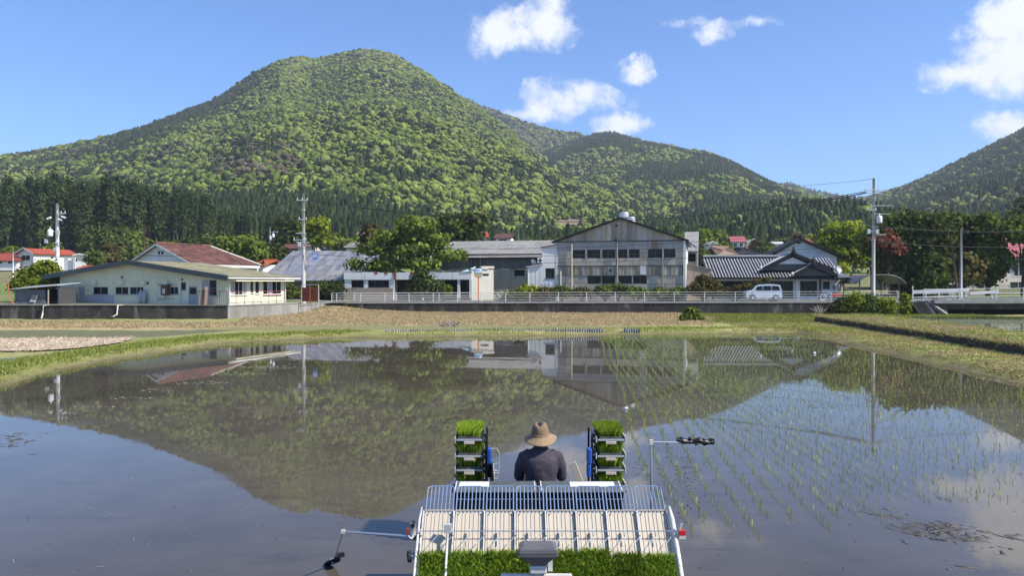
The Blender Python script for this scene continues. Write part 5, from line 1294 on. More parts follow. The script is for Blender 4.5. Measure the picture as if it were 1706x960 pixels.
# --- tiled Japanese house
BH = Bld('tiled_house', 'traditional house with dark ribbed tile roof and stacked front gables', 'house', 1187, 90, 1.35, 5)
RH, FH = BH.root, BH.F
xR = BH.a(1398); hE = BH.z(1230, 463); dR = 5.0; hR = BH.z(1240, 431, dR); x0, x1 = BH.a(1184), BH.a(1335)
wallh = hE + .25
dw = [BH.r(1193, 1322, 468, 497, 1.0), BH.r(1333, 1362, 468, 494, 1.0), BH.r(1371, 1383, 469, 482, 1.0)]
FF = Fr((0, 1.0), (1, 0))
mb = MB(); FF.wall(mb, 0, BH.a(1398, 1.0), 0, wallh, [(d[0], d[1], max(0.0, d[2]), min(d[3], wallh - .1)) for d in dw], .35); mb.add([(xR, 1, 0), (xR, 10, 0), (xR, 10, wallh), (xR, 1, wallh)], [(0, 1, 2, 3)]); mb.build('wall', MT['whitewall'], RH)
for i, d in enumerate(dw):
    FF.window(RH, d[0], d[1], max(0.02, d[2]), min(d[3], wallh - .1), n=(8, 3, 1)[i], b=-.25, frame='darkframe', sill=False, cross=(i < 2), name='lattice_door' if i < 2 else 'window')
m2 = MB(); FF.box(m2, 0, BH.a(1190, 1), .01, .06, 0, wallh); m2.build('dark_board', MT['darkframe'], RH)
m2 = MB(); FF.box(m2, BH.a(1388, 1), BH.a(1390, 1), .01, .12, BH.z(1389, 482, 1), BH.z(1389, 475, 1)); m2.build('letter_box', MT['darkframe'], RH)
for px in (1327, 1366): m2 = MB(); FF.box(m2, BH.a(px, 1) - .12, BH.a(px, 1) + .12, .02, .2, 0, wallh); m2.build('porch_post', MT['darkframe'] if px > 1340 else MT['whitewall'], RH)
def tile_roof(parent, p, n, r, nm='roof_tiles', ridge=True):
    roof_slab('roof_deck', MT['darkroof'], parent, p, .16)  # near-black deck puts the shaded gaps between ribs into the colour
    ribs(MB(), p, n, r, .01).build(nm, MT['litsilver'], parent, True, kind='stuff')
e0, e1 = (x0 - .2, -.2, hE), (BH.a(1405), -.2, hE)
tile_roof(RH, [e0, e1, (BH.a(1405), dR, hR), (x0 - .2, dR, hR)], 42, .085)
roof_slab('roof_deck', MT['darkroof'], RH, [(x0 - .2, dR, hR), (BH.a(1405), dR, hR), (BH.a(1405), 11, hE), (x0 - .2, 11, hE)], .16)
for k, (dz_, rr_) in enumerate(((.12, .2), (.34, .14))): m2 = MB(); m2.bar((x0 - .35, dR, hR + dz_), (BH.a(1318, dR), dR, hR + dz_), .34 - .08 * k, .2); m2.build('ridge_course', MT['darkroof'] if k == 0 else MT['litsilver'], RH)
m2 = MB(); m2.lathe([(0, 0), (.2, 0), (.26, .2), (.12, .42), (0, .5)], 8, (x0 - .3, dR, hR + .2)); m2.build('ridge_end_tile', MT['darkroof'], RH, True)
# front gables
def front_gable(xl, xm, xr, zlow, zap, yf, yb, name, fill):
    g = 0
    for xe in (xl, xr):
        p = [(xm, yf, zap), (xe, yf, zlow), (xe, yb, zlow), (xm, yb, zap)]
        roof_slab('gable_roof', MT['darkroof'], RH, p, .2)
        q = [(xe, yb, zlow), (xe, yf + .15, zlow), (xm, yf + .15, zap), (xm, yb, zap)]
        ribs(MB(), q, max(3, int((yb - yf) / .28)), .08, .01).build('gable_tiles', MT['litsilver'], RH, True, kind='stuff')
        m2 = MB(); m2.bar((xm, yf - .03, zap + .02), (xe, yf - .03, zlow + .02), .1, .36); m2.build('barge_board', MT['darkroof'], RH)
    m2 = MB(); m2.add([(xl + .5, yf + .35, zlow), (xr - .5, yf + .35, zlow), (xm, yf + .35, zap - .3)], [(0, 1, 2)]); m2.build('gable_wall', MT['darkframe'], RH)
    if fill:
        m2 = MB(); w = (xr - xl) * .2; zc = zlow + (zap - zlow) * .38; m2.add([(xm - w, yf + .3, zc), (xm + w, yf + .3, zc), (xm, yf + .3, zap - (zap - zlow) * .2)], [(0, 1, 2)]); m2.build('gable_plaster', MT['whitewall'], RH)
    m2 = MB(); m2.tube([(xm, yf - .05, zap + .14), (xm, yb, zap + .14)], .15, 8); m2.build('ridge_tile', MT['litsilver'], RH, True)
    m2 = MB(); m2.lathe([(0, -.3), (.24, -.25), (.3, .1), (.16, .4), (.08, .75), (0, .8)], 8, (xm, yf - .1, zap + .1), 1, .45); m2.build('ridge_end_tile', MT['darkroof'], RH, True)
    for xe in (xl, xr): m2 = MB(); m2.lathe([(0, -.15), (.16, -.1), (.2, .1), (.1, .3), (0, .34)], 8, (xe, yf - .05, zlow + .15)); m2.build('corner_tile', MT['litsilver'], RH, True)
front_gable(BH.a(1269), BH.a(1324), BH.a(1392), BH.z(1269, 450), BH.z(1324, 423), .6, 7.5, 'main', True)
front_gable(BH.a(1316), BH.a(1351), BH.a(1392), BH.z(1316, 460, -.8), BH.z(1351, 442, -.8), -.9, 3.0, 'porch', False)
m2 = MB(); m2.bx(x1 - 2.5, xR + .4, -.3, 1.0, hE - .2, hE - .1); m2.build('eave_soffit', MT['darkframe'], RH)
tile_roof(RH, [(BH.a(1385), -1.0, BH.z(1385, 464, -1)), (BH.a(1412), -1.0, BH.z(1410, 463, -1)), (BH.a(1408), 2.5, BH.z(1400, 452, 2.5)), (BH.a(1388), 2.5, BH.z(1395, 452, 2.5))], 7, .085)
m2 = MB(); m2.lathe([(0, 0), (.3, .05), (.42, .16)], 14, (0, 0, 0)); o = m2.build('satellite_dish', MT['steel'], None, True); o.location = BH.root.matrix_basis @ Vector((BH.a(1399), .5, BH.z(1399, 449))); o.rotation_euler = (1.2, 0, .5); tag(o, 'small grey satellite dish on the tiled house roof corner', 'dish')
BW = Bld('white_house', 'white gabled two-storey house with dark eaves behind the tiled house', 'house', 1286, 98, 1.5, 8)
RW, FW = BW.root, BW.F
xm, xr = BW.a(1332), BW.a(1394); za, zl, zr_ = BW.z(1332, 398), BW.z(1286, 427), BW.z(1394, 427)
ww = [BW.r(1358, 1380, 436, 449)]
mb = MB(); FW.wall(mb, 0, xr, 0, zl - .3, ww, .15); FW.poly(mb, [(0, zl - .3), (xr, zl - .3), (xr, zr_), (xm, za - .2), (0, zl)]); mb.add([(xr, 0, 0), (xr, 8, 0), (xr, 8, zr_), (xr, 0, zr_)], [(0, 1, 2, 3)]); mb.build('wall', MT['whitewall'], RW)
FW.window(RW, *ww[0], n=2, glass=['curtain', 'glass']); m2 = MB(); FW.box(m2, ww[0][0] - .2, ww[0][1] + .2, .02, .4, ww[0][3] + .12, ww[0][3] + .2); m2.build('window_hood', MT['greypanel'], RW)
for py, xa_, xb_ in ((411, 1312, 1352), (416, 1304, 1364), (421, 1297, 1376)): m2 = MB(); FW.box(m2, BW.a(xa_), BW.a(xb_), .0, .025, BW.z(1332, py) - .03, BW.z(1332, py) + .03); m2.build('board_line', MT['greypanel'], RW)
m2 = MB(); FW.box(m2, xm - .35, xm + .1, .005, .05, BW.z(1330, 406), BW.z(1330, 403)); m2.build('gable_vent', MT['dark'], RW)
xle, xre = BW.a(1278), BW.a(1405); zle, zre = BW.z(1278, 428), BW.z(1405, 430)
for xe, ze in ((xle, zle), (xre, zre)):
    roof_slab('roof', MT['darkroof'], RW, [(xm, -.6, za), (xe, -.6, ze), (xe, 9, ze), (xm, 9, za)], .18); m2 = MB(); m2.bar((xm, -.63, za), (xe, -.63, ze), .06, .26); m2.build('barge_board', MT['darkroof'], RW)
m2 = MB(); m2.lathe([(0, -.1), (.18, 0), (.2, .3), (.08, .6), (0, .65)], 8, (xm, -.5, za), 1, .5); m2.build('ridge_end_tile', MT['darkroof'], RW, True)

# --- carport
t = thing('carport', 'dark thin arched carport roof on slim posts beside the pole', 'carport', (ux(1425) * 85, 85, 1.4), 0)
L = (1508 - 1425) / FPX * 85; zc = H - (458 - HY) / FPX * 85 - 1.4
pts = [(L * k / 16, zc - .95 * (abs(k / 16 - .5) * 2) ** 3.2) for k in range(17)]
mb = MB()
for k in range(16): (a, za), (b, zb) = pts[k], pts[k + 1]; mb.add([(a, -.2, za), (b, -.2, zb), (b, 4.5, zb), (a, 4.5, za), (a, -.2, za - .05), (b, -.2, zb - .05), (b, 4.5, zb - .05), (a, 4.5, za - .05)], [(0, 1, 2, 3), (7, 6, 5, 4), (0, 4, 5, 1), (2, 6, 7, 3)])
mb.build('roof_panel', pm('smoky_sheet', (.07, .075, .07), (.1, .1, .095), 2, .3), t)
for x, y in ((.5, .1), (L - .6, .1), (.5, 4.2), (L - .6, 4.2), (L - 1.7, .1)): MB().bx(x - .06, x + .06, y - .06, y + .06, -.2, zc - .35).build('post', MT['darkframe'], t)
MB().tube([(p[0], -.25, p[1]) for p in pts], .06, 6).build('arch', MT['darkframe'], t); MB().tube([(p[0], 4.5, p[1]) for p in pts], .06, 6).build('arch', MT['darkframe'], t)

# --- school-like beige building with pink roof
BS = Bld('school_building', 'beige school-like building with pink ribbed roof behind dark trees', 'building', 1545, 112, 1.6, -4)
RS, FS_ = BS.root, BS.F
xr = BS.a(1800); zt = BS.z(1680, 428); ws = [BS.r(a, b, c, d) for a, b, c, d in ((1575, 1590, 448, 466), (1596, 1612, 448, 466), (1616, 1632, 446, 466), (1683, 1697, 440, 460), (1698, 1712, 440, 460), (1560, 1572, 474, 488), (1578, 1612, 474, 488), (1618, 1640, 474, 488), (1683, 1712, 470, 488), (1730, 1750, 440, 460))]
mb = MB(); FS_.wall(mb, 0, xr, 0, zt, ws, .2); mb.add([(0, 0, 0), (0, 8, 0), (0, 8, zt), (0, 0, zt)], [(0, 1, 2, 3)]); mb.build('wall', MT['beige'], RS)
for i, h in enumerate(ws): FS_.window(RS, *h, n=2, b=-.1, frame='white', glass=['curtain', 'glass'] if i % 2 else 'glass')
zr_ = BS.z(1690, 395, 7); pp = [(BS.a(1600), -.7, zt - .05), (xr, -.7, zt - .05), (xr, 7, zr_), (BS.a(1600, 7), 7, zr_)]
roof_slab('roof_deck', MT['pinkroof'], RS, pp, .15); sheet_grid('roof_sheet', MT['pinkroof'], RS, pp, 24, 1, .05, .06)
m2 = MB(); FS_.box(m2, BS.a(1600), xr, .55, .72, zt - .32, zt - .12); m2.build('gutter', MT['white'], RS)
t = thing('beige_block', 'beige windowless block wall at the edge of the dark tree clump', 'building', (ux(1477) * 110, 110, 1.5))
MB().bx(0, 5, 0, 5, 0, at(0, 428, 110).z - 1.5).build('wall', MT['tan'], t); MB().bx(-.2, 5.2, -.6, -.02, at(0, 445, 110).z - 1.6, at(0, 444, 110).z - 1.45).build('canopy', MT['darkframe'], t)
# chain fence in front of the school
t = thing('mesh_fence', 'low dark mesh fence on posts before the school windows', 'fence', (ux(1560) * 97, 97, 1.5))
for k in range(9): MB().tube([(1.5 * k, 0, 0), (1.5 * k, 0, 1.6)], .04, 6).build('post', MT['steel'], t)
mb = MB()
for k in range(10): mb.tube([(0, 0, .1 + .16 * k), (12, 0, .1 + .16 * k)], .012, 4)
for k in range(75): mb.tube([(.16 * k, 0, .1), (.16 * k, 0, 1.55)], .012, 4)
mb.build('wire_mesh', MT['darkframe'], t, kind='stuff')

# --- round road mirror, rubble heap, branch pile, dyke sheets
t = thing('road_mirror', 'round convex road mirror on a rusty orange post', 'road mirror', (ux(797) * 84.4, 84.4, 1.2))
zm = at(0, 456, 84.4).z - 1.2
MB().tube([(0, 0, 0), (0, 0, zm + .1)], .06, 8).build('post', MT['orange'], t)
MB().lathe([(0, .06), (.25, .045), (.43, .0), (.47, -.02)], 20).build('mirror_face', MT['mirror'], t, True).rotation_euler = (math.radians(97), 0, .15)
MB().lathe([(.44, .02), (.49, .02), (.49, -.05), (.42, -.06), (0, -.09)], 20).build('rim', MT['tin'], t, True).rotation_euler = (math.radians(97), 0, .15)
for q in t.children:
    if q.name.startswith(('mirror_face', 'rim')): q.location = (0, -.12, zm)
MB().bx(.2, .55, -.1, -.06, zm - .3, zm - .2).build('name_plate', MT['steel'], t)
def pile(name, label, cat, cx, cy, cz, rx, ry, h, n, lmin, lmax, w, mat, seed, group=None):
    r = random.Random(seed); t = thing(name, label, cat, (cx, cy, cz))
    for k in range(n):
        a, q = r.uniform(0, 6.28), math.sqrt(r.random()); x, y = q * rx * math.cos(a), q * ry * math.sin(a); z = h * (1 - q) * r.uniform(.3, 1) + .05
        d = Vector((r.uniform(-1, 1), r.uniform(-1, 1), r.uniform(-.5, .9))).normalized() * r.uniform(lmin, lmax) / 2
        if cat == 'branch pile': MB().tube([Vector((x, y, z)) - d, Vector((x, y, z)) + Vector((0, 0, .05)), Vector((x, y, z)) + d], [w, w * .8, w * .4], 6).build('branch', mat, t)
        else: MB().bar(Vector((x, y, z)) - d, Vector((x, y, z)) + d, w * r.uniform(.4, 2.2), w * r.uniform(.3, .8)).build('scrap', mat, t)
    return t
p = at(845, 490, 97); pile('rubble_heap', 'grey heap of broken building rubble beside the derelict shop', 'rubble heap', p.x, p.y, 1.3, 2.2, 1.4, 1.3, 130, .3, 1.1, .13, MT['debris'], 3)
p = on_z(746, 548, .1); pile('branch_pile', 'heap of dead bleached branches lying on the mown strip', 'branch pile', p.x, p.y, .05, 1.1, .6, .45, 34, .5, 1.2, .045, MT['deadwood'], 5)
for k, (pa, pb, lab) in enumerate(((517, 533, 'short corrugated dyke sheet at the left end of the far bank'), (640, 722, 'corrugated grey dyke sheet edging the far bank, below the branch pile'), (726, 1004, 'longest corrugated grey dyke sheet edging the far bank'), (1038, 1066, 'short corrugated dyke sheet near the first rice rows'))):
    t = thing('dyke_sheet', lab, 'dyke sheet', (0, 0, 0), 0, 'corrugated dyke sheets'); n = max(4, int((pb - pa) / 4)); mb = MB()
    pts = [on_z(pa + (pb - pa) * i / (n * 2), 559.2 - (pa + (pb - pa) * i / (n * 2) - 700) * .006, 0) for i in range(n * 2 + 1)]
    for i, q in enumerate(pts): dd = .05 * (1 if i % 2 else -1); zt = .36 + .05 * math.sin(i * .9); mb.v += [(q.x, q.y + dd, -.1), (q.x, q.y + dd, zt), (q.x, q.y + dd + .03, zt), (q.x, q.y + dd + .03, -.1)]
    for i in range(len(pts) - 1):
        a = 4 * i
        for j in range(4): mb.f.append((a + j, a + (j + 1) % 4, a + 4 + (j + 1) % 4, a + 4 + j))
    mb.build('sheet', MT['plastic'], t)

# --- parked minivan
t = thing('parked_car', 'silver-blue compact minivan parked in front of the tiled house', 'car', (ux(1271) * 84.8, 84.8, 1.42), math.atan2(RD.y, RD.x))
prof = [(-1.85, .32), (-1.86, .75), (-1.78, .98), (-1.25, 1.08), (-.85, 1.52), (-.55, 1.66), (.9, 1.70), (1.62, 1.62), (1.82, 1.05), (1.85, .42), (1.80, .3), (-1.7, .26)]
mb = MB(); nn = len(prof)
for y, s_ in ((-.80, .0), (-.74, .03), (.74, .03), (.80, 0)):
    for x, z in prof: mb.v.append((x, y * (1 - (.12 if z > 1.05 else 0) * (z - 1.0)), z + (0.03 if abs(y) < .78 else 0)))
for r_ in range(3):
    for i in range(nn): mb.f.append((r_ * nn + i, r_ * nn + (i + 1) % nn, (r_ + 1) * nn + (i + 1) % nn, (r_ + 1) * nn + i))
mb.f.append(tuple(range(nn))); mb.f.append(tuple(reversed(range(3 * nn, 4 * nn))))
bd = mb.build('body', MT['carpaint'], t); bd.modifiers.new('bevel', 'BEVEL').width = .05
for nm, pl in (('side_window', [(-1.05, 1.08), (-.72, 1.50), (-.18, 1.56), (-.18, 1.08)]), ('side_window', [(-.12, 1.08), (-.12, 1.56), (.72, 1.58), (.72, 1.08)]), ('side_window', [(.80, 1.08), (.80, 1.58), (1.5, 1.54), (1.66, 1.10)])):
    for sg in (-1, 1): MB().prism(pl, sg * .80, sg * .79, lambda u, v, d: (u, d * (1 - .12 * (v - 1.0)) + .012 * (1 if d > 0 else -1), v)).build(nm, MT['glass'], t)
MB().add([(-1.26, -.6, 1.12), (-1.26, .6, 1.12), (-.90, .56, 1.52), (-.90, -.56, 1.52)], [(0, 1, 2, 3)]).build('windscreen', MT['glass'], t)
for x in (-1.2, 1.2):
    for y in (-.78, .78):
        w = MB().disc((x, y, .3), (0, 1, 0), .30, .2, 20).build('wheel', MT['tyre'], t, False); MB().disc((x, y * 1.03, .3), (0, 1, 0), .18, .2, 14).build('rim', MT['steel'], w)
MB().box((-1.84, -.5, .8), (.08, .32, .16)).build('headlight', MT['insul'], t); MB().box((-1.84, .5, .8), (.08, .32, .16)).build('headlight', MT['insul'], t); MB().box((1.85, -.62, 1.0), (.06, .16, .4)).build('tail_light', MT['red'], t); MB().box((1.85, .62, 1.0), (.06, .16, .4)).build('tail_light', MT['red'], t)
MB().box((-.95, -.92, 1.12), (.12, .14, .12)).build('wing_mirror', MT['carpaint'], t)
# bicycles / small red thing by the house front
for k, (px, col, lab) in enumerate(((1379, 'white', 'white-wheeled bicycle leaning by the house entrance'), (1393, 'red', 'red scooter parked by the house entrance'))):
    t = thing('bicycle' if k == 0 else 'scooter', lab, 'bicycle' if k == 0 else 'scooter', (ux(px) * 84.5, 84.5, 1.42))
    for x in (-.5, .5):
        pts = [(x + .32 * math.cos(a), 0, .33 + .32 * math.sin(a)) for a in np.linspace(0, 2 * math.pi, 17)]; MB().tube(pts, .03 if k == 0 else .06, 6).build('wheel', MT['insul'] if k == 0 else MT['tyre'], t)
    MB().tube([(-.5, 0, .33), (-.15, 0, .8), (.35, 0, .85), (.5, 0, .33)], .03, 6).build('frame', MT['red'] if k else MT['steel'], t); MB().tube([(.35, -.25, 1.0), (.38, 0, .95), (.35, .25, 1.0)], .02, 6).build('handlebar', MT['black'], t)
    if k: MB().box((0, 0, .55), (.9, .3, .3)).build('body', MT['red'], t)
    MB().box((-.15, 0, .86), (.25, .14, .07)).build('saddle', MT['black'], t)
    if k == 0: MB().tube([(-.15, 0, .8), (0, 0, .33), (.3, 0, .8)], .025, 6).build('down_tube', MT['steel'], t)

# --- village houses up the slope
def house(name, label, px0, px1, pyb, pye, pya, d, wall, roofm, front=True, rot=0, depth=7, wins=2, group=None, hip=False, open_front=False):
    """pixel columns of the walls, base row, eave row, apex/ridge row; front=True: gable faces the viewer"""
    b = Bld(name, label, 'house', px0, d, at(0, pyb, d).z, rot, group); w = b.a(px1); he, ha = max(.8, b.z(px0, pye)), b.z((px0 + px1) / 2, pya); F_ = b.F
    mb = MB(); wl = []
    n = max(1, wins)
    if wins: wl = [(w * (i + .22) / n, w * (i + .78) / n, he * .38, he * .82) for i in range(n)]
    F_.wall(mb, 0, w, -.8, he, wl, .1)
    mb.add([(w, 0, -.8), (w, depth, -.8), (w, depth, he), (w, 0, he)], [(0, 1, 2, 3)]); mb.add([(0, 0, -.8), (0, depth, -.8), (0, depth, he), (0, 0, he)], [(0, 1, 2, 3)]); mb.add([(0, depth, -.8), (w, depth, -.8), (w, depth, he), (0, depth, he)], [(0, 1, 2, 3)])
    if front: F_.poly(mb, [(0, he), (w, he), (w / 2, ha - .15)])
    mb.build('wall', MT[wall], b.root)
    for h in wl: F_.window(b.root, *h, n=2, b=-.04, fw=.07, frame='white', sill=False, glass='dark' if open_front else 'glass')
    o = .5
    if front: pls = [[(w / 2, -o, ha), (-o, -o, he - .15), (-o, depth + o, he - .15), (w / 2, depth + o, ha)], [(w / 2, -o, ha), (w + o, -o, he - .15), (w + o, depth + o, he - .15), (w / 2, depth + o, ha)]]
    else:
        i = depth * .4 if hip else -o
        pls = [[(-o, -o, he - .15), (w + o, -o, he - .15), (w - i, depth / 2, ha), (i, depth / 2, ha)], [(-o, depth + o, he - .15), (w + o, depth + o, he - .15), (w - i, depth / 2, ha), (i, depth / 2, ha)]]
        if hip: pls += [[(-o, -o, he - .15), (-o, depth + o, he - .15), (i, depth / 2, ha), (i, depth / 2 - .01, ha)], [(w + o, -o, he - .15), (w + o, depth + o, he - .15), (w - i, depth / 2, ha), (w - i, depth / 2 - .01, ha)]]
    for p in pls: roof_slab('roof', MT[roofm], b.root, p, .16)
    if front:
        for x in (-o, w + o): m2 = MB(); m2.bar((w / 2, -o - .04, ha - .02), (x, -o - .04, he - .17), .06, .24); m2.build('barge_board', MT['white'], b.root)
    else: m2 = MB(); m2.tube([pls[0][3], pls[0][2]], .14, 6); m2.build('ridge', MT[roofm], b.root)
    return b
house('red_roof_house', 'long low house with red tiled roof at the far left', -30, 28, 444, 433, 421, 150, 'whitewall', 'redroof', False, 0, 9, 3)
house('red_roof_house', 'white two-storey house with dark front windows and red roof', 30, 56, 442, 422, 413.5, 152, 'whitewall', 'redroof', True, 22, 9, 1, open_front=True)
house('white_shed', 'white open-sided shed with curved pale roof beyond the fields', 112, 156, 442, 428, 423, 158, 'whitewall', 'tin', True, -8, 8, 2, open_front=True)
house('orange_roof_house', 'small orange-red roof just showing above the slate fascia', 124, 152, 456, 450, 443, 110, 'cream', 'orangeroof', False, 0, 6, 1)
house('orange_roof_house', 'orange-roofed house half hidden between storehouse and blue-grey shed', 402, 438, 450, 441, 432, 125, 'whitewall', 'orangeroof', False, 12, 7, 1)
house('red_roof_house', 'low rust-red roofed house left of the white gable above the shed', 470, 497, 421, 413, 406, 165, 'wood', 'brownroof', False, 0, 8, 1)
house('white_house', 'white house with round gable mark above the blue-grey roof', 496, 521, 421, 409, 404, 160, 'whitewall', 'brownroof', False, 0, 7, 0)
house('red_roof_house', 'red house with grey solar panel roof behind the blue-grey shed', 529, 560, 421, 413, 405, 168, 'rust', 'bluesheet', False, -6, 8, 1)
house('grey_roof_house', 'grey-roofed house with pale eaves left of the big tree', 577, 618, 418, 411, 403, 160, 'cream', 'greysheet', False, 6, 8, 1)
house('red_hut', 'small open red timber hut before the cedar trunks', 596, 613, 396, 390, 386.5, 215, 'rust', 'thatch', False, 0, 5, 2, open_front=True)
house('grey_gable_house', 'tall grey gabled house half hidden behind the big tree crown', 637, 694, 412, 388, 375, 165, 'greypanel', 'darkroof', False, 0, 9, 2)
house('red_roof_house', 'bright red roofed cottage above the warehouse roof', 789, 811, 408, 394, 385.5, 185, 'cream', 'redroof', False, -5, 7, 1)
house('red_roof_house', 'darker red roofed cottage with white gable above the warehouse', 826, 850, 408, 396, 388, 190, 'whitewall', 'brownroof', False, 8, 7, 1)
house('brown_roof_house', 'house with steep tan pyramid roof beside the dark-roofed house', 1199, 1227, 432, 424, 409, 135, 'wood', 'thatch', False, -6, 8, 0, hip=True)
house('dark_roof_house', 'dark tiled hip-roofed house next to the tan pyramid roof', 1227, 1268, 432, 423, 411, 138, 'whitewall', 'darkroof', False, -6, 8, 1, hip=True)
house('pink_roof_house', 'two-storey house with faded pink roof on the far slope', 1220, 1240, 417, 402, 393, 215, 'whitewall', 'pinkroof', False, 10, 8, 2)
house('white_cottage', 'tiny white cottage right of the faded pink roof', 1247, 1264, 410, 403, 398, 220, 'whitewall', 'greysheet', True, 0, 7, 1)
house('white_cottage', 'tiny white gabled cottage on the slope beside the factory wing', 1182, 1192, 412, 406, 402, 210, 'whitewall', 'greysheet', True, 0, 6, 1)
house('white_hut', 'low white roofed hut just left of the white gable', 1292, 1306, 411, 407, 403, 200, 'whitewall', 'tin', False, 0, 5, 0)
house('pink_roof_house', 'reddish roof corner peeping above the white gable', 1340, 1352, 412, 404, 398, 190, 'whitewall', 'orangeroof', False, 0, 6, 0)
house('blue_roof_house', 'pale blue-white roof between the yellow-green tree and dark trees', 1452, 1475, 432, 425, 417, 150, 'whitewall', 'tin', False, 0, 7, 0)
t = thing('white_van', 'small white van parked above the warehouse roof', 'van', at(763, 404, 170)); L = (777 - 763) / FPX * 170
MB().prism([(0, .3), (0, 1.0), (.25, 1.6), (L, 1.6), (L, .3)], 0, 1.5, lambda u, v, d: (u, d, v)).build('body', MT['white'], t); MB().bx(.3, L - .1, -.03, -.005, 1.0, 1.45).build('side_window', MT['glass'], t)
for x in (.4, L - .4): MB().disc((x, 0, .3), (0, 1, 0), .28, .2, 14).build('wheel', MT['tyre'], t)

# ------------------------------------------------------------------ trees and shrubs
def wtree(label, px, d, ells, clumps, leaf, seed, mat, th=.6, r0=.25, zb=None, **kw):
    """ells in photo pixels (cx, cy, rx, ry); depth radius = rx"""
    x = ux(px) * d; z0 = G(x, d) if zb is None else zb; s = d / FPX
    E = [((a - px) * s, random.uniform(-.3, .3) * c * s, (H - (b - HY) * s) - z0, c * s, c * s * .85, e * s) for a, b, c, e in ells]
    top = max(e[2] for e in E)
    return tree(label, (x, d, z0), E, clumps, kw.pop('per', 16), kw.pop('cr', .5), leaf, seed, mat, top * th, r0, **kw)
wtree('big spreading broadleaf tree towering over the derelict shop', 700, 100, [(690, 377, 34, 14), (660, 396, 38, 12), (628, 415, 32, 9), (612, 442, 38, 8), (720, 400, 28, 15), (690, 416, 40, 11), (745, 424, 26, 8), (650, 438, 40, 8), (705, 439, 32, 8)], 250, .27, 1, L_green, .75, .35, zb=1.2, cr=.6, per=26, shell=.5, ntg=12, fork=.5, flat=.4)
wtree('soft green tree just right of the big spreading tree', 765, 135, [(750, 378, 30, 18), (785, 372, 26, 18), (745, 395, 28, 16), (775, 395, 22, 14)], 150, .5, 2, L_mid, .6, .25, cr=.9)
wtree('round bright green tree behind the rust-brown roof', 400, 112, [(400, 416, 36, 21), (375, 420, 26, 16), (425, 424, 16, 14)], 190, .36, 3, L_green, .6, .22, cr=.65)
wtree('dark small tree left of the distant transformer pole', 452, 135, [(455, 428, 22, 20), (440, 420, 16, 14)], 90, .45, 4, L_dark, .6, .2, cr=.7)
wtree('slender bright yellow-green tree behind the pale pole', 522, 150, [(530, 372, 16, 8), (514, 378, 12, 6), (534, 386, 14, 8), (528, 398, 16, 10)], 60, .45, 5, L_yell, .7, .15, cr=.7)
wtree('conical olive tree left of the big spreading tree', 618, 140, [(618, 388, 12, 14), (618, 405, 17, 16)], 60, .45, 6, L_brown, .6, .15, cr=.6)
wtree('yellow-green spreading tree with pale forked limbs behind the white house', 1402, 108, [(1400, 383, 28, 18), (1378, 398, 22, 16), (1425, 400, 22, 18), (1398, 420, 34, 18), (1430, 432, 18, 16), (1390, 445, 22, 12)], 170, .30, 7, L_yell, .8, .3, cr=.55, per=20, bark='palebark', shell=.6, ntg=9, fork=.35)
wtree('broad dark tree nearest the pole in the school grove', 1490, 96, [(1490, 378, 32, 22), (1470, 400, 30, 20), (1500, 410, 36, 28), (1498, 445, 34, 28), (1478, 420, 24, 20)], 420, .32, 8, L_mid, .6, .4, cr=.75, per=18)
wtree('tallest dark tree in the middle of the school grove', 1528, 95, [(1525, 372, 30, 16), (1540, 390, 32, 22), (1530, 425, 34, 30), (1528, 465, 36, 26)], 420, .32, 9, L_dark, .6, .4, cr=.75, per=18)
wtree('dark green tree leaning toward the grey pole in the grove', 1575, 97, [(1575, 378, 34, 18), (1590, 400, 30, 24), (1560, 410, 26, 24), (1570, 440, 26, 18)], 330, .32, 10, L_mid, .6, .35, cr=.75, per=18)
wtree('upright fresh green conical tree before the school', 1645, 95, [(1640, 378, 14, 18), (1645, 405, 22, 22), (1648, 432, 28, 22), (1640, 455, 26, 16)], 260, .32, 11, L_green, .7, .3, cr=.6, per=18)
wtree('green tree overhanging the pink roof at the right edge', 1705, 92, [(1700, 385, 22, 16), (1725, 380, 30, 24), (1735, 440, 22, 16)], 170, .32, 12, L_green, .7, .3, cr=.6, per=18)
wtree('dark conifer-like tree above the pink roof at the right edge', 1712, 130, [(1710, 345, 16, 16), (1706, 362, 22, 14), (1700, 372, 30, 14)], 130, .4, 13, L_dark, .6, .25, cr=.7)
wtree('olive young tree before the school lower windows', 1608, 90, [(1605, 440, 14, 16), (1622, 450, 12, 12), (1600, 460, 16, 12)], 90, .3, 14, L_brown, .8, .12, cr=.5)
wtree('light green shrub tree under the dark grove', 1562, 88, [(1560, 440, 14, 10), (1552, 462, 18, 18), (1545, 475, 16, 10)], 120, .28, 15, L_mid, .7, .12, cr=.45)
wtree('leafy brown-green tree close behind the dark-topped pole', 1468, 110, [(1462, 410, 16, 20), (1475, 390, 18, 14)], 90, .36, 16, L_brown, .7, .2, cr=.6)
wtree('small reddish-leaved tree just right of the dark-topped pole', 1482, 92, [(1470, 402, 12, 7), (1486, 410, 12, 8), (1496, 418, 8, 6), (1480, 396, 8, 5)], 50, .26, 18, L_red, .8, .1, cr=.4)
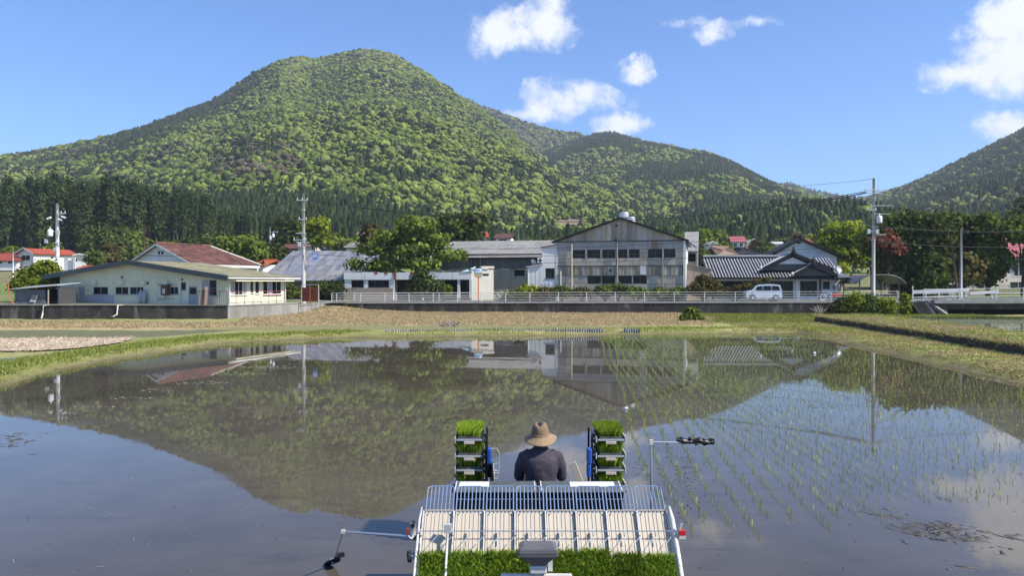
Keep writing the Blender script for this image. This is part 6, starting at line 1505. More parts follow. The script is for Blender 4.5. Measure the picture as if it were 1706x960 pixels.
def bush(label, px, py, d, ells, clumps, leaf, seed, mat, zb=None, name='shrub', cat='shrub', **kw):
    x = ux(px) * d; z0 = G(x, d) if zb is None else zb; s = d / FPX
    E = [((a - px) * s, random.uniform(-.25, .25) * c * s, (H - (b - HY) * s) - z0, c * s, c * s * .8, e * s) for a, b, c, e in ells]
    t = thing(name, label, cat, (x, d, z0)); link('foliage', crown_mesh('foliage', E, clumps, kw.get('per', 14), kw.get('cr', .3), leaf, seed, mat, kw.get('shell', .6), .7), None, t)
    mb = MB(); r = random.Random(seed)
    for k in range(5): e = r.choice(E); mb.tube([(r.uniform(-.1, .1), r.uniform(-.1, .1), -.1), (e[0] * .5, e[1] * .5, max(.2, e[2] * .5)), (e[0], e[1], max(.3, e[2]))], [.06, .04, .015], 5)
    mb.build('stem', MT['bark'], t); return t
bush('rounded clipped yellow-green shrub behind the block shed', 62, 480, 78.5, [(52, 462, 26, 14), (75, 450, 20, 14), (36, 470, 14, 10), (60, 474, 30, 10), (88, 468, 16, 12), (28, 478, 9, 7), (64, 446, 12, 8)], 420, .17, 21, L_yell, zb=1.4, cr=.22, per=16, shell=.8)
bush('pale green weedy mound below the cedars', 175, 440, 190, [(180, 405, 42, 26), (160, 425, 30, 18), (215, 425, 26, 16), (235, 425, 14, 12)], 200, .6, 22, L_mid, cr=.9)
bush('lighter leafy clump right of the weedy mound', 225, 430, 195, [(228, 412, 22, 14), (212, 398, 12, 10)], 70, .6, 23, L_green, cr=.9)
for k, (a, ell, n, m, lab) in enumerate(((545, [(540, 484, 26, 12), (525, 490, 16, 10), (565, 480, 12, 12), (555, 492, 16, 8)], 200, L_dark, 'dark tangle of shrubs behind the pale pole foot'),
        (490, [(490, 490, 14, 11), (478, 482, 8, 10), (500, 494, 10, 6)], 90, L_mid, 'climbing greenery behind the rusted sheet gate'),
        (712, [(705, 472, 18, 15), (725, 480, 16, 10), (695, 485, 16, 10), (700, 458, 9, 10)], 190, L_dark, 'dark creeper bush swallowing the middle of the derelict shop'),
        (738, [(740, 486, 9, 8), (730, 490, 8, 5)], 50, L_green, 'small lighter bush at the shop porch'))):
    bush(lab, a, 495, 91.5, ell, n, .2, 30 + k, m, zb=1.2, cr=.3)
lowb = [(880, 484, 16, 7, L_yell), (908, 486, 16, 6, L_brown), (935, 485, 12, 6, L_mid), (970, 486, 12, 5, L_brown), (1008, 483, 15, 8, L_mid), (1030, 482, 10, 7, L_dark), (1060, 487, 16, 5, L_green), (1100, 487, 12, 5, L_mid), (1128, 487, 14, 5, L_green), (860, 491, 14, 5, L_green)]
nm_ = ['under the white annex wall', 'under the annex window', 'at the factory left corner', 'below the left blank factory panel', 'below the lower factory windows, larger', 'below the lower factory windows, darker', 'below the third lower factory window', 'below the fallen tray at the factory', 'at the factory right corner', 'beside the rubble heap']
for k, (px, py, rx, ry, m) in enumerate(lowb): bush('low weedy bush ' + nm_[k], px, 493, 85.5 if px > 920 else 88, [(px, py, rx, ry), (px + rx * .6, py + 2, rx * .6, ry * .8), (px - rx * .6, py + 2, rx * .6, ry * .7)], 70, .17, 50 + k, m, zb=1.15, cr=.25, per=14)
bush('olive bush before the tan cement wall', 1172, 488, 84.5, [(1172, 470, 12, 10), (1160, 480, 14, 9), (1185, 478, 12, 10), (1175, 486, 20, 6)], 170, .18, 70, L_brown, zb=1.25, cr=.3)
bush('bushy green tree beside the factory rear wing', 1172, 445, 112, [(1172, 438, 14, 12), (1166, 425, 8, 8), (1180, 448, 10, 8)], 110, .3, 71, L_mid, cr=.5)
bush('straggling vine sagging along a wire before the tiled house', 1225, 484, 85, [(1212, 484, 8, 4), (1228, 480, 9, 4), (1245, 477, 9, 3), (1260, 472, 9, 3), (1275, 467, 8, 3), (1200, 488, 8, 4)], 150, .13, 72, L_brown, zb=1.3, cr=.15, name='vine', cat='vine')
bush('dark green leafy shrub standing alone on the dry bank', 1152, 537, 64.5, [(1152, 526, 10, 9), (1143, 531, 9, 7), (1163, 532, 8, 6), (1152, 518, 6, 5)], 190, .12, 73, L_green, cr=.15)
for k, (px, py, rx, ry, m, lab) in enumerate(((1404, 508, 14, 10, L_mid, 'feathery shrub left of the bushy pole foot, nearest the spiky plant'), (1425, 502, 14, 12, L_yell, 'feathery yellow-green shrub just left of the bushy pole'), (1446, 505, 14, 13, L_mid, 'feathery shrub hiding the foot of the bushy pole'), (1474, 508, 16, 11, L_yell, 'feathery yellow-green shrub right of the bushy pole'), (1390, 514, 8, 6, L_brown, 'small dry shrub beside the spiky plant'))):
    bush(lab, px, 521, 74.2, [(px, py, rx, ry), (px - 6, py + 6, rx * .8, ry * .6), (px + 6, py + 6, rx * .8, ry * .6)], 130, .13, 80 + k, m, cr=.22)
bush('column of bright ivy beside the stairs', 1508, 523, 77, [(1508, 498, 6, 8), (1508, 510, 6, 8), (1508, 518, 6, 6)], 120, .13, 90, L_yell, cr=.12, name='ivy_column', cat='ivy', shell=.85)
t = thing('spiky_plant', 'pale spiky agave-like plant at the foot of the road wall', 'plant', (ux(1366) * 74, 74, G(ux(1366) * 74, 74)))
for k in range(22):
    a, tl = random.uniform(0, 6.28), random.uniform(.15, .9); d = Vector((math.cos(a) * math.sin(tl), math.sin(a) * math.sin(tl), math.cos(tl))); MB().tube([(0, 0, 0), d * .7, d * 1.25 + Vector((0, 0, -.1))], [.06, .04, .005], 4).build('leaf', MT['palebark'] if k % 2 else MT['deadwood'], t)

# village trees: five kinds shared between the gardens on the slope
protos = []
for k, (m, lab) in enumerate(((L_mid, 'mid green rounded tree among the village gardens'), (L_green, 'fresh green rounded tree among the village gardens'), (L_dark, 'dark evergreen tree among the village gardens'), (L_brown, 'olive brown tree among the village gardens'), (L_yell, 'yellow-green spring tree among the village gardens'))):
    E = [(0, 0, 3.4, 2.1, 2.1, 1.7), (1.3, .3, 2.7, 1.5, 1.5, 1.2), (-1.3, -.2, 2.6, 1.6, 1.5, 1.2), (.2, .2, 4.5, 1.2, 1.2, 1.0)]
    protos.append([crown_mesh('crown', E, 80, 14, .5, .38, 200 + k, m, .6), trunk_mesh(3.0, .16, [(1, 0, 2.8), (-1, 0, 2.8), (0, .5, 3.8)], 210 + k, MT['bark']), lab])
vt = [(455, 402, 150, 1), (480, 398, 175, 2), (560, 402, 170, 1.1), (575, 396, 165, 1), (590, 400, 180, 1.1), (600, 410, 150, .9), (640, 396, 150, 1), (500, 388, 200, 1.2), (540, 386, 205, 1.2), (562, 380, 210, 1.2), (790, 410, 178, .8), (818, 394, 182, 1.1), (858, 392, 200, 1.2), (880, 388, 205, 1.3),
      (900, 392, 200, 1.2), (920, 386, 215, 1.3), (870, 398, 190, 1), (940, 392, 210, 1.2), (1150, 396, 220, 1.2), (1170, 392, 225, 1.4), (1195, 388, 235, 1.3), (1210, 398, 215, .9), (1240, 388, 230, 1.2), (1262, 392, 220, 1.1), (1280, 400, 190, 1), (1285, 410, 170, .9), (1300, 390, 225, 1.3), (1325, 386, 235, 1.3), (1345, 392, 200, 1.1),
      (1365, 388, 210, 1.2), (1385, 380, 230, 1.4), (1415, 386, 220, 1.3), (1440, 388, 200, 1.2), (1460, 384, 210, 1.3), (1270, 425, 140, .8), (1180, 420, 150, .9), (1195, 432, 120, .8), (1655, 372, 190, 1.6), (1690, 368, 200, 1.6), (1620, 378, 180, 1.3), (1600, 372, 210, 1.5), (160, 432, 150, .8), (185, 430, 160, .9), (290, 400, 190, 1.2), (320, 396, 180, 1.2), (345, 400, 170, 1.1), (360, 392, 200, 1.3), (20, 436, 160, .8), (5, 432, 170, .9), (90, 430, 165, .9), (1130, 395, 225, 1.2), (1065, 392, 230, 1.4), (1100, 388, 235, 1.4), (960, 396, 215, 1.2), (990, 392, 225, 1.3), (700, 390, 190, 1.3), (730, 386, 200, 1.3), (660, 388, 200, 1.3)]
LMK = [(50, 'the red-roofed houses'), (135, 'the open white shed'), (180, 'the weedy mound'), (300, 'the storehouse roof'), (360, 'the round bright tree'), (450, 'the distant transformer pole'), (505, 'the tall pale pole'), (545, 'the solar panel roof'), (597, 'the grey-roofed house'), (665, 'the big spreading tree'), (770, 'the little white van'), (800, 'the bright red cottage'),
       (838, 'the darker red cottage'), (865, 'the slim lamp pole'), (905, 'the white annex'), (960, 'the factory roof slope nearer the annex'), (1045, 'the roof ventilators'), (1120, 'the far factory eave'), (1150, 'the factory rear wing'), (1187, 'the slope cottage'), (1215, 'the tan pyramid roof'), (1250, 'the dark hipped roof'), (1300, 'the low white hut'), (1345, 'the white gable'), (1400, 'the yellow-green tree'), (1455, 'the dark-topped pole'), (1600, 'the grey grove pole'), (1645, 'the conical school tree'), (1690, 'the pink school roof')]
KW = ['mid green rounded tree', 'fresh green rounded tree', 'dark evergreen tree', 'olive brown tree', 'yellow-green spring tree']
seen_ = {}
for i, (px, py, d, s) in enumerate(vt):
    lm_ = min(LMK, key=lambda q: abs(q[0] - px)); dx_ = px - lm_[0]; ki = (i * 7 + i // 3) % 5
    vlab = KW[ki] + (' behind ' if abs(dx_) < 7 else ' beyond and left of ' if dx_ < 0 else ' beyond and right of ') + lm_[1]
    seen_[vlab] = seen_.get(vlab, 0) + 1
    if seen_[vlab] > 1: vlab = ('smaller ', 'larger ', 'broader ')[seen_[vlab] - 2] + vlab
    p = protos[(i * 7 + i // 3) % 5]; x = ux(px) * d
    t = thing('village_tree', vlab, 'tree', (x, d, G(x, d)), random.uniform(0, 6.28), 'garden trees on the village slope, ' + p[0].materials[0].name.replace('leaf_', '').replace('_', ' '))
    t.scale = (s * random.uniform(.85, 1.15), s * random.uniform(.85, 1.15), s * random.uniform(.85, 1.1)); link('crown', p[0], None, t); link('trunk', p[1], None, t)
# tall cedars: individual trees along the forest edge
def cedar_crown(seed, h=24, w=3.0, base=.2):
    r = np.random.default_rng(seed); V = []; P, Nn, A = [], [], []
    for k in range(120):
        z = base + (1 - base) * r.random() ** .8; R = w * (1 - (z - base) / (1 - base)) ** .75 + .25; a = r.uniform(0, 6.28); q = r.uniform(.55, 1.05) * R
        c = np.array([q * math.cos(a), q * math.sin(a), z * h - .25 * q]); b = r.random()
        m = 10; o = r.normal(size=(m, 3)) * np.array([.55, .55, .7]); P.append(c + o); Nn.append(np.tile([math.cos(a), math.sin(a), .5], (m, 1)) + r.normal(size=(m, 3)) * .45); A.append(np.clip(b * .6 + r.random(m) * .4, 0, 1))
    V, F, a = leaves(np.concatenate(P), np.concatenate(Nn), .62, np.concatenate(A), r, .5)
    me = np_mesh('crown', V, F, {'rnd': ('FACE', 'FLOAT', a)}); me.materials.append(L_cedar); return me
cp = [(cedar_crown(300 + k, 24, (2.9, 3.3, 2.6, 3.0)[k], (.08, .12, .3, .45)[k])) for k in range(4)]
mb = MB(); mb.tube([(0, 0, -1), (0, 0, 12), (0, 0, 23)], [.34, .24, .05], 8); ctrunk = bpy.data.meshes.new('trunk'); ctrunk.from_pydata(mb.v, [], mb.f); ctrunk.update(); ctrunk.materials.append(pm('cedar_bark', (.17, .135, .11), (.10, .08, .065), 2, .9, stretch=(3, 3, .4)))
def cedar(px, d, s, k, label, group):
    x = ux(px) * d; t = thing('cedar_tree', label, 'tree', (x, d, G(x, d) - .3), random.uniform(0, 6.28), group); t.scale = (s * random.uniform(.85, 1.15),) * 2 + (s,); link('crown', cp[k], None, t); link('trunk', ctrunk, None, t)
for i in range(64):
    px = -40 + i * 9.9 + random.uniform(-4, 4); hpx = np.interp(px, [-60, 60, 200, 330, 380, 600], [118, 131, 130, 102, 78, 52]); d = 232 + random.uniform(-10, 22) + (14 if px > 380 else 0)
    x = ux(px) * d; h = H + (hpx + 47) * random.uniform(.90, 1.02) / FPX * d - G(x, d); trunked = 565 < px < 665 or 280 < px < 330
    cedar(px, d, h / 24, 3 if trunked else random.choice((0, 1, 0, 1, 2)), 'tall cedar with bare pole-like trunk at the forest edge' if trunked else 'tall dark cedar clothed in drooping sprays at the forest edge', 'bare-trunked cedars at the forest edge' if trunked else 'dark cedars at the forest edge')
for i in range(34):
    px = 660 + i * 23.5 + random.uniform(-6, 6); d = 270 + random.uniform(-14, 16); cedar(px, d, random.uniform(6.0, 11.0) / 24, random.choice((0, 1, 2)), 'shorter dark cedar at the foot of the middle hills', 'shorter cedars at the foot of the hills')
# mass of cedars behind them
r = np.random.default_rng(77); n = 1500; d = r.uniform(246, 345, n); px = r.uniform(-120, 640, n); x = (px - CX) / FPX * d
z = back_z(x, d); z = z + np.where(d > 300, (d - 300) * .12, 0)
hp = H + (HY - np.interp(px, [-60, 60, 200, 330, 380, 640], [302, 295, 294, 322, 345, 372]) - r.uniform(0, 30, n)) / FPX * d - z; hp = np.clip(hp, 6, 30)
scatter('cedar_forest', np.stack([x, d, z - .5], -1), 4 + r.integers(0, 3, n), np.stack([hp * .42, hp * .42, hp], -1), np.where((r.random(n) < .5)[:, None], CON * 1.1, CON2 * 1.15), 78)

# ------------------------------------------------------------------ the rice transplanter
MY = 8.6
TP = thing('rice_transplanter', 'eight-row ride-on rice transplanter with cream seedling boards and blue wire guards', 'rice transplanter', (.33, MY, 0))
S2 = math.sqrt(.5)
def RK(x, t, h): return Vector((x, -.9 - S2 * t - S2 * h, 1.12 - S2 * t + S2 * h))
def rk_box(mb, x0, x1, t0, t1, h0, h1):
    vs = [RK(x, t, h) for x in (x0, x1) for t in (t0, t1) for h in (h0, h1)]
    return mb.add(vs, [(0, 1, 3, 2), (4, 6, 7, 5), (0, 4, 5, 1), (2, 3, 7, 6), (0, 2, 6, 4), (1, 5, 7, 3)])
def bev(o, w=.006, seg=2):
    m = o.modifiers.new('bevel', 'BEVEL'); m.width = w; m.segments = seg; m.limit_method = 'ANGLE'; return o
RL = 1.06
for i in range(8):
    xc = -1.05 + .3 * i
    mb = MB(); rk_box(mb, -.136, .136, -.01, RL, -.016, 0)
    for k, (x, w) in enumerate(((-.110, .010), (-.066, .006), (-.030, .014), (.010, .006), (.050, .014), (.098, .008))): rk_box(mb, x - w / 2, x + w / 2, .012, RL, .001, .006)
    rk_box(mb, -.136, .136, -.018, -.0105, -.02, .014)
    b = mb.build('seedling_board', MT['board'], TP); b.location = (xc, 0, 0)
    if i == 0: board0 = b
    for s_ in (-.11, .11): q = MB().disc(RK(s_, .03, .008), (0, -S2, S2), .007, .006, 8).build('bolt', MT['machgrey'], b)
for i in range(9):
    x = -1.2 + .3 * i
    mb = MB(); rk_box(mb, x - .007, x + .007, .0, RL, -.02, .036); mb.build('divider', MT['machwhite'], TP)
mb = MB(); rk_box(mb, -1.22, 1.22, RL - .3, RL - .25, -.06, -.018); rk_box(mb, -1.22, 1.22, .1, .15, -.06, -.018); mb.build('rack_frame', MT['steel'], TP)
MB().tube([RK(-1.27, .245, .085), RK(1.27, .245, .085)], .0055, 8).build('cross_rod', MT['chrome'], TP)
for i, x in enumerate((-1.21, -.9, -.74, -.45, -.15, .15, .45, .75, 1.05)):
    mb = MB(); rk_box(mb, x - .005, x + .005, .21, .27, .036, .06); rk_box(mb, x - .009, x + .0, .235, .25, .078, .094); rk_box(mb, x - .003, x + .003, .29, .35, .036, .044); mb.build('rod_clip', MT['steel'], TP)
for i in range(8):
    x = -1.05 + .3 * i
    for s_, (a, b_) in enumerate((((x - .09, .40), (x + .02, .27)), ((x + .04, .42), (x + .14, .30)))): MB().tube([RK(a[0], a[1], .055), RK(b_[0], b_[1], .078)], .003, 5).build('wire_stay', MT['steel'], TP)
# side frames
for sx in (-1, 1):
    mb = MB(); mb.tube([RK(sx * 1.222, -.04, .03), RK(sx * 1.232, .1, .05), RK(sx * 1.236, .5, .05), RK(sx * 1.236, RL + .02, .04)], [.018, .024, .024, .022] if sx > 0 else [.009, .012, .013, .012], 8); mb.build('side_frame', MT['machwhite'], TP, True)
p = RK(1.275, .245, .09); rf = MB().box(p + Vector((.02, -.02, -.01)), (.055, .05, .045)).build('reflector', MT['red'], TP); MB().box(p + Vector((.02, -.02, -.05)), (.06, .055, .03)).build('reflector_base', MT['machwhite'], rf); MB().tube([p, p + Vector((.02, 0, .07))], .012, 6).build('rod_end', MT['steel'], TP)
p = RK(-1.275, .27, .08); MB().tube([p + Vector((0, 0, .1)), p, p + Vector((-.03, 0, -.03))], .03, 8).build('hook', MT['machwhite'], TP, True); MB().tube([p + Vector((-.0, -.05, .09)), p + Vector((0, .06, .09))], .022, 8).build('hook_pin', MT['black'], TP)
p = RK(-1.30, .47, .02); MB().disc(p, (1, .3, 0), .055, .03, 14).build('knob', MT['rubber'], TP); MB().tube([p, p + Vector((.12, 0, 0))], .015, 6).build('knob_shaft', MT['steel'], TP)
# guard panels
up0, up1 = Vector((0, -.905, 1.125)), Vector((0, -.645, 1.31))
for i in range(8):
    x = -1.05 + .3 * i; mb = MB(); w = .134; rr = .035
    def GP(a, t): q = up0.lerp(up1, t); return Vector((x + a, q.y, q.z))
    L = (up1 - up0).length; k = rr / L
    mb.tube([GP(-w, -.03), GP(-w, 1 - k), GP(-w + rr * .3, 1 - k * .3), GP(-w + rr, 1), GP(w - rr, 1), GP(w - rr * .3, 1 - k * .3), GP(w, 1 - k), GP(w, -.03)], .0068, 6)
    for a in np.linspace(-w, w, 8)[1:-1]: mb.tube([GP(a, -.03), GP(a, .995)], .0056, 5)
    mb.tube([GP(-w, .5) + Vector((0, .006, -.006)), GP(w, .5) + Vector((0, .006, -.006))], .0035, 5)
    mb.build('guard_panel', MT['guard'], TP)
# fertiliser hoppers
for k, (x0, x1, s0, s1) in enumerate(((-.955, -.065, -.90, -.58), (-.035, .86, .30, .78))):
    mb = MB(); b = len(mb.v)
    for z, sx, y0, y1 in ((1.165, 0, -.33, .0), (.85, .02, -.33, .0), (.62, .10, -.24, -.08), (.55, .12, -.22, -.1)):
        mb.v += [(x0 + sx, y0, z), (x1 - sx, y0, z), (x1 - sx, y1, z), (x0 + sx, y1, z)]
    for r_ in range(3):
        for j in range(4): mb.f.append((b + r_ * 4 + j, b + r_ * 4 + (j + 1) % 4, b + r_ * 4 + 4 + (j + 1) % 4, b + r_ * 4 + 4 + j))
    mb.f += [(b, b + 1, b + 2, b + 3), (b + 12, b + 15, b + 14, b + 13)]
    hp = bev(mb.build('hopper', MT['hopper'], TP), .02)
    mb = MB(); mb.add([(x0 - .01, -.36, 1.168), (x1 + .01, -.36, 1.168), (x1 + .01, .03, 1.168), (x0 - .01, .03, 1.168), (x0 + .0, -.34, 1.18), (x1 - .0, -.34, 1.18), (x1 - .03, -.02, 1.205), (x0 + .03, -.02, 1.205)], [(3, 2, 1, 0), (4, 5, 6, 7), (0, 1, 5, 4), (1, 2, 6, 5), (2, 3, 7, 6), (3, 0, 4, 7)])
    ld = bev(mb.build('hopper_lid', MT['lid'], TP), .014, 3)
    mb = MB()
    for a, b_ in ((x0 + .012, x0 + .026), (x1 - .026, x1 - .012)): mb.add([(a, -.335, 1.184), (b_, -.335, 1.184), (b_, -.03, 1.208), (a, -.03, 1.208)], [(0, 1, 2, 3)])
    mb.build('lid_rim', MT['machwhite'], ld)
    mb = MB(); zf = lambda y: 1.180 + (y + .34) / .32 * .025 + .004; mb.add([(s0, -.21, zf(-.21)), (s1, -.21, zf(-.21)), (s1, -.06, zf(-.06)), (s0, -.06, zf(-.06)), (s0, -.21, zf(-.21) - .002), (s1, -.21, zf(-.21) - .002), (s1, -.06, zf(-.06) - .002), (s0, -.06, zf(-.06) - .002)], [(0, 1, 2, 3), (4, 5, 1, 0), (1, 5, 6, 2), (2, 6, 7, 3), (3, 7, 4, 0)]); mb.build('sticker', MT['sticker'], ld)
    MB().bx((x0 + x1) / 2 - .3, (x0 + x1) / 2 + .3, -.26, -.1, .45, .549).build('metering_unit', MT['machgrey'], TP)
# lower planting unit
MB().bx(-1.15, 1.15, -1.75, -1.65, .30, .42).build('planter_beam', MT['blue'], TP)
for i in range(4):
    x = -.9 + .6 * i; bev(MB().bx(x - .06, x + .06, -1.75, -.9, .30, .44).build('planting_case', MT['machgrey'], TP), .02)
    for q in (-.15, .15): MB().bar((x + q, -1.72, .36), (x + q, -1.9, .08), .03, .05).build('planting_claw', MT['steel'], TP)
for i in range(5):
    x = -.9 + .45 * i; mb = MB(); mb.loft([((x, -.7, .10), .07, .03, (0, 1, 0), (1, 0, 0)), ((x, -.8, .03), .10, .05, (0, 1, 0), (1, 0, 0)), ((x, -1.6, .02), .10, .05, (0, 1, 0), (1, 0, 0)), ((x, -1.75, .05), .08, .03, (0, 1, 0), (1, 0, 0))], 12); mb.build('float', MT['machwhite'], TP, True)
# thin white rod hanging before the boards
p = RK(-.945, .245, .10); MB().tube([p + Vector((0, 0, .05)), p, p + Vector((.0, -.30, -.34)), p + Vector((.0, -.62, -.72))], .013, 8).build('hanger_rod', MT['machwhite'], TP, True)
MB().bx(-.98, -.91, p.y - .03, p.y + .03, p.z - .02, p.z + .06).build('rod_bracket', MT['steel'], TP)
# sensor head on its post behind the boards
cy, cx_ = -1.72, -.10
mb = MB(); n0 = len(mb.v)
for z, hx, hy in ((.905, .075, .06), (.93, .08, .07), (1.0, .165, .10), (1.03, .172, .105), (1.065, .168, .10), (1.09, .13, .07)):
    mb.v += [(cx_ - hx, cy - hy, z), (cx_ + hx, cy - hy, z), (cx_ + hx, cy + hy, z), (cx_ - hx, cy + hy, z)]
for r_ in range(5):
    for j in range(4): mb.f.append((n0 + r_ * 4 + j, n0 + r_ * 4 + (j + 1) % 4, n0 + r_ * 4 + 4 + (j + 1) % 4, n0 + r_ * 4 + 4 + j))
mb.f += [(n0 + 3, n0 + 2, n0 + 1, n0), (n0 + 20, n0 + 21, n0 + 22, n0 + 23)]
sh = bev(mb.build('sensor_head', MT['capgrey'], TP), .012, 3)
MB().bx(cx_ - .175, cx_ + .175, cy - .108, cy + .108, 1.0, 1.012).build('seam', MT['machgrey'], sh)
bev(MB().bx(cx_ - .075, cx_ + .075, cy - .06, cy + .06, .83, .904).build('sensor_mount', MT['machwhite'], TP), .012); MB().bx(cx_ - .03, cx_ + .03, cy - .03, cy + .03, .3, .829).build('sensor_post', MT['machwhite'], TP)
bev(MB().bx(cx_ - .33, cx_ + .30, cy - .03, cy + .02, .795, .815).build('rear_bar', MT['machwhite'], TP), .008)
MB().bx(cx_ + .09, cx_ + .13, cy + .02, cy + .06, .83, .93).build('bar_lug', MT['machwhite'], TP)
# chassis (mostly hidden by the boards)
bev(MB().bx(-.65, .65, .05, 1.6, .40, .47).build('platform', MT['machgrey'], TP), .01)
bev(MB().bx(-.17, .17, 1.25, 2.25, .40, .80).build('bonnet', MT['blue'], TP), .06, 3)
for x in (-.55, .55):
    for y, r_ in ((.15, .44), (1.75, .33)):
        w = MB().disc((x, y, r_ - .16), (1, 0, 0), r_ * .25, .12, 12).build('wheel', MT['machgrey'], TP)
        pts = [(x, y + r_ * math.cos(a), r_ - .16 + r_ * math.sin(a)) for a in np.linspace(0, 2 * math.pi, 25)]; mb = MB(); mb.tube(pts, .03, 6)
        for k in range(12): a = k * math.pi / 6; mb.bar((x - .06, y + r_ * 1.04 * math.cos(a), r_ - .16 + r_ * 1.04 * math.sin(a)), (x + .06, y + r_ * 1.04 * math.cos(a + .12), r_ - .16 + r_ * 1.04 * math.sin(a + .12)), .05, .03)
        mb.build('tyre', MT['rubber'], w)
        mb = MB()
        for k in range(6): a = k * math.pi / 3; mb.bar((x, y, r_ - .16), (x, y + r_ * math.cos(a), r_ - .16 + r_ * math.sin(a)), .03, .03)
        mb.build('spoke', MT['machgrey'], w)
bev(MB().bx(-.22, .22, .2, .62, .70, .78).build('seat', MT['black'], TP), .03, 3); bev(MB().bar((0, .22, .76), (0, .14, 1.07), .44, .08, (0, 1, 0)).build('seat_back', MT['black'], TP), .03, 3); MB().bx(-.15, .15, .25, .55, .47, .70).build('seat_box', MT['machgrey'], TP)
MB().tube([(0, 1.25, .75), (0, 1.0, 1.0)], .03, 8).build('steering_column', MT['black'], TP)
ax = Vector((0, -.7, .7)).normalized(); e1 = Vector((1, 0, 0)); e2 = ax.cross(e1); WC = Vector((0, .99, 1.02))
MB().tube([WC + e1 * (.18 * math.cos(a)) + e2 * (.18 * math.sin(a)) for a in np.linspace(0, 2 * math.pi, 29)], .015, 8).build('steering_wheel', MT['black'], TP, True)
# drawn-line markers
lm = [Vector((-1.30, -.02, .58)), Vector((-2.22, .12, .60))]
q = MB().tube([lm[0], lm[0].lerp(lm[1], .55), lm[1]], [.016, .014, .012], 8).build('marker_arm', MT['chrome'], TP)
foot = Vector((-2.46, .68, .0)); MB().tube([lm[1], foot + Vector((.03, -.06, .12))], .011, 6).build('marker_rod', MT['steel'], q); MB().box(lm[0].lerp(lm[1], .2) + Vector((0, 0, .05)), (.03, .03, .07)).build('pin', MT['rust'], q); MB().box(lm[1], (.045, .035, .035)).build('joint', MT['machwhite'], q)
fv = (foot - lm[1]).normalized(); f0 = foot + Vector((.02, -.04, .05))
mb = MB(); mb.loft([(f0 + Vector((.08, -.12, .12)), .02, .02, (-.5, .7, -.3), (1, 0, 0)), (f0 + Vector((.04, -.05, .06)), .05, .03, (-.5, .7, -.3), (1, 0, 0)), (f0 + Vector((-.05, .04, 0)), .06, .025, (-.5, .7, -.3), (1, 0, 0)), (f0 + Vector((-.12, .10, -.04)), .03, .02, (-.5, .7, -.3), (1, 0, 0))], 10); mb.build('marker_blade', MT['hopper'], q, True)
MB().box(f0 + Vector((.0, -.0, .035)), (.09, .09, .03), Matrix.Rotation(.6, 3, 'Z')).build('blue_tag', MT['guard'], q); MB().box(f0 + Vector((.10, -.10, .14)), (.08, .04, .05), Matrix.Rotation(.4, 3, 'Z')).build('clamp', MT['black'], q)
rm0, rm1 = Vector((1.21, -.02, .60)), Vector((1.205, 0, 1.63))
q = MB().tube([rm0, rm0.lerp(rm1, .5), rm1], [.015, .013, .011], 8).build('marker_arm', MT['chrome'], TP); MB().tube([rm1, rm1 + Vector((.55, .04, -.015))], .010, 6).build('marker_rod', MT['chrome'], q); MB().box(rm1, (.04, .04, .05)).build('joint', MT['machwhite'], q)
X_, Z_ = (1, 0, 0), (0, 0, 1)
mb = MB(); c = rm1 + Vector((.44, .04, 0))
mb.loft([(c + Vector((-.15, 0, .02)), .02, .03, X_, Z_), (c + Vector((-.08, 0, .005)), .034, .04, X_, Z_), (c + Vector((.02, .01, -.005)), .024, .03, X_, Z_), (c + Vector((.10, 0, .01)), .036, .04, X_, Z_), (c + Vector((.20, 0, -.01)), .028, .035, X_, Z_), (c + Vector((.27, 0, .0)), .012, .02, X_, Z_)], 9)
for k in range(5): mb.box(c + Vector((-.08 + .075 * k, .0, .015 * math.sin(k * 2.3))), (.03, .04, .05 + .02 * (k % 2)), Matrix.Rotation(.5 * k, 3, 'X'))
mb.disc(c + Vector((.16, .0, -.01)), (.2, 1, .1), .036, .03, 12); mb.disc(c + Vector((.24, .0, .0)), (.2, 1, .1), .034, .03, 12); mb.disc(c + Vector((-.10, .0, .02)), (.2, 1, .1), .03, .04, 10)
mb.build('marker_blade', MT['black'], q)
MB().bx(-1.45, 1.40, -.05, .02, .56, .62).build('marker_beam', MT['machgrey'], TP)
# spare seedling racks either side, four shelves each
def shelf(parent, x0, x1, y0, y1, z, outx):
    mb = MB(); mb.bx(x0, x1, y0, y0 + .02, z - .02, z + .012); mb.bx(x0, x1, y1 - .02, y1, z - .02, z + .012); mb.bx(x0, x1, y0 + .02, y1 - .02, z - .018, z - .012)
    s_ = mb.build('tray_shelf', MT['machgrey'], parent)
    for x in (x0 - .006, x1 + .006): mb = MB(); mb.bx(x - .006, x + .006, y0 - .01, y1, z - .03, z + .045); mb.build('side_rail', MT['machwhite'] if abs(x) == max(abs(x0 - .006), abs(x1 + .006)) or x > 0 else MT['machgrey'], s_)
    mb = MB(); mb.bx(x0 + .01, x1 - .01, y0 - .012, y0 - .002, z - .006, z + .016); mb.build('front_rail', MT['steel'], s_)
    xm = (x0 + x1) / 2; bev(MB().bx(xm - .07, xm + .065, y0 - .03, y0 - .013, z - .05, z - .012).build('pull_handle', MT['board'], s_), .006)
TRAYS = []
ZS = (1.375, 1.165, .985, .78)
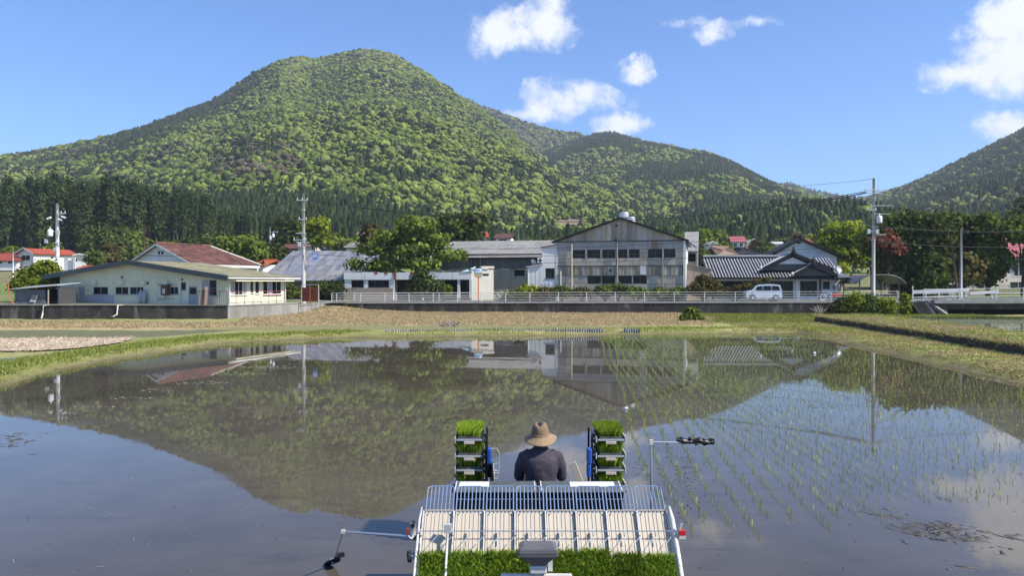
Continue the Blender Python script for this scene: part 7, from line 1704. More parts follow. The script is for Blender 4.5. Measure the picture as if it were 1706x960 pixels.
for sx in (-1, 1):
    x_in, x_out = (.70, 1.05) if sx < 0 else (.755, 1.115)
    a, b = sorted((sx * x_in, sx * x_out))
    for z in ZS: shelf(TP, a, b, 1.36, 1.98, z, sx); TRAYS.append(((a + b) / 2, 1.67, z))
    xp = sx * (.665 if sx < 0 else .70)
    MB().bx(xp - .012, xp + .012, 1.42, 1.455, .47, 1.44).build('rack_post', MT['black'], TP); MB().bx(xp - .012, xp + .012, 1.86, 1.895, .47, 1.44).build('rack_post', MT['black'], TP)
    MB().bx(min(xp, sx * .2), max(xp, sx * .2), 1.5, 1.56, .44, .48).build('rack_bracket', MT['black'], TP)
    for z in ZS: mb = MB(); mb.disc((xp + sx * .02, 1.42, z + .05), (0, 1, 0), .026, .05, 10); mb.disc((xp + sx * .015, 1.41, z - .02), (1, 0, 0), .022, .07, 10); mb.build('shelf_pivot', MT['black'], TP)
    xb = sx * (.615 if sx < 0 else .655)
    bl = bev(MB().box((xb, 1.35, 1.18), (.06, .15, .20)).build('drive_cover', MT['blue'], TP), .02, 3); bev(MB().box((xb - .005, 1.35, .99), (.05, .13, .16)).build('drive_cover', MT['blue'] if sx > 0 else MT['hopper'], TP), .015)
    if sx < 0:
        MB().disc((xb + .03, 1.33, .90), (1, .12, 0), .20, .015, 26).build('marker_wheel', MT['rubber'], TP); MB().disc((xb + .042, 1.32, .93), (1, .12, 0), .15, .012, 26).build('wheel_face', MT['machwhite'], TP)
        mb = MB(); xx = xb + .12
        mb.tube([(xb + .02, 1.33, 1.27), (xx - .03, 1.33, 1.275), (xx, 1.33, 1.22), (xx, 1.33, 1.09), (xb + .02, 1.33, 1.07)], .006, 5); mb.tube([(xb + .02, 1.3, .97), (xx, 1.3, .97), (xx + .005, 1.3, 1.08)], .006, 5); mb.tube([(xb + .02, 1.3, .90), (xx - .02, 1.3, .90), (xx, 1.3, .98)], .006, 5); mb.tube([(xb + .02, 1.3, 1.0), (xx - .01, 1.3, 1.0)], .006, 5); mb.build('wire_guard', MT['steel'], TP)
    else:
        MB().tube([(xb, 1.2, .62), (xb - .02, 1.15, .78), (xb - .06, 1.1, .86)], .025, 8).build('lever', MT['black'], TP); MB().box((xb - .09, 1.12, .75), (.2, .1, .05), Matrix.Rotation(-.4, 3, 'Y')).build('foot_pedal', MT['black'], TP)
# beige plank standing on the step
o = MB().bar((0, 0, 0), (-.125, .04, .33), .025, .085).build('wooden_plank', MT['board'], None); bev(o, .004); o.location = (1.0, MY + .98, .80); tag(o, 'narrow cream plank leaning beside the driver', 'plank')
o.location = (.33 + .545, MY + 1.0, .84); o.rotation_euler = (0, 0, .2)
MB().bx(.40, .62, .85, 1.15, .74, .83).build('side_step', MT['machgrey'], TP); MB().bx(.45, .55, .9, 1.1, .46, .74).build('step_post', MT['black'], TP)

# seedling mats and trays
def blades(n, x0, x1, y0, y1, h0, h1, w, seed, lean=.35, edge=0, mat=None, name='seedlings', zf=None, bend=True):
    r = np.random.default_rng(seed); P = np.stack([r.uniform(x0, x1, n), r.uniform(y0, y1, n), np.zeros(n)], -1)
    if zf is not None: P[:, 2] = zf(P[:, 0], P[:, 1])
    a = r.uniform(0, 2 * np.pi, n); h = r.uniform(h0, h1, n)
    d = np.stack([r.normal(size=n) * lean, r.normal(size=n) * lean, np.ones(n)], -1)
    if edge: ex = (P[:, 0] - (x0 + x1) / 2) / (x1 - x0) * 2; ey = (P[:, 1] - (y0 + y1) / 2) / (y1 - y0) * 2; d[:, 0] += edge * ex ** 5; d[:, 1] += edge * ey ** 5
    d /= np.linalg.norm(d, axis=1, keepdims=True); s = np.stack([np.cos(a), np.sin(a), 0 * a], -1) * (w * r.uniform(.7, 1.2, n))[:, None]
    m = P + d * (h * .6)[:, None]; tip = P + d * h[:, None] + np.stack([r.normal(size=n), r.normal(size=n), -.3 * np.ones(n)], -1) * (h * .2)[:, None]
    V = np.stack([P - s, P + s, m + s * .9, tip, m - s * .9], 1).reshape(-1, 3); F = np.arange(5 * n).reshape(n, 5)
    me = np_mesh(name, V, F, {'rnd': ('FACE', 'FLOAT', r.random(n).astype(np.float32))}); me.materials.append(mat or L_trays); return me
tm = [blades(3600, -.135, .135, -.28, .28, .10, .155, .0027, 400 + k, .22, .28) for k in range(2)]
tray_lab = {(-1, 0): 'top seedling tray of the stack beside the blue marker wheel', (-1, 1): 'second seedling tray down on the rack by the blue marker wheel', (-1, 2): 'third seedling tray down on the rack by the blue marker wheel', (-1, 3): 'lowest seedling tray below the rack by the blue marker wheel',
            (1, 0): 'top seedling tray of the stack nearer the planted rows', (1, 1): 'second seedling tray down in the stack nearer the planted rows', (1, 2): 'third seedling tray down in the stack nearer the planted rows', (1, 3): 'lowest seedling tray in the stack nearer the planted rows'}
for i, (x, y, z) in enumerate(TRAYS):
    t = thing('seedling_tray', tray_lab[(-1 if x < 0 else 1, i % 4)], 'seedling tray', (.33 + x, MY + y, z + .014), 0, 'spare trays of rice seedlings')
    mb = MB(); mb.bx(-.14, .14, -.29, .29, 0, .008); mb.bx(-.146, -.14, -.29, .29, 0, .03); mb.bx(.14, .146, -.29, .29, 0, .03); mb.bx(-.14, .14, -.296, -.29, 0, .03); mb.bx(-.14, .14, .29, .296, 0, .03); mb.build('tray', MT['machgrey'], t)
    MB().bx(-.139, .139, -.289, .289, .009, .025).build('soil', MT['soil'], t)
    o = link('seedlings', tm[i % 2], None, t, kind='stuff'); o.location = (0, 0, .024); o.scale = (1, 1, 1 if i % 4 == 0 else 1.15 if i % 4 < 3 else 1.0)
# mats feeding on the boards: soil slab on the slope, blades growing upright
ORD = ['first', 'second', 'third', 'fourth', 'fifth', 'sixth', 'seventh', 'eighth']
for i in range(8):
    xc = -1.05 + .3 * i; t0 = (.475, .47, .465, .455, .46, .45, .49, .50)[i]
    t = thing('seedling_mat', 'green rice seedling mat on the ' + ORD[i] + ' board from the marker arm side', 'seedling mat', (.33 + xc, MY, 0), 0, 'seedling mats on the boards')
    mb = MB(); rk_box(mb, -.126, .126, t0, RL - .02, .0105, .032); mb.build('soil_mat', MT['soil'], t)
    y0, y1 = RK(0, RL - .03, .03).y, RK(0, t0, .03).y
    zf = lambda x, y: 1.12 + (y + .9) + .03 * 2 * S2 + 0 * x
    me = blades(6500, -.135, .135, y0, y1, .05, .105, .0027, 420 + i, .5, 0, L_mats, 'seedlings', zf)
    link('seedlings', me, None, t, kind='stuff')

# ------------------------------------------------------------------ the driver
PD = thing('person', 'person in charcoal long-sleeved top and wide straw hat driving the rice planter', 'person', (.33, MY, .875))
def vx(*a): return Vector(a)
X1 = vx(1, 0, 0)
def ell(mb, pts, n=16): return mb.loft([(Vector(c), rx, ry, t, s) for (c, rx, ry, t, s) in pts], n)
def limb(mb, pts, rs, n=12, flat=1.0):
    R_ = []
    for i, p in enumerate(pts):
        tg = Vector(pts[min(i + 1, len(pts) - 1)]) - Vector(pts[max(i - 1, 0)]); sd = X1 if abs(tg.normalized().x) < .9 else vx(0, 1, 0); R_.append((Vector(p), rs[i], rs[i] * flat, tg, sd))
    return mb.loft(R_, n)
Zu = vx(0, 0, 1)
# skeleton in seat coordinates (origin: seat surface under the hips), facing +Y
hip_y, sh = .42, .56
arm = {}
for s_ in (-1, 1): arm[s_] = [vx(s_ * .12, .43, .545), vx(s_ * .195, .435, .50), vx(s_ * .232, .45, .385), vx(s_ * .248, .48, .25), vx(s_ * .255, .60, .25), vx(s_ * .215, .76, .29), vx(s_ * .19, .84, .315)]
body = MB()
ell(body, [(vx(0, .40, .0), .15, .11, Zu, X1), (vx(0, .40, .12), .165, .115, Zu, X1), (vx(0, .40, .25), .15, .10, Zu, X1), (vx(0, .405, .40), .175, .11, Zu, X1), (vx(0, .42, .50), .18, .10, Zu, X1), (vx(0, .435, .56), .13, .075, Zu, X1), (vx(0, .45, .60), .062, .06, Zu, X1), (vx(0, .46, .67), .056, .058, Zu, X1)])
ell(body, [(vx(0, .455, .655), .05, .06, Zu, X1), (vx(0, .475, .68), .064, .082, Zu, X1), (vx(0, .48, .735), .076, .098, Zu, X1), (vx(0, .478, .79), .078, .10, Zu, X1), (vx(0, .472, .84), .066, .085, Zu, X1), (vx(0, .47, .868), .03, .04, Zu, X1)])
body.loft([(vx(0, .575, .755), .012, .01, vx(0, .4, -1), X1), (vx(0, .592, .728), .017, .014, vx(0, .2, -1), X1), (vx(0, .583, .715), .014, .012, vx(0, -.6, -1), X1)], 8)      # nose
for s_ in (-1, 1):
    body.loft([(vx(s_ * .074, .475, .70), .012, .02, Zu, vx(0, 1, 0)), (vx(s_ * .085, .475, .735), .026, .012, Zu, vx(0, 1, 0)), (vx(s_ * .08, .475, .765), .016, .01, Zu, vx(0, 1, 0))], 8)  # ear
    limb(body, arm[s_], [.045, .052, .048, .042, .038, .03, .026])
    w = arm[s_][-1]
    body.loft([(w + vx(0, -.02, -.004), .026, .02, vx(0, 1, .12), X1), (w + vx(0, .02, .004), .032, .018, vx(0, 1, .1), X1), (w + vx(-s_ * .01, .065, .006), .040, .016, vx(0, 1, 0), X1), (w + vx(-s_ * .012, .10, .004), .036, .012, vx(0, 1, -.2), X1)], 12)
    for f, (dx, ln) in enumerate(((-.030, .068), (-.010, .076), (.010, .071), (.029, .056))):
        b0 = w + vx(-s_ * .012 + dx, .095, .004); k = ln / .076
        limb(body, [b0, b0 + vx(0, .032 * k, .006), b0 + vx(0, .052 * k, -.014), b0 + vx(0, .040 * k, -.040 * k)], [.0095, .009, .0085, .007], 8)
    t0 = w + vx(-s_ * .036, .045, -.002); limb(body, [t0, t0 + vx(-s_ * .022, .022, -.010), t0 + vx(-s_ * .026, .05, -.022)], [.0115, .0105, .008], 8)
    limb(body, [vx(s_ * .09, .40, .06), vx(s_ * .13, .62, .09), vx(s_ * .15, .80, .08), vx(s_ * .145, .86, -.08), vx(s_ * .14, .84, -.24), vx(s_ * .14, .83, -.29)], [.095, .08, .062, .052, .042, .038])
    body.loft([(vx(s_ * .14, .78, -.285), .035, .03, vx(0, 1, 0), X1), (vx(s_ * .142, .86, -.275), .042, .04, vx(0, 1, 0), X1), (vx(s_ * .145, .96, -.295), .042, .022, vx(0, 1, -.1), X1), (vx(s_ * .145, 1.0, -.30), .025, .014, vx(0, 1, 0), X1)], 10)
def one_skin(o, vox, sm=4):
    m = o.modifiers.new('remesh', 'REMESH'); m.mode = 'VOXEL'; m.voxel_size = vox; m.use_smooth_shade = True
    s_ = o.modifiers.new('smooth', 'SMOOTH'); s_.iterations = sm; s_.factor = .5; return o
bo = one_skin(body.build('body', MT['skin'], PD), .006, 3)
sh_ = MB()
ell(sh_, [(vx(0, .395, -.01), .165, .125, Zu, X1), (vx(0, .395, .10), .172, .125, Zu, X1), (vx(0, .39, .20), .170, .115, Zu, X1), (vx(0, .39, .30), .186, .12, Zu, X1), (vx(0, .395, .40), .202, .128, Zu, X1), (vx(0, .41, .48), .214, .122, Zu, X1), (vx(0, .425, .535), .195, .10, Zu, X1), (vx(0, .435, .572), .14, .082, Zu, X1), (vx(0, .445, .605), .080, .074, Zu, X1)], 24)
for s_ in (-1, 1): limb(sh_, arm[s_][:-1] + [arm[s_][-1] + vx(0, -.03, -.01)], [.055, .070, .068, .064, .056, .047, .041], 16)
so = one_skin(sh_.build('shirt', MT['shirt'], PD), .009, 5)
tex = bpy.data.textures.new('cloth_folds', 'CLOUDS'); tex.noise_scale = .13; dm = so.modifiers.new('folds', 'DISPLACE'); dm.texture = tex; dm.strength = .018; dm.mid_level = .5
tr_ = MB(); ell(tr_, [(vx(0, .40, -.015), .16, .12, Zu, X1), (vx(0, .40, .08), .176, .13, Zu, X1), (vx(0, .40, .10), .17, .125, Zu, X1)], 16)
for s_ in (-1, 1): limb(tr_, [vx(s_ * .085, .40, .07), vx(s_ * .13, .62, .095), vx(s_ * .15, .80, .085), vx(s_ * .145, .865, -.07), vx(s_ * .14, .845, -.22)], [.105, .092, .076, .066, .058], 14)
one_skin(tr_.build('trousers', MT['trouser'], PD), .012, 3)
for s_ in (-1, 1): MB().loft([(vx(s_ * .14, .77, -.20), .055, .05, vx(0, .1, -1), X1), (vx(s_ * .14, .80, -.27), .052, .06, vx(0, .5, -1), X1), (vx(s_ * .142, .88, -.285), .05, .04, vx(0, 1, 0), X1), (vx(s_ * .145, .98, -.295), .048, .028, vx(0, 1, 0), X1), (vx(s_ * .145, 1.02, -.30), .03, .018, vx(0, 1, 0), X1)], 12).build('boot', MT['rubber'], PD, True)
mb = MB(); ell(mb, [(vx(0, .445, .585), .088, .08, Zu, X1), (vx(0, .45, .63), .076, .075, Zu, X1), (vx(0, .455, .68), .080, .088, Zu, X1), (vx(0, .46, .74), .084, .098, Zu, X1), (vx(0, .46, .80), .084, .105, Zu, X1)], 18); mb.build('neck_cover', MT['shirt'], PD, True)
ell(MB(), [(vx(0, .462, .72), .082, .10, Zu, X1), (vx(0, .465, .80), .086, .108, Zu, X1), (vx(0, .467, .86), .07, .09, Zu, X1), (vx(0, .467, .885), .02, .03, Zu, X1)], 16).build('hair', MT['hair'], PD, True)
for s_ in (-1, 1): MB().lathe([(0, -.007), (.006, -.004), (.0085, 0), (.006, .004), (0, .007)], 10, (s_ * .029, .574, .752)).build('eye', MT['hair'], PD, True)
MB().loft([(vx(-.024, .562, .694), .004, .004, X1, Zu), (vx(0, .573, .693), .007, .006, X1, Zu), (vx(.024, .562, .694), .004, .004, X1, Zu)], 8).build('mouth', MT['skin'], PD, True)
# straw hat: broad drooping brim, pinched crown
def hat_rings(prof, n=48):
    V, F = [], []
    for i, (r_, z) in enumerate(prof):
        for k in range(n):
            a = 2 * math.pi * k / n; x, y = r_ * math.cos(a), r_ * math.sin(a) * 1.12; zz = z
            if r_ > .125 and z < 0: wv = (r_ - .125) / .065; zz += wv * (.012 * math.cos(2 * a) + .006 * math.sin(3 * a + 1))
            if z > .1: x *= 1 - .12 * max(0, math.sin(a)) * ((z - .1) / .05)
            if z > .11: zz -= .022 * math.exp(-(x / .022) ** 2) * (1 if r_ < .06 else .4)
            V.append((x, y, zz))
        if i:
            b = (i - 1) * n
            for k in range(n): F.append((b + k, b + (k + 1) % n, b + n + (k + 1) % n, b + n + k))
    F.append(tuple(range((len(prof) - 1) * n, len(prof) * n)))
    m = MB(); m.add(V, F); return m
hz = vx(0, .462, .752)
br = hat_rings([(.098, .004), (.12, -.012), (.15, -.034), (.178, -.054), (.187, -.062), (.185, -.066), (.176, -.058), (.15, -.038), (.12, -.016), (.10, .0), (.095, .03)]).build('hat', MT['straw'], PD, True); br.location = hz; br.rotation_euler = (math.radians(9), math.radians(-3), 0)
cr = hat_rings([(.104, -.006), (.103, .006), (.099, .035), (.093, .07), (.087, .09), (.08, .112), (.068, .128), (.045, .134), (.015, .134)]).build('hat_crown', MT['hatband'], br, True)
MB().lathe([(.107, .0), (.104, .022), (.10, .022)], 40, (0, 0, 0), 1, 1.12).build('hat_band', MT['hatband'], br, True)

# ------------------------------------------------------------------ planted rice, grass, mud and haze
def tuft_mesh(seed, h=.16, n=6):
    r = np.random.default_rng(seed); V, A = [], []
    for k in range(n):
        a = r.uniform(0, 6.28); l = r.uniform(.05, .5); hh = h * r.uniform(.5, 1.15); d = np.array([math.cos(a) * l, math.sin(a) * l, 1.0]); d /= np.linalg.norm(d); s = np.array([-math.sin(a), math.cos(a), 0]) * .00115
        m = d * hh * .6; tip = d * hh + np.array([math.cos(a), math.sin(a), -.5]) * hh * .12; b = np.array([r.normal() * .008, r.normal() * .008, -.03])
        V += [b - s, b + s, m + s, tip, m - s]; A.append(r.random())
    me = np_mesh('rice_seedling', np.array(V), np.arange(5 * n).reshape(n, 5), {'rnd': ('FACE', 'FLOAT', np.array(A, np.float32))}); me.materials.append(L_rice); return me
tufts = [tuft_mesh(500 + k, .108, 3 + k % 2) for k in range(6)]
r = np.random.default_rng(9)
pts = []
for row in range(-1, 70):
    x00 = 2.62 + .30 * row
    for j in range(0, 480):
        y = 9.6 + (.105 if row < 16 else .145) * j + r.normal() * .03
        x = x00 + (y - 12) * .083 * max(0, 1 - row / 46) + r.normal() * .022 + .10 * math.sin(y * .33 + row * .5) * (1 if row < 8 else .5)
        if row > 30: x += r.normal() * .03
        if r.random() < (.04 if row < 14 else .18): continue
        ymin = 9.9 + .05 * row + 1.2 * vnoise(row * .7, 3.0, 4) + (1.8 if x > 5.6 and y < 12 else 0)
        if y < ymin: continue
        pts.append((x, y))
pts = np.array(pts); sdp = poly_sd(pts[:, 0], pts[:, 1], PADDY)
thin = vnoise(pts[:, 0] * .5, pts[:, 1] * .22, 44)
ok = (sdp < -.9) & ((r.random(len(pts)) > .3 * sstep(.62, .8, thin)) | (pts[:, 0] < 7))
pts = pts[ok]; px_ = pts[:, 0] / pts[:, 1] * FPX + CX; vis = px_ < 1760; pts = pts[vis]
order = np.argsort(pts[:, 1]); pts = pts[order]
near, rest = pts[:300], pts[300:]
for i, (x, y) in enumerate(near):
    o = link('rice_seedling', tufts[i % 6]); o.location = (x, y, 0); o.rotation_euler = (0, 0, r.uniform(0, 6.28)); s_ = r.uniform(.75, 1.2); o.scale = (s_, s_, s_)
    tag(o, 'small fresh green rice seedling tuft standing in the shallow water', 'rice seedling', 'newly planted rice seedlings in rows')
def many_tufts(name, P, z, seed, hmul=1.0, wmul=1.0):
    r = np.random.default_rng(seed); Vs, Fs, As = [], [], []; off = 0
    for k in range(6):
        me = tufts[k]; v = np.zeros(len(me.vertices) * 3); me.vertices.foreach_get('co', v); v = v.reshape(-1, 3); nf = len(v) // 5
        Q = P[k::6]; m = len(Q)
        if m == 0: continue
        a = r.uniform(0, 6.28, m); s = r.uniform(.75, 1.2, m) * hmul; c, sn = np.cos(a) * s, np.sin(a) * s
        X = v[None, :, 0] * c[:, None] * wmul - v[None, :, 1] * sn[:, None] * wmul + Q[:, 0:1]; Yv = v[None, :, 0] * sn[:, None] * wmul + v[None, :, 1] * c[:, None] * wmul + Q[:, 1:2]; Zv = v[None, :, 2] * s[:, None] + z
        Vs.append(np.stack([X, Yv, Zv], -1).reshape(-1, 3)); Fs.append(np.arange(m * nf * 5).reshape(-1, 5) + off); off += m * nf * 5; As.append(r.random(m * nf))
    me = np_mesh(name, np.concatenate(Vs), np.concatenate(Fs), {'rnd': ('FACE', 'FLOAT', np.concatenate(As).astype(np.float32))}); me.materials.append(L_rice)
    return link(name, me, kind='stuff')
many_tufts('planted_rice', rest, 0, 21, 1.0, 1.1)
P = np.array([(x, y) for x in np.arange(25, 60, .3) for y in np.arange(34, 65, .2) if x > up_x(y) + .4 and x / y < .75]) + r.normal(size=(1, 2)) * .01
P = P[r.random(len(P)) > .2]; many_tufts('upper_paddy_rice', P + r.normal(size=P.shape) * .03, .47, 22)
P = np.array([(x, y) for x in np.arange(-42, -18, .3) for y in np.arange(46, 55, .2)]); sdl = poly_sd(P[:, 0], P[:, 1], P_LEFTPADDY); P = P[(sdl < -.1) & (r.random(len(P)) > .25)]
many_tufts('far_paddy_rice', P + r.normal(size=P.shape) * .04, .02, 23)

def grass(name, P, h0, h1, w, mat, seed, lean=.45):
    r = np.random.default_rng(seed); n = len(P); a = r.uniform(0, 6.28, n); h = r.uniform(h0, h1, n)
    d = np.stack([r.normal(size=n) * lean, r.normal(size=n) * lean, np.ones(n)], -1); d /= np.linalg.norm(d, axis=1, keepdims=True); s = np.stack([np.cos(a), np.sin(a), 0 * a], -1) * w
    m = P + d * (h * .55)[:, None]; tip = P + d * h[:, None] + np.stack([d[:, 0], d[:, 1], -.25 * np.ones(n)], -1) * (h * .25)[:, None]
    me = np_mesh(name, np.stack([P - s, P + s, m + s * .8, tip, m - s * .8], 1).reshape(-1, 3), np.arange(5 * n).reshape(n, 5), {'rnd': ('FACE', 'FLOAT', r.random(n).astype(np.float32))}); me.materials.append(mat); return link(name, me, kind='stuff')
def sample(x0, x1, y0, y1, n, seed, cond):
    r = np.random.default_rng(seed); x, y = r.uniform(x0, x1, n), r.uniform(y0, y1, n); ok = cond(x, y, poly_sd(x, y, PADDY), r); x, y = x[ok], y[ok]
    return np.stack([x, y, front_z(x, y) - .01], -1)
grass('bank_grass', sample(-24, -10, 24, 52, 90000, 1, lambda x, y, s, r: (s > .2 + .4 * vnoise(x * 2, y * 2, 3)) & (s < 2.3 + .8 * (vnoise(x, y, 5) - .5)) & (r.random(len(x)) < .85)), .07, .24, .014, L_grass, 2)
grass('far_bank_grass', sample(-14, 24, 47, 60, 60000, 3, lambda x, y, s, r: (s > .25) & (s < 2.6) & (vnoise(x * .7, y, 6) > .38)), .06, .2, .016, L_grass, 4)
grass('dry_grass', sample(16, 30, 18, 64, 120000, 5, lambda x, y, s, r: (s > .25) & ((x < step_x(y) - .1) | ((x > step_x(y) + .5) & (x < up_x(y) - .05))) & (vnoise(x * .9, y * .9, 7) > .45)), .05, .16, .018, L_straw, 6, .9)
grass('bank_grass', sample(16, 30, 18, 64, 70000, 7, lambda x, y, s, r: (s > .2) & ((x < step_x(y) - .1) | ((x > step_x(y) + .4) & (x < up_x(y) - .05))) & (vnoise(x * .9, y * .9, 7) < .68)), .04, .15, .014, L_grass, 8)
grass('dry_grass', sample(-60, 30, 55, 86, 160000, 9, lambda x, y, s, r: (poly_sd(x, y, P_STRAW) < .3) & (y < wall_y(x) - .1)), .05, .24, .03, L_straw, 10, .9)
grass('dry_shore_grass', sample(-20, -9, 22, 50, 30000, 11, lambda x, y, s, r: (s > .02) & (s < .7)), .03, .12, .012, L_straw, 12, .9)
grass('wall_foot_grass', sample(10, 46, 60, 80, 50000, 13, lambda x, y, s, r: (poly_sd(x, y, P_STRAW) > -.3) & (y < wall_y(x) - .1) & (s > 2)), .06, .22, .02, L_grass, 14)
# pale straw sheet spread on the ground beyond the left bank
xs, ys = np.arange(-62, -17, .3), np.arange(36, 48, .25); X, Y = np.meshgrid(xs, ys, indexing='ij'); sdm = poly_sd(X, Y, P_MAT); keep = sdm[:-1, :-1] < -.12
Z = front_z(X, Y) + .05 + .05 * fbm(X * 1.3, Y * 1.3, 4)
link('straw_litter', grid_mesh('straw_litter', X, Y, Z, None, keep), pm('pale_straw', (.64, .53, .39), (.40, .31, .21), 2.6, .95, bump=.12, bscale=4, lo=.3, hi=.7), None, None, 'stuff')

rs2 = np.random.default_rng(71); q = np.stack([rs2.uniform(-62, -17, 60000), rs2.uniform(36, 48, 60000)], -1); q = q[poly_sd(q[:, 0], q[:, 1], P_MAT) < .12 * rs2.normal(size=len(q))]
grass('loose_straw', np.concatenate([q, (front_z(q[:, 0], q[:, 1]) + .07)[:, None]], 1), .06, .26, .02, L_pale, 72, 2.6)
# dark undercut face of the higher levee
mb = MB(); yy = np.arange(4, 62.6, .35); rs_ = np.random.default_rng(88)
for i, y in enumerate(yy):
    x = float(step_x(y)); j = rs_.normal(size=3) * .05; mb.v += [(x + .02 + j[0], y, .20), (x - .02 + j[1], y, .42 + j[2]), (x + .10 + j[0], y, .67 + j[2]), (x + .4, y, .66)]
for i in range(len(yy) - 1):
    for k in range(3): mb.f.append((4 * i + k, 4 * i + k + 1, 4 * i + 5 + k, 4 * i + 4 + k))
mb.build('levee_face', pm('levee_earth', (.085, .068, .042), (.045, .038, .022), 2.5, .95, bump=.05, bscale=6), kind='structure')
P = []
for y in np.arange(6, 62.5, .03): P.append((float(step_x(y)) + rng.normal() * .09 + .05, y, .70 + rng.normal() * .04))
P = np.array(P); P = np.concatenate([P, P + rng.normal(size=P.shape) * .05, P + rng.normal(size=P.shape) * .07])
grass('levee_edge_grass', P, .10, .26, .016, L_straw, 91, 1.1); grass('levee_edge_grass', P + rng.normal(size=P.shape) * .05, .08, .22, .014, L_grass, 92, 1.1)
# mud showing through: flat clods and rake marks
def clods(name, spots, seed, mat):
    r = np.random.default_rng(seed); V, F = [], []; off = 0
    import bmesh
    bm = bmesh.new(); bmesh.ops.create_icosphere(bm, subdivisions=1, radius=1.0); sv = np.array([v.co[:] for v in bm.verts]); sf = np.array([[v.index for v in f.verts] for f in bm.faces]); bm.free()
    for (px, py, rx, ry, n, size) in spots:
        d = H * FPX / (py - HY)
        for k in range(n):
            a, q = r.uniform(0, 6.28), math.sqrt(r.random()); x, y = px + rx * q * math.cos(a), py + ry * q * math.sin(a); g = on_z(x, max(y, HY + 40), 0)
            s = size * r.uniform(.3, 1.0) ** 1.6; ang = r.uniform(-.3, .6) + 1.45 * (r.random() < .5); v = sv * (1 + r.normal(size=(len(sv), 1)) * .22) * np.array([s * r.uniform(.35, .9), s * r.uniform(.8, 3.0), min(.022, s * r.uniform(.06, .2))])
            c, sn = math.cos(ang), math.sin(ang); v = np.stack([v[:, 0] * c - v[:, 1] * sn, v[:, 0] * sn + v[:, 1] * c, v[:, 2]], -1) + np.array([g.x, g.y, -.002]); V.append(v); F.append(sf + off); off += len(sv)
    me = np_mesh(name, np.concatenate(V), np.concatenate(F)); me.polygons.foreach_set('use_smooth', np.ones(len(me.polygons), bool)); me.materials.append(mat); return link(name, me, kind='stuff')
spots = [(1110, 785, 55, 40, 620, .034), (1135, 820, 40, 45, 380, .034), (1165, 765, 30, 20, 190, .034), (1100, 745, 30, 25, 180, .03), (1140, 795, 18, 22, 260, .03), (1370, 678, 30, 6, 110, .05), (1310, 660, 40, 9, 80, .045), (1430, 665, 30, 8, 60, .045), (1590, 892, 60, 16, 160, .06), (1570, 880, 26, 9, 120, .055), (1490, 862, 28, 14, 50, .045), (1585, 832, 26, 5, 30, .04), (1430, 826, 18, 8, 16, .04),
    (30, 730, 40, 8, 60, .07), (10, 742, 30, 5, 30, .07), (55, 724, 40, 3, 20, .05), (60, 756, 30, 3, 5, .05), (880, 690, 60, 14, 150, .04), (930, 680, 60, 20, 160, .036), (960, 700, 60, 25, 200, .032), (900, 665, 60, 12, 40, .04), (850, 720, 30, 15, 20, .03), (960, 760, 40, 30, 40, .028),
    (1510, 908, 5, 3, 8, .05), (1660, 918, 60, 8, 14, .05), (1620, 948, 60, 5, 20, .05), (1690, 895, 14, 4, 14, .06), (1690, 850, 14, 4, 6, .05), (1500, 922, 40, 4, 12, .04), (1195, 873, 4, 2, 3, .035), (1420, 875, 3, 2, 3, .03), (400, 850, 12, 6, 10, .03), (390, 860, 6, 3, 6, .035), (440, 880, 6, 3, 5, .03), (480, 910, 8, 3, 8, .03), (800, 870, 200, 20, 20, .02),
    (450, 612, 60, 5, 60, .07), (380, 625, 70, 5, 70, .06), (300, 643, 60, 5, 60, .055), (220, 662, 50, 5, 40, .05), (150, 680, 40, 4, 30, .05), (110, 690, 30, 3, 20, .045), (350, 640, 60, 4, 30, .05), (480, 605, 30, 3, 30, .06), (250, 800, 240, 60, 24, .03), (120, 900, 140, 40, 16, .028), (500, 780, 160, 60, 12, .03), (640, 690, 120, 30, 16, .035), (700, 640, 90, 20, 16, .04), (1250, 840, 100, 60, 30, .03), (1300, 930, 150, 20, 20, .03), (1560, 610, 60, 8, 20, .04), (1450, 585, 60, 4, 40, .07), (1540, 600, 50, 5, 30, .06)]
clods('mud_clods', spots, 31, MT['mud'])
clods('scum_line', [(450, 612, 55, 3, 90, .06), (395, 623, 55, 3, 90, .055), (330, 638, 55, 3, 80, .05), (270, 651, 45, 3, 70, .045), (215, 664, 40, 2.5, 60, .045), (160, 678, 40, 2.5, 45, .04), (115, 689, 25, 2, 25, .04), (1560, 618, 70, 3, 60, .05), (1640, 634, 60, 3, 40, .05)], 33, MT['scum'])
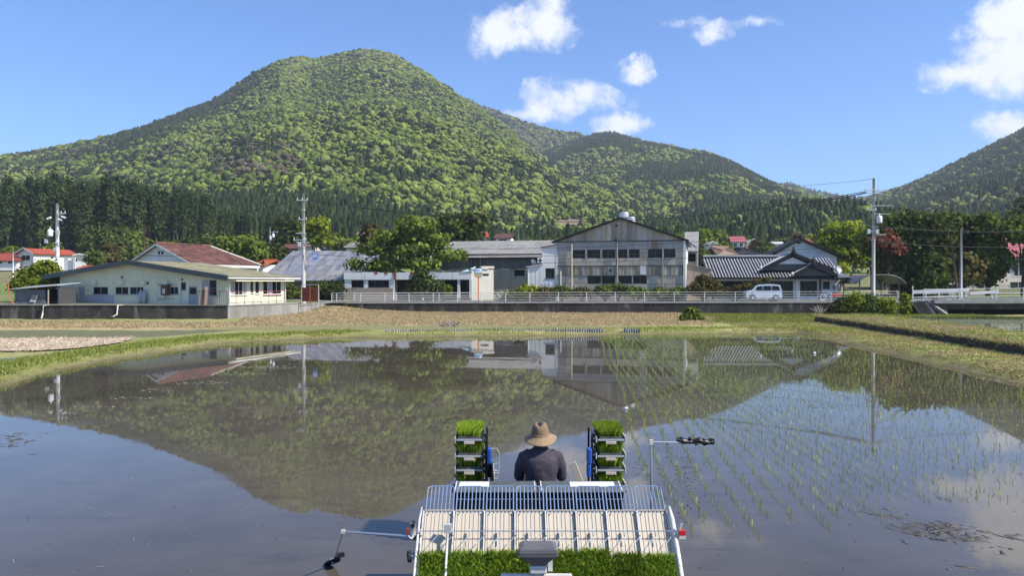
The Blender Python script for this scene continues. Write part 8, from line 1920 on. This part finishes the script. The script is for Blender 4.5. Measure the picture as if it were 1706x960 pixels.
# rake and wheel marks: low parallel mud ridges breaking the surface
mb = MB(); rr = np.random.default_rng(61)
for (px, py, n, L, ang, wsp) in ((1562, 882, 7, .9, -.62, .07), (1530, 888, 4, .7, -.62, .07), (1486, 862, 3, .8, -.72, .06), (1690, 898, 2, .5, -1.1, .07), (1625, 900, 3, .6, -.6, .08)):
    g = on_z(px, py); d = Vector((math.cos(ang), math.sin(ang), 0)); nn_ = Vector((-d.y, d.x, 0))
    for k in range(n):
        c = g + nn_ * (k - n / 2) * wsp * 1.1 + d * rr.uniform(-.25, .25); Lk = L * rr.uniform(.5, 1.1); m = 9; ps = []
        for q in range(m): t = q / (m - 1) - .5; ps.append(c + d * Lk * t + nn_ * rr.normal() * .012 + Vector((0, 0, -.012)))
        mb.tube(ps, [.004] + [float(rr.uniform(.013, .022)) for _ in range(m - 2)] + [.004], 6)
mb.build('mud_ridges', MT['mud'], smooth=True, kind='stuff')
# floating straw bits
rr = np.random.default_rng(41); mb = MB()
for k in range(230):
    px, py = rr.uniform(0, 1706), 560 + 400 * rr.random() ** 1.2; g = on_z(px, py)
    if poly_sd(np.array([g.x]), np.array([g.y]), PADDY)[0] > -.6 or (690 < px < 1130 and py > 800): continue
    a = rr.uniform(0, 6.28); L = rr.uniform(.02, .09); d = Vector((math.cos(a), math.sin(a), 0)); mb.bar(g - d * L / 2 + Vector((0, 0, .004)), g + d * L / 2 + Vector((0, 0, .004 + rr.uniform(0, .04))), .005, .004)
mb.build('floating_straw', MT['deadwood'], kind='stuff')
for k, (px, py, sz, lab) in enumerate(((1357, 590, .08, 'small white scrap floating near the reflected tiled roof'), (1043, 683, .06, 'small white bottle scrap standing in the first rice row'))):
    g = on_z(px, py); o = MB().loft([((0, 0, -.03), sz * .7, sz * .5, (0, 0, 1), (1, 0, 0)), ((0, 0, sz * .5), sz, sz * .6, (0, .1, 1), (1, 0, 0)), ((.02, 0, sz * 1.1), sz * .5, sz * .4, (.1, 0, 1), (1, 0, 0))], 10).build('white_scrap', MT['white'], smooth=True); o.location = g; tag(o, lab, 'scrap')

# air: one closed box of thin haze round everything below the sky
hm = bpy.data.materials.new('haze'); hm.use_nodes = True; hn = hm.node_tree.nodes; hn.clear()
ho = N(hn, 'ShaderNodeOutputMaterial'); hv = N(hn, 'ShaderNodeVolumePrincipled'); hv.inputs['Color'].default_value = (.82, .88, 1.0, 1); hv.inputs['Density'].default_value = .00018; hv.inputs['Anisotropy'].default_value = .1
hm.node_tree.links.new(hv.outputs[0], ho.inputs['Volume'])
MB().bx(-2650, 2650, -550, 2600, -2.6, 420).build('haze', hm, kind='stuff')
